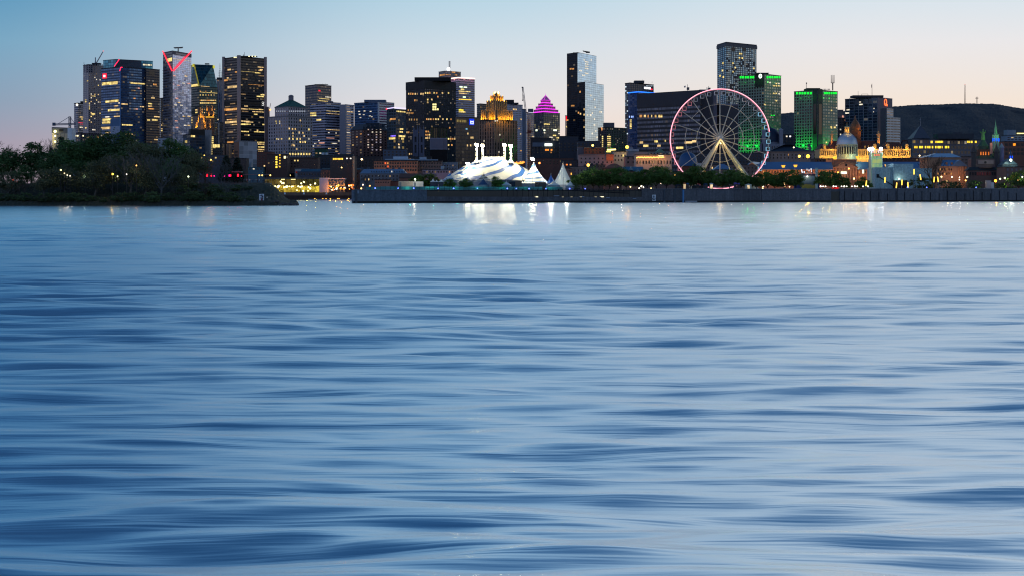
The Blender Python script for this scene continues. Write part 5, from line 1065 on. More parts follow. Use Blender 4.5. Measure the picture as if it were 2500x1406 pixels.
b = MB(); b.box(X(1862, D), X(1916, D), D-1, D+20, G, Z(352, D)); b.build('nave', pbr('#747a8a', .8), t_)
for i in range(8): b = MB(); u = 1866+i*6; b.box(X(u, D), X(u+2, D), D-1.3, D-.9, Z(370, D), Z(358, D)); b.build('window', DG, t_)
# hip roof stone hall
B = house('long stone hall under a dark hipped roof between the wheel and the silver dome', 1848, 2002, 371, 1600, '#7a6a66', 9, (379, 386), lit=.04, wsz=(.25, 4.4), cornice='#93807a', seed=160)
mansard(B.root, 1878, 1978, 370.4, 353.5, 1605, 26, pbr('#222c3c', .6), 16, 'hipped_roof'); chimney(B.root, 1977, 352, 1610, 1.1, '#6a6a74', 8)
b = MB(); D = 1600; b.box(X(1848, D), X(1878, D), D-3, D, G, Z(373, D)); b.build('side_wing', pbr('#6e6260', .85), B.root)
house('dark low block with a few white lamps below the squat green-lit tower', 1908, 1942, 330, 1800, '#1c222c', 9, (334, 340, 346), lit=.2, seed=161, mats=[WHI, em('#ffffff', 1.6)])
# city hall
sand = pbr('#b8a078', .85, 0, .15, .2); red = pbr('#4a2a26', .7, 0, .2, .3)
D = 1480; t_ = thing('city_hall', 'long golden floodlit city hall with brown mansard roofs, dormers and a central belfry', 'city hall', (X(2110, D), D, G))
CH = t_
b = MB(); b.box(X(2001, D), X(2223, D), D, D+24, G, Z(365.5, D)); b.build('wall', sand, t_)
b = MB(); b.box(X(2000, D), X(2224, D), D-1, D+.2, Z(367, D), Z(364.8, D)); b.box(X(2000, D), X(2224, D), D-.7, D+.2, Z(383.5, D), Z(382.2, D)); b.build('cornice', sand, t_)
for i in range(48):
    u = 2004+i*4.55; b = MB(); b.tube((X(u, D), D-.5, Z(382, D)), (X(u, D), D-.5, Z(367, D)), .32, .28, 6); b.build('pilaster', sand, t_)
    b = MB(); u += 2.3; b.box(X(u-.85, D), X(u+.85, D), D-.12, D+.1, Z(380, D), Z(370, D)); b.build('window', pbr('#2a2018', .3), t_)
for u0, u1, vt in ((2001, 2026, 352), (2026, 2058, 345), (2103, 2145, 344), (2160, 2206, 348), (2208, 2223, 342)):
    mansard(t_, u0, u1, 365, vt, D+.3, 22, red if u0 < 2150 else pbr('#3a2a2c', .7, 0, .2), 3.2)
for u in (2013, 2135, 2168, 2214):
    b = MB(); b.box(X(u-3.6, D), X(u+3.6, D), D-.8, D+2.6, Z(366, D), Z(356, D)); b.prism([(X(u-4.2, D), D-1), (X(u+4.2, D), D-1), (X(u+4.2, D), D+2), (X(u-4.2, D), D+2)], Z(356, D), Z(352, D), True, False, poly1=[(X(u-1, D), D-1), (X(u+1, D), D-1), (X(u+1, D), D+2), (X(u-1, D), D+2)]); d_ = b.build('large_dormer', sand, t_)
    b = MB(); b.box(X(u-1.3, D), X(u+1.3, D), D-1.0, D-.7, Z(364, D), Z(357.5, D)); b.build('window', em('#ffb23c', .9, .4), d_, off=tuple(t_['_o']))
for u in (2042, 2050, 2182, 2189, 2195, 2201, 2112, 2120):
    b = MB(); v = 362 if u > 2150 else 360; b.box(X(u-1.5, D), X(u+1.5, D), D, D+3, Z(v+3, D), Z(v-2, D)); b.tube((X(u, D), D, Z(v-2, D)), (X(u, D), D+3, Z(v-2, D)), .58, .58, 8); b.build('dormer', sand, t_)
for u in (2031.5, 2145.5):
    b = MB(); b.box(X(u-2.6, D+8), X(u+2.6, D+8), D+8, D+11, Z(352, D), Z(328, D)); b.box(X(u-3.6, D+8), X(u+3.6, D+8), D+7.4, D+11.6, Z(330, D), Z(327, D)); b.box(X(u-1.6, D+8), X(u+1.6, D+8), D+8.6, D+10.4, Z(327, D), Z(321, D)); b.build('chimney', sand, t_)
    lamp('POINT', (X(u, D), D+3, Z(350, D)), 3500, '#ffa42a', t_, .4)
b = MB(); x = X(2090, D+10); y = D+14; b.box(x-4.4, x+4.4, y-4.4, y+4.4, Z(362, D), Z(318, D)); b.build('clock_tower', pbr('#5c4434', .8), t_)
b = MB(); b.lathe(x, y, [(4.6, Z(318, D)), (4.9, Z(311, D)), (4.4, Z(304, D)), (2.8, Z(297, D)), (1.1, Z(291, D)), (.25, Z(281, D))], 12); b.build('belfry_cap', pbr('#6a4a30', .6), t_, smooth=True)
lamp('POINT', (x+7.5, y-7, Z(322, D)), 5000, '#ff9a2c', t_, .4)
for i in range(13):
    u = 2006+i*17.6; lamp('POINT', (X(u, D), D-5.5, Z(384, D)), 3800, '#ffc65a', t_, .5)
for u in (2030, 2135, 2185, 2212): lamp('POINT', (X(u, D), D-3, Z(366, D)), 1500, '#ffc458', t_, .4)
# market with silver dome
D = 1350; t_ = thing('domed_market', 'long stone market hall with silver dome, columned pediment and blue metal roofs', 'market hall', (X(2080, D), D, G)); MK = t_
stone = pbr('#9a7c66', .85, 0, .18, .2); grey = pbr('#9ba79c', .75, 0, .12, .2)
x, y = X(2080, D), D+20
b = MB(); b.lathe(x, y, [(8.1, Z(392, D)), (8.1, Z(354, D)), (9.0, Z(353.4, D)), (9.0, Z(351.6, D))], 32); b.build('drum', grey, t_)
zb, zt = Z(352, D), Z(323, D); b = MB(); b.lathe(x, y, [(8.6, zb)]+[(8.5*math.cos(a*math.pi/18), zb+(zt-zb)*math.sin(a*math.pi/18)) for a in range(9)], 40); b.build('dome', pbr('#c8d6e2', .36, .5, .12, .3), t_)
for i in range(28):
    q = math.pi+math.pi*(i+.5)/28; b = MB()
    pts = [(x+(8.55*math.cos(a*math.pi/18)+.02)*math.cos(q), y+(8.55*math.cos(a*math.pi/18)+.02)*math.sin(q), zb+(zt-zb)*math.sin(a*math.pi/18)) for a in range(9)]
    b.path(pts, .11, 4); b.build('dome_rib', pbr('#7d93ac', .4, .5), t_)
b = MB(); b.lathe(x, y, [(2.6, zt-.6), (2.6, zt+1.), (1.6, zt+1.2), (1.6, zt+1.3)], 12)
for i in range(8):
    q = i*math.pi/4; b.tube((x+1.9*math.cos(q), y+1.9*math.sin(q), zt+1), (x+1.9*math.cos(q), y+1.9*math.sin(q), Z(310.5, D)), .26, .26, 5)
b.lathe(x, y, [(2.4, Z(310.5, D)), (2.5, Z(309, D)), (1.9, Z(307.5, D)), (.2, Z(305, D)), (.12, Z(297, D))], 12); b.build('cupola', pbr('#c0a878', .6), t_)
lamp('POINT', (x, y, zt+2), 900, '#ffb43c', t_, .4); lamp('POINT', (x, y-5, zt+1.2), 900, '#ffc050', t_, .4)
for i in range(12):
    q = math.pi+math.pi*(i+.5)/12; cx, cy = x+8.2*math.cos(q), y+8.2*math.sin(q)
    b = MB(); b.tube((cx, cy, Z(376, D)), (cx, cy, Z(358, D)), .95*.62, .95*.62, 8); b.build('drum_window', DG, t_)
    q += math.pi/24; cx, cy = x+8.5*math.cos(q), y+8.5*math.sin(q); b = MB(); b.tube((cx, cy, Z(382, D)), (cx, cy, Z(354, D)), .4, .36, 8); b.build('drum_column', grey, t_)
for u in (2058, 2066, 2074, 2085, 2096, 2103): lamp('POINT', (X(u, D), D+7, Z(382, D)), 1500, '#ffcf70' if u < 2080 else '#e8ffd0', t_, .4)
b = MB(); b.box(X(2036, D), X(2096, D), D+8, D+34, G, Z(389.5, D)); b.box(X(2035, D), X(2097, D), D+7.4, D+9, Z(391, D), Z(389, D)); b.build('attic_block', pbr('#86685a', .85, 0, .15), t_)
b = MB(); b.box(X(2036, D), X(2094, D), D, D+9, G, Z(411, D)); b.build('portico_wall', stone, t_)
b = MB(); b.prism([(X(2035, D), D-1.2), (X(2095, D), D-1.2), (X(2095, D), D+8), (X(2035, D), D+8)], Z(411, D), Z(409.6, D)); b.quad([(X(2035, D), D-1.2, Z(409.6, D)), (X(2095, D), D-1.2, Z(409.6, D)), (X(2065, D), D-1.2, Z(396.5, D))]); b.quad([(X(2095, D), D-1.2, Z(409.6, D)), (X(2095, D), D+8, Z(409.6, D)), (X(2065, D), D+8, Z(396.5, D)), (X(2065, D), D-1.2, Z(396.5, D))]); b.quad([(X(2035, D), D+8, Z(409.6, D)), (X(2035, D), D-1.2, Z(409.6, D)), (X(2065, D), D-1.2, Z(396.5, D)), (X(2065, D), D+8, Z(396.5, D))]); b.build('pediment', stone, t_)
b = MB(); b.tube((X(2065, D), D-1.6, Z(404, D)), (X(2065, D), D-1.2, Z(404, D)), .95, .95, 14); b.build('round_window', DG, t_)
b = MB()
for s_ in (-1, 1): b.tube((X(2065+30.5*s_, D), D-1.5, Z(409.8, D)), (X(2065, D), D-1.5, Z(396.2, D)), .32, .32, 4)
b.build('raking_cornice', pbr('#7c6454', .8), t_)
for i in range(8):
    u = 2041+i*7; b = MB(); b.tube((X(u, D), D-.9, G), (X(u, D), D-.9, Z(411, D)), .55, .48, 8); b.build('column', stone, t_)
for u0, u1, nm in ((1846, 2036, 0), (2094, 2306, 1)):
    b = MB(); b.box(X(u0, D), X(u1, D), D+2, D+20, G, Z(414, D)); b.build('wing_wall', stone, t_)
    b = MB(); x0, x1 = X(u0-1, D), X(u1+(1 if nm else 0), D); ze, zr = Z(413.6, D), Z(395.5, D)
    b.quad([(x0, D+1.2, ze), (x1, D+1.2, ze), (x1-(6 if nm else 0), D+11, zr), (x0+(0 if nm else 6), D+11, zr)]); b.quad([(x1, D+21, ze), (x0, D+21, ze), (x0+(0 if nm else 6), D+11, zr), (x1-(6 if nm else 0), D+11, zr)])
    b.quad([(x0, D+21, ze), (x0, D+1.2, ze), (x0+(0 if nm else 6), D+11, zr)]); b.quad([(x1, D+1.2, ze), (x1, D+21, ze), (x1-(6 if nm else 0), D+11, zr)])
    b.box(x0, x1, D+1., D+1.9, ze-.5, ze-.05); b.build('metal_roof', BLUER, t_)
    n = int((u1-u0)/7)
    for i in range(n):
        for v0, v1 in ((424, 418), (440, 432)):
            u = u0+4+i*7; b = MB(); b.box(X(u, D), X(u+2.2, D), D+1.8, D+2.1, Z(v0, D), Z(v1, D)); b.build('window', ORA if (i*7+nm*3) % 11 == 3 else DG, t_)
b = MB(); b.box(X(1822, D), X(1848, D), D-2, D+22, G, Z(409.5, D)); b.build('end_pavilion', stone, t_)
b = MB(); x0, x1, xm = X(1820, D), X(1850, D), X(1835, D); ze, zr = Z(409.3, D), Z(396.5, D)
b.quad([(x0, D-2.6, ze), (x1, D-2.6, ze), (xm, D-2.6, zr)]); b.build('pavilion_gable', stone, t_)
b = MB(); b.quad([(x1, D-3, ze), (x1+10, D+24, ze), (xm+10, D+24, zr+.3), (xm, D-3, zr+.3)]); b.quad([(x0, D+24, ze), (x0, D-3, ze), (xm, D-3, zr+.3), (xm+10, D+24, zr+.3)]); b.build('pavilion_roof', BLUER, t_)
for u in (1825, 1834, 1844):
    b = MB(); b.tube((X(u, D), D-2.6, G), (X(u, D), D-2.6, Z(410, D)), .6, .5, 8); b.build('column', stone, t_); lamp('POINT', (X(u, D), D-5, Z(419, D)), 700, '#ffa53c', t_, .3)
for i in range(8): lamp('POINT', (X(1860+i*24, D), D-5, Z(425, D)), 2500, '#ff9a4a', t_, .5)
for u in (2045, 2060, 2075, 2088): lamp('POINT', (X(u, D), D-7, Z(424, D)), 1100, '#ffc090', t_, .5)
b = MB(); b.box(X(2052, D), X(2066, D), D-1.9, D-1.5, Z(425.5, D), Z(420, D)); b.build('lit_window', em('#f6ffe2', 2.), t_)
b = MB(); b.box(X(2106, D), X(2110.5, D), D+1.6, D+1.9, Z(424.5, D), Z(414, D)); b.build('lit_window', em('#f8ffd8', 1.6), t_)
for i in range(6): lamp('POINT', (X(2105+i*26, D), D-5, Z(432, D)), 2200, '#ff9550', t_, .5)
# right end pavilion of the market
D = 1300; t_ = thing('gabled_pavilion', 'orange-lit stone pavilion with blue gabled roofs behind the large bare tree', 'building', (X(2310, D), D, G))
b = MB(); b.box(X(2262, D), X(2345, D), D, D+22, G, Z(385, D)); b.build('upper_wall', stone, t_)
b = MB(); b.prism([(X(2258, D), D-1), (X(2347, D), D-1), (X(2347, D), D+23), (X(2258, D), D+23)], Z(385, D), Z(375, D), True, False, poly1=[(X(2290, D), D+8), (X(2330, D), D+8), (X(2330, D), D+14), (X(2290, D), D+14)]); b.build('hipped_roof', pbr('#86a3c0', .35, .45, .1), t_)
b = MB(); b.box(X(2285, D), X(2340, D), D-14, D, G, Z(407, D)); b.build('front_wing', pbr('#a48672', .85, 0, .15), t_)
gable(t_, 2322, 2362, 407, 391, D-14, 16, BLUER, 'gabled_roof', .5, False)
b = MB(); b.box(X(2324, D-13), X(2360, D-13), D-13, D+2, G, Z(407, D)); b.build('gabled_front', pbr('#a4806a', .85), t_)
b = MB(); b.quad([(X(2285, D), D-14.6, Z(407, D)), (X(2324, D), D-14.6, Z(407, D)), (X(2330, D), D-2, Z(391, D)), (X(2300, D), D-2, Z(391, D))]); b.build('front_roof', BLUER, t_)
for i in range(4): b = MB(); u = 2340+i*5.5; b.tube((X(u, D-14), D-14, G), (X(u, D-14), D-14, Z(408, D-14)), .5, .45, 8); b.build('column', pbr('#a4806a', .85), t_)
for u in (2302, 2315, 2330): b = MB(); b.box(X(u-1.5, D), X(u+1.5, D), D-12, D-9, Z(405, D), Z(398, D)); b.build('dormer', pbr('#c07a48', .8), t_)
for i in range(7):
    for v in (413, 423): b = MB(); u = 2289+i*5.4; b.box(X(u, D-14), X(u+2, D-14), D-14.3, D-13.9, Z(v+5, D), Z(v, D)); b.build('window', DG if (i+v) % 3 else ORA, t_)
for u in (2292, 2306, 2320, 2340, 2352): lamp('POINT', (X(u, D), D-22, Z(432, D)), 1000, '#ffae66', t_, .5)
# modern office with pyramid behind
B = Building('terraced_office', 'long modern concrete office block with dark pyramid roof and rows of lit windows', 'building', 2227, 2228, 2402, 341, 1700, 8, 40, facade('#4a4a56', '#161c26', .62, .55, .15, thr=.10, seed=80, lit='#ffd24e', ls=1.), 8.2, 12.5, seed=80, roof='#262a32')
for u0, u1 in ((2272, 2277), (2283, 2291), (2292, 2296), (2297, 2302), (2361, 2368), (2370, 2374), (2380, 2384)): B.win('R', u0, 345, u1, 350, em('#ffd83e', 1.5, .4))
for u0, u1 in ((2232, 2240), (2244, 2253), (2258, 2261), (2264, 2271), (2275, 2278), (2283, 2286), (2289, 2297), (2299, 2301), (2307, 2312), (2314, 2317)): B.win('R', u0, 357.5, u1, 363, em('#ffd83e', 1.5, .4))
B.top(2290, 2378, 327, '#353b46', 12, 20); B.top(2328, 2350, 323.5, '#3c434e', 14, 16)
b = MB(); D = 1702; q = [(X(2229, D), D), (X(2272, D), D), (X(2272, D), D+26), (X(2229, D), D+26)]; ap = (X(2254, D), D+12)
b.prism(q, B.zt, Z(307, D), True, False, poly1=[(ap[0]-.5, ap[1]-.5), (ap[0]+.5, ap[1]-.5), (ap[0]+.5, ap[1]+.5), (ap[0]-.5, ap[1]+.5)]); b.build('pyramid_roof', pbr('#454955', .5), B.root)
b = MB(); b.tube((X(2254, D), D+12, Z(308, D)), (X(2254, D), D+12, Z(286, D)), .3, .1, 5); b.ball((X(2254, D), D+12, Z(292, D)), .7, 6, 4); b.build('spire', pbr('#7c8492', .4, .5), B.root)
# chapel
D = 1250; t_ = thing('harbour_chapel', 'dark harbour chapel with a tall statue on its roof and a green-lit spire', 'chapel', (X(2415, D), D, G))
cm = pbr('#4c4246', .85, 0, .2, .2); cop = pbr('#2f4640', .6, .1, .2)
b = MB(); b.box(X(2364, D), X(2448, D), D, D+8, G, Z(417, D)); b.build('lower_hall', pbr('#5a4a4c', .85), t_)
mansard(t_, 2361, 2450, 417, 408.5, D-.5, 9, pbr('#1d2633', .6), 3)
for i in range(13):
    b = MB(); u = 2367+i*6; b.box(X(u, D), X(u+3.6, D), D-.3, D, Z(429, D), Z(421, D)); b.build('window', em('#6a3a44', .3, .5) if 2 < i < 9 else pbr('#1c1c26', .3), t_)
b = MB(); b.box(X(2386, D), X(2434, D), D+4, D+26, G, Z(388, D)); b.build('apse_block', pbr('#5f5254', .85), t_)
b = MB(); b.box(X(2391, D), X(2429, D), D+3.5, D+4, Z(401, D), Z(392, D)); b.build('pale_panel', pbr('#8a7c7c', .8), t_)
b = MB(); b.tube((X(2409, D), D+3.2, Z(397, D)), (X(2409, D), D+3.5, Z(397, D)), .9, .9, 12); b.build('round_window', DG, t_)
b = MB(); b.lathe(X(2409, D), D+4, [(6.2, Z(409, D)), (5.2, Z(412, D)), (.2, Z(412.2, D))], 18); b.build('apse_base', pbr('#7a6c6c', .8), t_)
mansard(t_, 2383, 2437, 388, 380, D+4, 20, cop, 4)
for u in (2383, 2438):
    b = MB(); x = X(u, D); b.lathe(x, D+6, [(2.1, G), (2.1, Z(374, D)), (2.6, Z(373, D)), (2.2, Z(368, D)), (1.2, Z(362, D)), (.1, Z(350, D))], 12); b.build('corner_turret', pbr('#3c3c42', .8), t_)
b = MB(); b.box(X(2396, D), X(2426, D), D+8, D+18, Z(384, D), Z(365, D)); b.build('lantern_storey', pbr('#5a3c34', .8), t_)
for u in (2402, 2408, 2414, 2421): b = MB(); b.box(X(u-1.2, D), X(u+1.2, D), D+7.7, D+8, Z(379, D), Z(371, D)); b.build('window', em('#ff8a3c', .8, .4), t_)
b = MB(); x = X(2412, D); b.lathe(x, D+13, [(4.2, Z(365, D)), (4.4, Z(357, D)), (3, Z(350, D)), (2.2, Z(346, D)), (1.4, Z(340, D))], 14); b.build('statue_base', cop, t_)
# statue, arms raised
b = MB(); z = Z(340, D); s_ = 1.
b.lathe(x, D+13, [(1.6, z-.4), (1.5, z+1), (1.15, z+3.4), (1.3, z+5.), (.95, z+6), (.35, z+6.4), (.32, z+6.7), (.55, z+7.1), (.5, z+7.6), (.1, z+8)], 12)
b.tube((x-.9, D+13, z+5.6), (x-2.1, D+12.6, z+5.3), .38, .3, 6); b.tube((x-2.1, D+12.6, z+5.3), (x-2.6, D+12.2, z+6.6), .3, .2, 6)
b.tube((x+.9, D+13, z+5.6), (x+1.7, D+12.6, z+5.2), .38, .3, 6); b.tube((x+1.7, D+12.6, z+5.2), (x+1.6, D+12.2, z+6.9), .3, .2, 6)
b.build('statue', pbr('#5f8a52', .7), t_, smooth=True); lamp('POINT', (x-2, D+7, z-1), 220, '#c8ff6a', t_, .3)
b = MB(); x = X(2443, D); y = D+13; b.lathe(x, y, [(2.7, Z(386, D)), (2.7, Z(347, D)), (3., Z(346, D)), (2.9, Z(345, D)), (2.6, Z(344, D))], 8); b.build('steeple_base', pbr('#8a9a98', .8), t_)
b = MB(); b.lathe(x, y, [(2.55, Z(344, D)), (2.55, Z(329, D)), (3., Z(328, D))], 8); b.build('belfry', pbr('#a0c0a8', .7), t_)
b = MB(); b.lathe(x, y, [(1.6, Z(328, D)), (1.25, Z(324, D)), (.8, Z(312, D)), (.12, Z(297, D)), (.05, Z(290, D))], 8); b.build('spire', pbr('#7ab088', .6), t_)
for i in range(5):
    q = math.pi+math.pi*(i+.5)/5; b = MB(); cx, cy = x+2.5*math.cos(q), y+2.5*math.sin(q); b.tube((cx, cy, Z(345, D)), (cx, cy, Z(337.5, D)), .42, .42, 8); b.build('belfry_opening', em('#1a5cff', 1.3, .3), t_)
for dx in (-6, 0, 6): lamp('POINT', (x+dx, y-6, Z(334, D)), 300, '#7dff6a', t_, .3)
lamp('POINT', (x+3, y-4, Z(318, D)), 220, '#7dff6a', t_, .3); lamp('POINT', (x-3, y-5, Z(368, D)), 160, '#b8ff7a', t_, .3)
b = MB(); b.box(X(2426, D)-.8, X(2426, D)+.8, D+6, D+7.5, Z(376, D), Z(349, D)); b.build('lit_pilaster', pbr('#c08a7a', .7), t_); lamp('POINT', (X(2427, D), D+3, Z(352, D)), 300, '#ffd0b0', t_, .2)
b = MB(); x = X(2455, D); b.lathe(x, D+10, [(1.9, G), (1.9, Z(362, D)), (2.3, Z(361, D)), (1.4, Z(356, D)), (.2, Z(349, D))], 10); b.build('side_turret', pbr('#7e7a9a', .8), t_)
b = MB(); x = X(2475, D); b.lathe(x, D+8, [(2.2, G), (2.2, Z(386, D)), (2.4, Z(385, D)), (1., Z(376, D)), (.1, Z(366, D))], 8); b.build('side_turret', pbr('#4a5668', .8), t_)
for u in (2472, 2477): b = MB(); b.box(X(u-.9, D), X(u+.9, D), D+5.5, D+5.8, Z(387, D), Z(381, D)); b.build('belfry_opening', em('#1a4cff', 1.6), t_)
# right edge blocks
house('brown block with bright orange windows behind the chapel spire', 2452, 2530, 347, 1420, '#5a3d34', 9.5, (354, 366, 376), lit=.3, wsz=(.62, 6), seed=170, mats=[em('#ff9a2c', 1.4, .3), ORA, DIM])
B = house('pale stepped hillside block with strings of lights behind the chapel spire', 2458, 2530, 332, 1900, '#5a6a80', 9, (337, 342), lit=.35, wsz=(.6, 2), seed=171, mats=[ORA, WARM]); B.top(2459, 2480, 318, '#75879c', 4, 14)
for i in range(8): b = MB(); b.ball((X(2478+i*2.8, 1905), 1896, Z(327.5, 1905)), .7, 6, 4); b.build('roof_lamp', em('#ffe98a', 2.4), B.root)
B = house('blue-grey shed wall below the chapel side turrets', 2448, 2484, 404, 1240, '#3c5262', 12, (), seed=172); gable(B.root, 2446, 2486, 404, 388, 1240, 10, pbr('#4a6478', .5, .2), 'metal_roof', .3, False)
house('brown brick row with white sashes at the harbour front beside the chapel', 2455, 2540, 409, 1200, '#56443f', 10, (415, 428), lit=.03, wsz=(.36, 6), seed=173, glass=pbr('#6a6676', .3))
house('dim stone hall between the gabled pavilion and the chapel', 2346, 2372, 384, 1420, '#5c4c4a', 9, (391, 398), lit=.2, seed=174)
house('dark red roofed row behind the market hall blue roofs', 2150, 2262, 388, 1440, '#3c2626', 9, (391,), lit=.04, seed=175, roof='#3a2228')
house('low row with lit arched doors left of the silver dome', 1990, 2040, 389, 1420, '#3a3034', 8, (393,), lit=.4, wsz=(.5, 4), seed=176, mats=[em('#ffb03c', 1.5)])
house('dim stone row behind the wheel legs', 1690, 1850, 404, 1300, '#5a4c4a', 9, (411, 420, 429), lit=.14, wsz=(.3, 5), seed=177)
B = house('small blue hipped-roof kiosk hall behind the wheel legs', 1745, 1785, 416, 1240, '#5a5258', 9, (), seed=178); mansard(B.root, 1742, 1790, 416, 401, 1240, 16, BLUER, 6)
house('dark slate block behind the wheel hub with lit stair windows', 1690, 1860, 376, 1550, '#33363f', 8, (382, 389, 396), lit=.07, seed=179)
# ---------------------------------------------------------------- quay wall
QD = Vector((QB[0]-QA[0], QB[1]-QA[1])); QL = QD.length; QD /= QL; QN = Vector((QD.y, -QD.x))
def qp(u, off=0.):
    D = quay(u); return (X(u, D)+QN.x*off, D+QN.y*off)
def qtop(u): return 6.9+(u-862)/1640*1.55
def concrete(c, streak=.5):
    m, nt, o = newmat('stained_concrete'); g = nd(nt, 'ShaderNodeNewGeometry')
    mp = nd(nt, 'ShaderNodeMapping', i_Vector=g.outputs['Position']); mp.inputs['Scale'].default_value = (.5, .5, .05)
    a = nd(nt, 'ShaderNodeTexNoise', i_Scale=1., i_Detail=7., i_Roughness=.65, i_Vector=mp.outputs[0])
    b_ = nd(nt, 'ShaderNodeTexNoise', i_Scale=.9, i_Detail=8., i_Roughness=.8, i_Vector=g.outputs['Position'])
    f = mth(nt, 'MULTIPLY', mth(nt, 'MULTIPLY_ADD', a.outputs[0], 2*streak, 1-streak), mth(nt, 'MULTIPLY_ADD', b_.outputs[0], 2.4, -.2))
    x = mixc(nt, 1., lin(c), nd(nt, 'ShaderNodeCombineColor', i_Red=f, i_Green=f, i_Blue=f).outputs[0], 'MULTIPLY')
    p = nd(nt, 'ShaderNodeBsdfPrincipled', i_Base_Color=x, i_Roughness=.85); nt.links.new(p.outputs[0], o.inputs[0]); return m
CON = concrete('#50545c', .7); CON2 = concrete('#484b52', .8)
def wallseg(u0, u1, zt0, zt1, off, thick, mat, name, parent, z0=-2., off1=None):
    off1 = off if off1 is None else off1
    a, c_ = qp(u0, off), qp(u1, off1); d, e = qp(u1, off1-thick), qp(u0, off-thick)
    b = MB(); P = [a, c_, d, e]
    b.quad([(*P[0], z0), (*P[1], z0), (*P[1], zt1), (*P[0], zt0)]); b.quad([(*P[1], z0), (*P[2], z0), (*P[2], zt1), (*P[1], zt1)])
    b.quad([(*P[2], z0), (*P[3], z0), (*P[3], zt0), (*P[2], zt1)]); b.quad([(*P[3], z0), (*P[0], z0), (*P[0], zt0), (*P[3], zt0)])
    b.quad([(*P[0], zt0), (*P[1], zt1), (*P[2], zt1), (*P[3], zt0)])
    return b.build(name, mat, parent)
QW = thing('quay_wall', 'long dark stained concrete quay wall along the far shore of the river', 'quay wall', (*qp(1800), 0))
wallseg(862, 1041, 6.75, 6.75, .6, 2.5, concrete('#4a5866', .5), 'wall_section', QW)
wallseg(1041, 1566, 3.4, 3.2, .6, 7., CON2, 'lower_wall', QW)
wallseg(1041, 1590, 6.75, 7.4, -6.2, 1.2, concrete('#4c4a4a', .6), 'back_wall', QW)
cuts = [1566, 1660, 1700, 1792, 1858, 1950, 2028]; cuts2 = [2049, 2150, 2190, 2300, 2420, 2620]
for cs in (cuts, cuts2):
    for i, (a, c_) in enumerate(zip(cs, cs[1:])):
        wallseg(a+.35, c_-.35, qtop(a), qtop(c_), .6-.12*(i % 2), 2.5, CON if i % 3 else CON2, 'wall_section', QW)
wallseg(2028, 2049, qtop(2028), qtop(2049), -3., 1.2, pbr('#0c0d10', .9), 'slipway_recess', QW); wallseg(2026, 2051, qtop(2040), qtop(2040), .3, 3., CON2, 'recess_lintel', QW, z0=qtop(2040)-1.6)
wallseg(1564, 2620, qtop(1566)+.22, qtop(2620)+.22, .9, 3., pbr('#5f656e', .85), 'coping', QW, z0=None or qtop(1566)-.25) if 0 else None
for a, c_ in ((862, 1041), (1566, 2028), (2049, 2620)):
    za, zc = (6.75, 6.75) if a < 1000 else (qtop(a), qtop(c_)); b = MB()
    p, q = qp(a, .95), qp(c_, .95); p2, q2 = qp(a, -1.), qp(c_, -1.)
    for dz0, dz1 in ((.02, .32),):
        b.quad([(*p, za+dz0), (*q, zc+dz0), (*q, zc+dz1), (*p, za+dz1)]); b.quad([(*p, za+dz1), (*q, zc+dz1), (*q2, zc+dz1), (*p2, za+dz1)]); b.quad([(*q, zc+dz0), (*p, za+dz0), (*p2, za+dz0), (*q2, zc+dz0)])
    b.build('coping', pbr('#646b74', .85), QW)
for u in (868, 1620, 1645, 1666): # ladders and pilasters
    b = MB(); x, y = qp(u, .9); b.box(x-.5, x+.5, y-.2, y+.2, -1, qtop(u)-.2); b.build('ladder', pbr('#4a7fae' if u == 1666 else '#3c444c', .6), QW)
b = MB(); x, y = qp(871, .75); b.box(x-.9, x+.9, y-.15, y+.1, 5., 6.6); b.build('wall_plate', pbr('#7c8ea0', .7), QW)
b = MB(); p, q = qp(1671, .8), qp(1700, .8); b.prism([p, q, (q[0], q[1]+.5), (p[0], p[1]+.5)], .25, .8); b.build('landing_stage', pbr('#9aa4ae', .8), QW)
wallseg(862, 2026, .9, .9, .68, 1., pbr('#14181a', .9, 0, .3, .5), 'tide_line', QW); wallseg(2051, 2620, .9, .9, .68, 1., pbr('#14181a', .9, 0, .3, .5), 'tide_line', QW)
for i in range(26):
    u = 2060+i*21; x, y = qp(u, .72); b = MB(); b.box(x-.16, x+.16, y-.2, y+.1, .4, qtop(u)-1.2-(i % 3)*.9); b.build('fender', pbr('#17191c', .9), QW)
# anchor board
SB = thing('anchor_sign', 'white board with a black anchor on the quay wall beside the boardwalk', 'sign', (*qp(1595, 1.), 1.2))
x, y = qp(1594, .95); b = MB(); b.box(x-1.15, x+1.15, y-.12, y, .9, 4.4); b.build('board', pbr('#c4ccd2', .7), SB)
b = MB(); yy = y-.25; z = 2.6
b.tube((x, yy, z-1.1), (x, yy, z+.9), .16); b.tube((x-.5, yy, z+.6), (x+.5, yy, z+.6), .13)
for i in range(8):
    a, c_ = math.pi+math.pi*i/8, math.pi+math.pi*(i+1)/8; b.tube((x+.8*math.cos(a), yy, z-.3+.85*math.sin(a)), (x+.8*math.cos(c_), yy, z-.3+.85*math.sin(c_)), .15)
for i in range(8):
    a, c_ = 2*math.pi*i/8, 2*math.pi*(i+1)/8; b.tube((x+.22*math.cos(a), yy, z+1.1+.22*math.sin(a)), (x+.22*math.cos(c_), yy, z+1.1+.22*math.sin(c_)), .09)
b.build('anchor_emblem', pbr('#0c0e12', .7), SB)
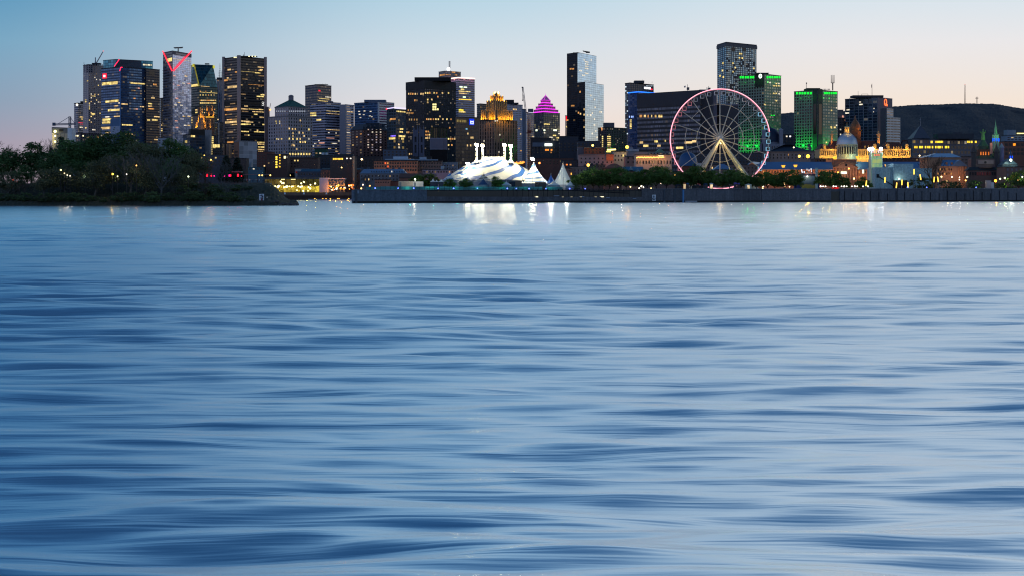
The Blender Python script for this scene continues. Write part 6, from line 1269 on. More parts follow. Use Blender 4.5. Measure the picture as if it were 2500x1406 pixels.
# boardwalk
BW = thing('boardwalk', 'long timber boardwalk on dark posts along the lower quay below the circus tents', 'boardwalk', (*qp(1300, 0), 3.3))
dark = pbr('#16181d', .85, 0, .3, 1.)
for i in range(28):
    u = 1225+i*12.4+(i % 3)*1.5; x, y = qp(u, -.2); b = MB(); b.box(x-.22, x+.22, y-.22, y+.22, 3.25, 7.6); b.build('post', dark, BW)
for off, z in ((-.6, 6.7),):
    a, c_ = qp(1041, .2), qp(1572, .2); a2, c2 = qp(1041, -5.9), qp(1572, -5.9); b = MB(); b.prism([a, c_, c2, a2], 6.55, 6.85, True, True); b.build('deck', dark, BW)
b = MB()
for z in (7.25, 7.75): b.tube((*qp(1041, .1), z), (*qp(1572, .1), z), .07, .07, 4)
for i in range(90):
    u = 1043+i*5.9; b.tube((*qp(u, .1), 6.85), (*qp(u, .1), 7.75), .05, .05, 4)
b.build('railing', pbr('#2a2e36', .6), BW)
a, c_ = qp(1390, .3), qp(1545, .3); b = MB()
p, q = Vector((*qp(1395, .35), 6.9)), Vector((*qp(1535, .35), 5.3)); b.tube(p, q, .25, .25, 4); b.tube(p+Vector((0, 0, .9)), q+Vector((0, 0, .9)), .08); b.build('ramp_rail', dark, BW)
for u, w_ in ((1308, 2.2), (1372, 1.4), (1393, 1.6), (1416, 1.5), (1452, 1.6), (1468, 2.4)):
    b = MB(); x, y = qp(u, .66); b.box(x-w_/2*.9, x+w_/2*.9, y-.14, y, 3.0, 3.35) if u in (1308, 1468) else b.box(x-w_/2, x+w_/2, y-.14, y, 3.02, 3.28); b.build('deck_light', em('#fff3c8', 2.2 if u in (1308, 1468) else .5), BW)
for u, v in ((1357, 479), (1418, 481), (1480, 483.5), (1545, 485.5)):
    b = MB(); x, y = qp(u, .68); b.box(x-1.6, x+1.6, y-.1, y, Z(v+1, y), Z(v-.8, y)); b.build('pale_plank', pbr('#7f8c9c', .7), BW)
# teal fence
TF = thing('teal_fence', 'long teal glowing mesh fence along the quay edge before the circus tents', 'fence', (*qp(1140, -7), G))
teal, nt, o = newmat('teal_mesh'); g = nd(nt, 'ShaderNodeNewGeometry')
pp = nd(nt, 'ShaderNodeBsdfPrincipled', i_Roughness=.5); n_ = nd(nt, 'ShaderNodeTexNoise', i_Scale=.12, i_Detail=3., i_Vector=g.outputs['Position'])
nt.links.new(ramp(nt, n_.outputs[0], [(.35, lin('#1d6a78')), (.6, lin('#3f9aa2')), (.75, lin('#7fd0c4'))]), pp.inputs['Base Color']); nt.links.new(pp.outputs[0], o.inputs[0])
for i in range(40):
    u0 = 907+i*12.1; a, c_ = qp(u0, -7.5), qp(u0+11.8, -7.5); b = MB(); b.prism([a, c_, (c_[0], c_[1]+.12), (a[0], a[1]+.12)], G+.3, G+1.9+.25*(i > 2)); b.build('panel', teal, TF)
    b = MB(); b.box(a[0]-.08, a[0]+.08, a[1]-.15, a[1]-.02, G, G+2.3); b.build('post', pbr('#2c4a54', .6), TF)
for i in range(7): lamp('POINT', (*qp(1010+i*58, -4.5), G+2.2), 260, '#4affe0', TF, .2)
# blue bollard lights on the quay edge
BLU = em('#5a6cff', 5.); nth = 'first second third fourth fifth sixth seventh eighth ninth tenth eleventh twelfth thirteenth fourteenth fifteenth sixteenth'.split()
for i, u in enumerate((918, 974, 1012, 1069, 1107, 1165, 1238, 1260, 1291, 1332, 1390, 1428)):
    x, y = qp(u, -1. if u < 1041 else .3); z0 = 6.9 if u < 1041 else 6.85
    t_ = thing('bollard_light', f'small blue light before the teal fence, {nth[i]} from the quay end', 'light', (x, y, z0), 'blue quay-edge lights')
    b = MB(); b.tube((x, y, z0), (x, y, z0+.8), .12, .1, 6); b.build('post', dark, t_); b = MB(); b.ball((x, y, z0+.95), .3 if i % 2 else .38, 8, 5); b.build('bulb', BLU, t_)
for i, u in enumerate((2217, 2264, 2385)):
    x, y = qp(u, -.6); z0 = qtop(u)+.3
    t_ = thing('bollard_light', ('small blue light among the leaning glow sticks', 'small blue light by the crowd near the leaning glow sticks', 'small blue light on the quay edge near the parked cars')[i], 'light', (x, y, z0), 'blue quay-edge lights')
    b = MB(); b.tube((x, y, z0), (x, y, z0+.5), .12, .1, 6); b.build('post', dark, t_); b = MB(); b.ball((x, y, z0+.65), .38, 8, 5); b.build('bulb', BLU, t_)
# ---------------------------------------------------------------- circus tents
def stripe(c1, c2, arms, twist, Rr, thr=.42, phase=0.):
    m, nt, o = newmat('striped_canvas'); tc = nd(nt, 'ShaderNodeTexCoord'); s_ = nd(nt, 'ShaderNodeSeparateXYZ', i_Vector=tc.outputs['Object'])
    th = mth(nt, 'ARCTAN2', s_.outputs[1], s_.outputs[0]); r = mth(nt, 'SQRT', mth(nt, 'ADD', mth(nt, 'MULTIPLY', s_.outputs[0], s_.outputs[0]), mth(nt, 'MULTIPLY', s_.outputs[1], s_.outputs[1])))
    t = mth(nt, 'FRACT', mth(nt, 'ADD', mth(nt, 'ADD', mth(nt, 'MULTIPLY', th, arms/(2*math.pi)), phase), mth(nt, 'MULTIPLY', r, twist/Rr)))
    k_ = mth(nt, 'LESS_THAN', t, thr); n = nd(nt, 'ShaderNodeTexNoise', i_Scale=.5, i_Detail=4., i_Vector=tc.outputs['Object'])
    p = nd(nt, 'ShaderNodeBsdfPrincipled', i_Base_Color=mixc(nt, k_, lin(c2), lin(c1)), i_Roughness=.55); nt.links.new(p.outputs[0], o.inputs[0])
    bp = nd(nt, 'ShaderNodeBump', i_Strength=.25, i_Distance=.4, i_Height=n.outputs[0]); nt.links.new(bp.outputs[0], p.inputs['Normal']); return m
def tent_surface(parent, xc, yc, Rx, Ry, ze, zt, mat, f, name='canvas', nseg=96, nr=26, rim=0., r0=0., scal=0.):
    b = MB()
    for j in range(nr+1):
        r = r0+(1-r0)*j/nr
        for i in range(nseg):
            q = 2*math.pi*i/nseg; k_ = 1+scal*(math.cos(12*q)-1)*.5*r
            b.v.append((xc+Rx*r*k_*math.cos(q), yc+Ry*r*k_*math.sin(q), ze+(zt-ze)*f(r, q)))
    for j in range(nr):
        for i in range(nseg):
            k2 = (i+1) % nseg; b.f.append((j*nseg+i, (j+1)*nseg+i, (j+1)*nseg+k2, j*nseg+k2)); b.uv.append([(0, 0)]*4); b.mi.append(0)
    me_off = (xc, yc, ze)
    o = b.build(name, mat, None, off=me_off, smooth=True); o.parent = parent; o.location = Vector(me_off)-Vector(parent['_o']); return o
TD = 975.; px = K*TD; xc = X(1203, TD)
BT = thing('circus_tent', 'big white and blue swirl striped circus tent under four floodlight masts', 'tent', (xc, TD, G))
ze, zt = Z(442, TD), Z(390, TD)
def fmain(r, q):
    k_ = min(1, max(0, (r-.2)/.8)); base = 1-k_**1.5-.05*math.sin(math.pi*k_)*(1+math.cos(10*(q-.32)))*.5
    return base+.11*math.exp(-((r-.68)/.07)**2)*max(0, math.cos(5*(q-.32)))**4
BLUEW = stripe('#2458a4', '#d8d8ce', 7, 3.6, 118*px, .32, .15)
tent_surface(BT, xc, TD, 122*px, 115*px, ze, zt, BLUEW, fmain, nseg=120, nr=34, r0=.2, scal=.05)
b = MB(); b.lathe(xc, TD, [(29*px, Z(391.5, TD)), (28.6*px, Z(384, TD)), (26*px, Z(383.6, TD)), (.1, Z(383.6, TD))], 28, .8); b.build('cupola', pbr('#e2e2da', .6), BT)
b = MB(); n = 48; b.lathe(xc, TD, [(113*px, G), (113*px, ze+.4)], 60); b.build('side_wall', pbr('#5f6a7c', .8), BT)
masts = [(1163.5, 357, 966), (1178, 359, 984), (1231.5, 357, 984), (1247, 360, 966)]
wht = pbr('#cfd0c8', .6)
def floodhead(parent, p, n=6, r=.85, power=36000, col_='#fff0c0', aim=None):
    for i in range(n):
        q = 2*math.pi*i/n; c_ = Vector((p[0]+.7*math.cos(q), p[1]+.5*math.sin(q)-.3, p[2]+(.4 if i % 2 else -.4)))
        b = MB(); b.ball(c_, r*.55, 8, 5); b.build('floodlight', em('#ffeebc', 85.), parent)
    lamp('SPOT', (p[0], p[1]-2.2, p[2]-1.2), power, col_, parent, .8, aim=(p[0]+(xc-p[0])*.35, p[1]+2, G), size=R(125), blend=.5)
for u, v, D in masts:
    b = MB(); p = Vector((X(u, D), D, G)); q = Vector((X(u, D), D, Z(v, D))); 
    for s_ in range(3): 
        a = 2*math.pi*s_/3; b.tube(p+Vector((math.cos(a)*.8, math.sin(a)*.8, 0)), q+Vector((math.cos(a)*.5, math.sin(a)*.5, 0)), .16, .16, 5)
    for i in range(26):
        z0 = p.z+(q.z-p.z)*i/26; z1 = p.z+(q.z-p.z)*(i+1)/26; a = 2*math.pi*(i % 3)/3; a2 = 2*math.pi*((i+1) % 3)/3
        b.tube((p.x+math.cos(a)*.7, p.y+math.sin(a)*.7, z0), (p.x+math.cos(a2)*.7, p.y+math.sin(a2)*.7, z1), .1, .1, 4)
    b.build('mast', wht, BT)
    b = MB(); b.lathe(p.x, p.y, [(2.0, Z(398, D)), (.8, Z(391, D)), (.45, Z(384, D))], 12); b.build('mast_sleeve', pbr('#dcdcd2', .6), BT)
    floodhead(BT, (q.x, q.y, q.z+.6))
def cone_tent(label, u, vt, ve, hw, D, mat, power=1.6, wall=True, vb=None, name='cone_tent', ry=1., group=None, nseg=48, tip=True):
    x = X(u, D); t_ = thing(name, label, 'tent', (x, D, G), group); r = hw*K*D
    e = Z(ve, D); tent_surface(t_, x, D, r, r*ry, e, Z(vt, D), mat, lambda a, q: (1-a)**power, nseg=nseg, nr=18)
    if wall and e > G+.3: b = MB(); b.lathe(x, D, [(r*.97, G), (r*.97, e+.05)], nseg, ry); b.build('side_wall', pbr('#8a93a0', .8), t_)
    if tip: b = MB(); b.tube((x, D, Z(vt+1, D)), (x, D, Z(vt-4, D)), .16, .06, 5); b.build('tip_pole', wht, t_)
    return t_
STR2 = stripe('#3a6cb0', '#dedcd0', 1, 5., 60*px, .38); STR3 = stripe('#4a78b4', '#dcdad0', 1, 4.5, 45*px, .35)
t_ = cone_tent('striped floodlit tent peak joined to the big tent towards the white marquees', 1143, 402, 443, 58, 962, STR2, 2.3, tip=False); floodhead(t_, (X(1142, 960), 959, Z(401, 960)), power=15000)
t_ = cone_tent('striped tent under the lowest floodlight, next to the small blue cone', 1303, 396, 449, 50, 960, STR3, 2.1, tip=False); floodhead(t_, (X(1300, 958), 957, Z(389, 958)), power=19000)
cone_tent('small striped end tent with one sharp white peak, next to the little white marquees', 1098, 422, 441, 24, 945, STR3, 1.9)
cone_tent('small dark-striped entrance tent before the big striped tent', 1181, 424.5, 444, 28, 935, stripe('#5a4638', '#d8d0bc', 1, 4., 28*px, .42), 1.8)
cone_tent('small dark blue peaked tent behind the teal fence', 1180, 437, 452, 14, 915, pbr('#2f4a70', .6), 1.3)
t_ = cone_tent('tall plain white conical tent at the edge of the park trees', 1374.5, 399, 452, 29, 985, pbr('#ccd4d0', .55, 0, .08), 1.42)
lamp('POINT', (X(1345, 962), 962, G+13), 11000, '#f6f6e6', t_, .5); lamp('POINT', (X(1384, 962), 962, G+9), 5000, '#f6f6e6', t_, .5)  # two unseen lamps added to brighten the white cone tent
cone_tent('blue pointed tent between the striped tent and the white cone', 1345, 427, 452, 14, 955, pbr('#2f6fc0', .5), 1.35)
cone_tent('low white tent in front of the blue pointed tent', 1352, 441, 453, 16, 938, pbr('#d4d6cc', .55), 1.3)
cone_tent('low white tent in front of the white cone tent beside the trees', 1392, 443, 454, 12, 940, pbr('#d4d6cc', .55), 1.3)
cone_tent('low white tent between the little tree and the dark fence panel', 1236, 445, 452, 13, 925, pbr('#c4ccd4', .55), 1.2)
for i, (u, hw, vt) in enumerate(((1057, 6.5, 437), (1066, 3.5, 440), (1077, 6, 437.5))):
    x = X(u, 935); D = 935.; t_ = thing('marquee', ('white pyramid-roofed marquee on dark walls, nearest the pale sheds', 'tiny white marquee squeezed between two larger ones', 'white pyramid-roofed marquee nearest the striped tents')[i], 'marquee', (x, D, G), 'white marquees'); r = hw*K*D
    b = MB(); b.box(x-r, x+r, D-r, D+r, G, Z(445, D)); b.build('side_wall', pbr('#3a4658', .8), t_)
    b = MB(); q = [(x-r-.2, D-r-.2), (x+r+.2, D-r-.2), (x+r+.2, D+r+.2), (x-r-.2, D+r+.2)]; m1 = [(x+(a-x)*.35, D+(c_-D)*.35) for a, c_ in q]; zz = Z(445, D)+.02; zm = zz+(Z(vt, D)-zz)*.4
    b.prism(q, zz, zm, False, False, poly1=m1); b.prism(m1, zm, Z(vt, D), True, False, poly1=[(x+(a-x)*.02, D+(c_-D)*.02) for a, c_ in q]); b.build('canvas', pbr('#d6dad6', .55), t_)
D = 940.
t_ = thing('lit_kiosk', 'pale kiosk with glowing windows between the marquees and the striped tents', 'kiosk', (X(1088, D), D, G)); b = MB(); b.box(X(1071, D), X(1104, D), D, D+6, G, Z(444, D)); b.build('wall', pbr('#7c8694', .7), t_)
for u in (1074, 1080, 1086, 1091): b = MB(); b.box(X(u, D), X(u+3, D), D-.15, D, Z(451, D), Z(447, D)); b.build('window', em('#ffe6a0', 1.3, .5), t_)
for (u0, u1, vt, lab, c_) in ((973, 1008, 443.5, 'cream site container beside the quay end', '#b9b3a4'), (1008, 1033, 444, 'bright white site container nearest the white marquees', '#d8dcd8')):
    t_ = thing('site_container', lab, 'container', (X(u0, 925), 925, G)); D = 925.; b = MB(); b.box(X(u0, D), X(u1, D), D, D+3, G, Z(vt, D)); b.build('body', pbr(c_, .6), t_); b = MB(); b.box(X(u0+2, D), X(u0+7, D), D-.1, D, G+.2, Z(vt+2, D)); b.build('door', pbr('#7c8890', .6), t_)
    for i in range(8): b = MB(); u = u0+9+i*(u1-u0-10)/8; b.box(X(u, D), X(u+.5, D), D-.08, D, G+.2, Z(vt+.6, D)); b.build('corrugation', pbr(c_, .6), t_)
lamp('POINT', (X(1012, 918), 916, G+7), 2200, '#fff0d0', None, .4, name='site_light')
t_ = thing('lamp_post', 'tall white work lamp above the site containers', 'lamp post', (X(1013.5, 922), 922, G)); b = MB(); b.tube((X(1013.5, 922), 922, G), (X(1013.5, 922), 922, Z(439.5, 922)), .09); b.build('post', wht, t_); b = MB(); b.ball((X(1013.5, 922), 922, Z(439, 922)), .5, 8, 5); b.build('lamp_head', em('#f2ffe0', 6.), t_)
for u0, u1, vt, vb, lab, c_ in ((1306, 1333, 445.5, 454, 'dark printed fence banner with a round emblem beside the white tents', '#4a4440'), (1243, 1258, 444, 452, 'dark box truck body behind the teal fence', '#20283a'), (1258, 1274, 443, 453, 'brown crate stack wall behind the teal fence', '#6a5850')):
    D = 928.; t_ = thing('site_hoarding', lab, 'panel', (X(u0, D), D, G)); b = MB(); b.box(X(u0, D), X(u1, D), D, D+.4, G, Z(vt, D)); b.build('panel', pbr(c_, .7), t_)
    if u0 == 1306:
        b = MB(); x, z = X(1311, D), Z(449.5, D)
        for i in range(14):
            a, c2 = 2*math.pi*i/14, 2*math.pi*(i+1)/14; b.tube((x+.7*math.cos(a), D-.15, z+.7*math.sin(a)), (x+.7*math.cos(c2), D-.15, z+.7*math.sin(c2)), .14, .14, 4)
        b.build('emblem', pbr('#9a7a6a', .7), t_)
for i, u in enumerate((1251, 1275.5, 1299.5, 1327, 1375)):
    D = 930.; t_ = thing('fence_pole', ('slim dark pole rising from the teal fence by the little tree', 'slim dark pole with a small white lamp behind the teal fence', 'slim dark pole left of the printed fence banner', 'slim dark pole right of the printed fence banner', 'slim dark pole in front of the white cone tent')[i], 'pole', (X(u, D), D, G)); b = MB(); b.tube((X(u, D), D, G), (X(u, D), D, Z(434, D)), .09, .07, 5); b.build('post', pbr('#2a3440', .6), t_)
    b = MB(); b.ball((X(u, D), D-.1, Z(446 if i == 1 else 434.3, D)), .3 if i == 1 else .14, 6, 4); b.build('lamp_head', em('#fff6e0', 4.) if i == 1 else pbr('#2a3440', .6), t_)
t_ = thing('string_lit_hall', 'low hall roof strung with orange lights behind the circus tent', 'building', (X(1268, 1200), 1200, G)); D = 1200.
b = MB(); b.box(X(1252, D), X(1282, D), D, D+12, G, Z(398, D)); b.build('wall', pbr('#4a3c38', .85), t_)
rg = random.Random(3)
for i in range(30): b = MB(); u = 1254+rg.random()*26; b.ball((X(u, D), D-.4, Z(397.5-(u-1254)*.12+rg.random()*5, D)), .38, 6, 4); b.build('string_light', em('#ff9a3c', 2.6), t_)
# ---------------------------------------------------------------- observation wheel
WD = 1150.; wx, wz = X(1757.5, WD), Z(340, WD); WR = 121.5*K*WD
OW = thing('observation_wheel', 'tall white observation wheel with a glowing pink rim', 'ferris wheel', (wx, WD, G))
wp = pbr('#cfc8b8', .5, 0, .08)
def ring(r, t, y, n=120, a0=0., a1=2*math.pi):
    b = MB(); N_ = max(4, int(n*(a1-a0)/(2*math.pi)))
    for i in range(N_):
        a, c_ = a0+(a1-a0)*i/N_, a0+(a1-a0)*(i+1)/N_
        b.tube((wx+r*math.cos(a), y, wz+r*math.sin(a)), (wx+r*math.cos(c_), y, wz+r*math.sin(c_)), t, t, 6, False)
    return b
ring(WR*.985, .17, WD-1.1).build('rim', wp, OW); ring(WR*.985, .17, WD+1.1).build('rim', wp, OW)
b = MB()
for i in range(84):
    a = 2*math.pi*i/84; b.tube((wx+WR*.985*math.cos(a), WD-1.1, wz+WR*.985*math.sin(a)), (wx+WR*.985*math.cos(a), WD+1.1, wz+WR*.985*math.sin(a)), .09, .09, 4)
b.build('rim_tie', wp, OW)
ring(WR, .36, WD-1.25, 160, R(8), R(345)).build('neon_rim', em('#ff88a2', 1.6), OW)
ring(WR*1.002, .09, WD-1.62, 160, R(9), R(344)).build('neon_core', em('#ffdfe4', 2.2), OW)
for f_ in (.70, .47, .30):
    n = 20; b = MB()
    for y in (WD-.8, WD+.8):
        for i in range(n):
            if f_ == .70 and i in (3, 8, 12): continue
            a, c_ = 2*math.pi*(i+.0)/n+math.pi/2, 2*math.pi*(i+1.)/n+math.pi/2
            b.tube((wx+WR*f_*math.cos(a), y, wz+WR*f_*math.sin(a)), (wx+WR*f_*math.cos(c_), y, wz+WR*f_*math.sin(c_)), .11, .11, 4)
    b.build('brace_ring', wp, OW)
for i in range(20):
    a = math.pi/2+2*math.pi*i/20; b = MB()
    for s_ in (-1, 1): b.tube((wx+2.2*math.cos(a), WD+s_*2., wz+2.2*math.sin(a)), (wx+WR*.985*math.cos(a), WD+s_*1.0, wz+WR*.985*math.sin(a)), .21, .15, 5)
    b.build('spoke', wp, OW)
b = MB()
for y0, y1, r in ((WD-3.2, WD-2.8, 2.2), (WD-2.8, WD+2.8, 1.5), (WD+2.8, WD+3.2, 2.2)): b.tube((wx, y0, wz), (wx, y1, wz), r, r, 20)
b.build('hub', pbr('#b4b8bc', .5), OW)
b = MB()
for i in range(16): a = 2*math.pi*i/16; b.tube((wx, WD-3.3, wz), (wx+2.*math.cos(a), WD-3.3, wz+2.*math.sin(a)), .16, .16, 4)
b.build('hub_cap', pbr('#d8d8d4', .4), OW)
for y, s_ in ((WD-4.2, -1), (WD+4.2, 1)):
    for u in (1713, 1811):
        b = MB(); fx = X(u, WD); fy = WD+s_*8; zz = G
        fx = wx+(X(u, WD)-wx)*(wz-G)/(wz-Z(420, WD))
        b.tube((fx, fy, zz), (wx, y, wz), 1.05, .7, 10); b.build('leg', pbr('#d6cba8', .5), OW)
        b = MB(); b.tube((fx+(2.4 if u > 1757 else -2.4), fy, zz), (wx, y, wz), .5, .4, 6); b.build('leg_cable_tray', pbr('#c4beae', .5), OW)
for s_, c_ in ((-1, '#ffcf7a'), (1, '#fff27a')):
    for dy in (-14, ): lamp('SPOT', (wx+s_*17, WD+dy, G+1), 14000, c_, OW, .5, aim=(wx+s_*5.5, WD-4, wz-12), size=R(50), blend=1.)
lamp('POINT', (wx-1, WD-9, wz-4), 3500, '#ffd9a0', OW, .4); lamp('SPOT', (wx+2, WD-16, G+1), 12000, '#fff0a0', OW, .5, aim=(wx+14, WD, wz-12), size=R(70), blend=1.)
b = MB(); b.ball((wx, WD-4.2, wz-3.2), .5, 8, 5); b.build('hub_lamp', em('#ffe08a', 5.), OW)
gw = pbr('#cfd2d4', .4); gg = pbr('#151a22', .15)
gme = {}
for i in range(42):
    a = math.pi/2+2*math.pi*(i+.5)/42; px_, pz = wx+(WR-.9)*math.cos(a), wz+(WR-.9)*math.sin(a); y = WD
    hue = 'pink' if math.cos(a) < -.55 else ('blue' if math.cos(a) > .75 else 'white')
    if hue not in gme:
        b = MB(); b.box(-1.15, 1.15, -1., 1., -3.0, -.9); b.prism([(-1.15, -1.), (1.15, -1.), (1.15, 1.), (-1.15, 1.)], -.9, -.5, True, False, poly1=[(-.7, -.7), (.7, -.7), (.7, .7), (-.7, .7)]); b.tube((-.55, 0, -.5), (0, 0, 0), .1); b.tube((.55, 0, -.5), (0, 0, 0), .1)
        o = b.build('gondola', gg); m1 = o.data; bpy.data.objects.remove(o)
        b = MB()
        for x0, x1, z0, z1 in ((-1.3, -1.05, -3.1, -.7), (1.05, 1.3, -3.1, -.7), (-1.05, 1.05, -.95, -.7), (-1.3, 1.3, -3.3, -3.0)): b.box(x0, x1, -1.1, 1.1, z0, z1)
        o = b.build('frame', {'pink': em('#ff9cb0', .45), 'blue': em('#9adcff', .7), 'white': pbr('#dedede', .4)}[hue]); m2 = o.data; bpy.data.objects.remove(o); gme[hue] = (m1, m2)
    o = bpy.data.objects.new('gondola', gme[hue][0]); col.objects.link(o); o.parent = OW; o.location = (px_-wx, 0, pz-G)
    o2 = bpy.data.objects.new('frame', gme[hue][1]); col.objects.link(o2); o2.parent = o
# booths at the wheel's foot
for u0, u1, vt, lab, c_ in ((1733, 1741, 450, 'small white gabled ticket booth at the foot of the wheel', '#b8c4d0'), (1718, 1728, 451, 'dark blue booth left of the white ticket booth', '#24405c'), (1669, 1674, 449, 'orange-lit narrow booth beneath the blue dome trees', '#a0562c'), (1676, 1682, 450, 'narrow blue booth beneath the blue dome trees', '#2c5484'), (1690, 1716, 455, 'low dark stall row beneath the cream wheel leg', '#20262e'), (1793, 1799, 449, 'violet-lit booth near the yellow-green wheel leg', '#6a5aa8'), (1801, 1806, 450, 'second narrow violet-lit booth near the yellow-green wheel leg', '#5a4c98'), (1820, 1835, 452, 'pale tent-like booth glowing by the yellow-green wheel leg', '#c8ccb8'), (1648, 1664, 453, 'dark shed beside the pale double lamp', '#1c2836')):
    D = quay(u0)+12; t_ = thing('ticket_booth', lab, 'booth', (X(u0, D), D, G)); b = MB(); b.box(X(u0, D), X(u1, D), D, D+3, G, Z(vt, D)); b.build('wall', pbr(c_, .7), t_)
    b = MB(); q = [(X(u0, D)-.3, D-.4), (X(u1, D)+.3, D-.4), (X(u1, D)+.3, D+3.3), (X(u0, D)-.3, D+3.3)]; m_ = (X(u0, D)+X(u1, D))/2; b.prism(q, Z(vt, D)+.02, Z(vt-2.4, D), True, True, poly1=[(m_-.3, D), (m_+.3, D), (m_+.3, D+3), (m_-.3, D+3)]); b.build('roof', pbr(c_, .6), t_)
    b = MB(); b.box(m_-.7, m_+.7, D-.1, D, G+1., Z(vt+1.4, D)); b.build('counter_opening', em('#ffe0b0', .9, .5) if u0 in (1733, 1820, 1669) else DG, t_)
# ---------------------------------------------------------------- basin and terrace pavilion
D = 1600.
BQ = thing('basin_wall', 'brown sheet-piled basin wall below the glowing terrace pavilion', 'quay wall', (X(750, D), D, 0))
b = MB(); b.box(X(560, D), X(870, D), D-.9, D+.5, -2, Z(478.2, D)); b.build('wall_section', pbr('#4e3c36', .85, 0, .2, .4), BQ)
b = MB(); b.box(X(560, D), X(870, D), D-1.1, D+.5, Z(478, D)+.0, Z(470.5, D)); b.build('coping', pbr('#6a5648', .85), BQ)
for i in range(60):
    u = 690+i*3; b = MB(); b.box(X(u, D), X(u+1.1, D), D-1.3, D-.91, -2, Z(478.4, D)); b.build('sheet_pile', pbr('#352a28', .85), BQ)
b = MB(); b.box(X(755, D), X(868, D), D-9, D-2, -.3, .55); b.build('pontoon', pbr('#8f9ba8', .7), BQ)
for i, u in enumerate((695.5, 742, 797)):
    D = 1598.; t_ = thing('warning_board', ('white triangular marker on the basin wall nearest the island slope', 'white triangular marker on the middle of the basin wall', 'white triangular marker on the basin wall below the white pavilion')[i], 'sign', (X(u, D), D, Z(475, D)), 'triangular markers on the basin wall')
    b = MB(); b.prism([(X(u-2.6, D), D-.2), (X(u+2.6, D), D-.2), (X(u+2.6, D), D), (X(u-2.6, D), D)], Z(475.4, D), Z(469.8, D), True, True, poly1=[(X(u-.7, D), D-.2), (X(u+.7, D), D-.2), (X(u+.7, D), D), (X(u-.7, D), D)]); b.build('board', pbr('#cfd8de', .6), t_)
for i, u in enumerate((768.5, 788, 796, 806.5, 824.5, 828, 851.5)):
    D = 1594.; t_ = thing('pontoon_lamp', f'low amber lamp on the basin pontoon, {nth[i]} from the island', 'lamp', (X(u, D), D, .5), 'amber pontoon lamps')
    b = MB(); b.tube((X(u, D), D, .5), (X(u, D), D, Z(487.6, D)), .12); b.build('post', dark, t_); b = MB(); b.ball((X(u, D), D, Z(486.8, D)), .62, 8, 5); b.build('lamp_head', em('#ffb23c', 4.), t_)
    lamp('POINT', (X(u, D), D-1.4, Z(486.8, D)), 160, '#ffb040', t_, .2)
D = 1625.; TP = thing('terrace_pavilion', 'two-storey glass pavilion glowing yellow beside the basin', 'pavilion', (X(712, D), D, G))
b = MB(); b.box(X(643, D), X(782, D), D-2, D+18, Z(437.5, D), Z(434.5, D)); b.build('roof', pbr('#4a5058', .7), TP)
b = MB(); b.box(X(645, D), X(780, D), D-3, D+14, Z(454, D), Z(452.4, D)); b.build('floor_slab', pbr('#7a7258', .7), TP)
b = MB(); b.box(X(645, D), X(780, D), D+13, D+14, G, Z(438, D)); b.build('back_wall', pbr('#a89a58', .8), TP)
for u0, u1, v0, v1, mt in ((646, 722, 452, 438.5, em('#c8a850', .26, .7, 3.)), (722, 779, 452, 438.5, em('#a09048', .14, .7, 3.)), (650, 735, 470, 455, em('#ffd84a', .5, .8, 2.)), (735, 779, 470, 455, em('#ffe04e', .7, .7, 2.4))):
    n = 6 if u1-u0 > 60 else 4
    for i in range(n): a, c_ = u0+(u1-u0)*i/n, u0+(u1-u0)*(i+1)/n; b = MB(); b.box(X(a, D)+.15, X(c_, D)-.15, D+2., D+2.1, Z(v0, D), Z(v1, D)); b.build('glazing', mt, TP)
for i in range(24):
    u = 646+i*5.8; b = MB(); b.box(X(u, D), X(u+.6, D), D-1.6, D-1.2, G, Z(437.6, D)); b.build('column', pbr('#8a8468', .6), TP)
rg = random.Random(8)
for i in range(38):
    u = 664+rg.random()*74 if i < 30 else 740+rg.random()*36; v = 455.5+rg.random()*3 if i < 22 else 444+rg.random()*24
    b = MB(); b.ball((X(u, D), D-2.4, Z(v, D)), .55+.35*rg.random(), 8, 5); b.build('bulb', em('#fff2a8', 4.), TP)
for u in (660, 690, 720, 750, 772): lamp('POINT', (X(u, D), D-3.4, Z(458, D)), 2600, '#ffd84a', TP, .5)
for u0, u1 in ((687, 696), (711, 722)): b = MB(); b.box(X(u0, D), X(u1, D), D-2.2, D-2., Z(439.3, D), Z(438.2, D)); b.build('tube_light', em('#fff0a0', 2.5), TP)
b = MB()
for i in range(46): u = 648+i*2.9; b.tube((X(u, D), D-4, Z(471, D)), (X(u, D), D-4, Z(467.6, D)), .07, .07, 3)
b.tube((X(647, D), D-4, Z(467.6, D)), (X(780, D), D-4, Z(467.6, D)), .08); b.build('railing', pbr('#6a6248', .6), TP)
D = 1622.; WP = thing('white_pavilion', 'white box pavilion with gridded glass beside the glowing terrace', 'pavilion', (X(811, D), D, G))
b = MB(); b.box(X(780.5, D), X(802, D), D-2, D+14, G, Z(435, D)); b.build('wall', facade('#a6b4c8', '#98a6bc', .92, .9, 0, thr=0, seed=90, rough=.7), WP)
b = MB(); b.box(X(802, D), X(842, D), D-1, D+14, Z(438, D), Z(436, D)); b.build('roof', pbr('#c2cad8', .6), WP)
b = MB(); b.box(X(802, D), X(842, D), D, D+12, Z(453, D), Z(438, D)); b.build('glass_storey', pbr('#2c3648', .2, .2), WP)
for i in range(12): b = MB(); u = 803+i*3.5; b.box(X(u, D), X(u+.5, D), D-.5, D-.05, G, Z(438, D)); b.build('mullion', pbr('#9aa6b8', .6), WP)
for v in (443, 448, 453.4): b = MB(); b.box(X(802, D), X(842, D), D-.8, D-.52, Z(v+.3, D), Z(v-.3, D)); b.build('transom', pbr('#aab6c6', .6), WP)
rg = random.Random(5)
ORL = em('#ff9a2c', 3.)
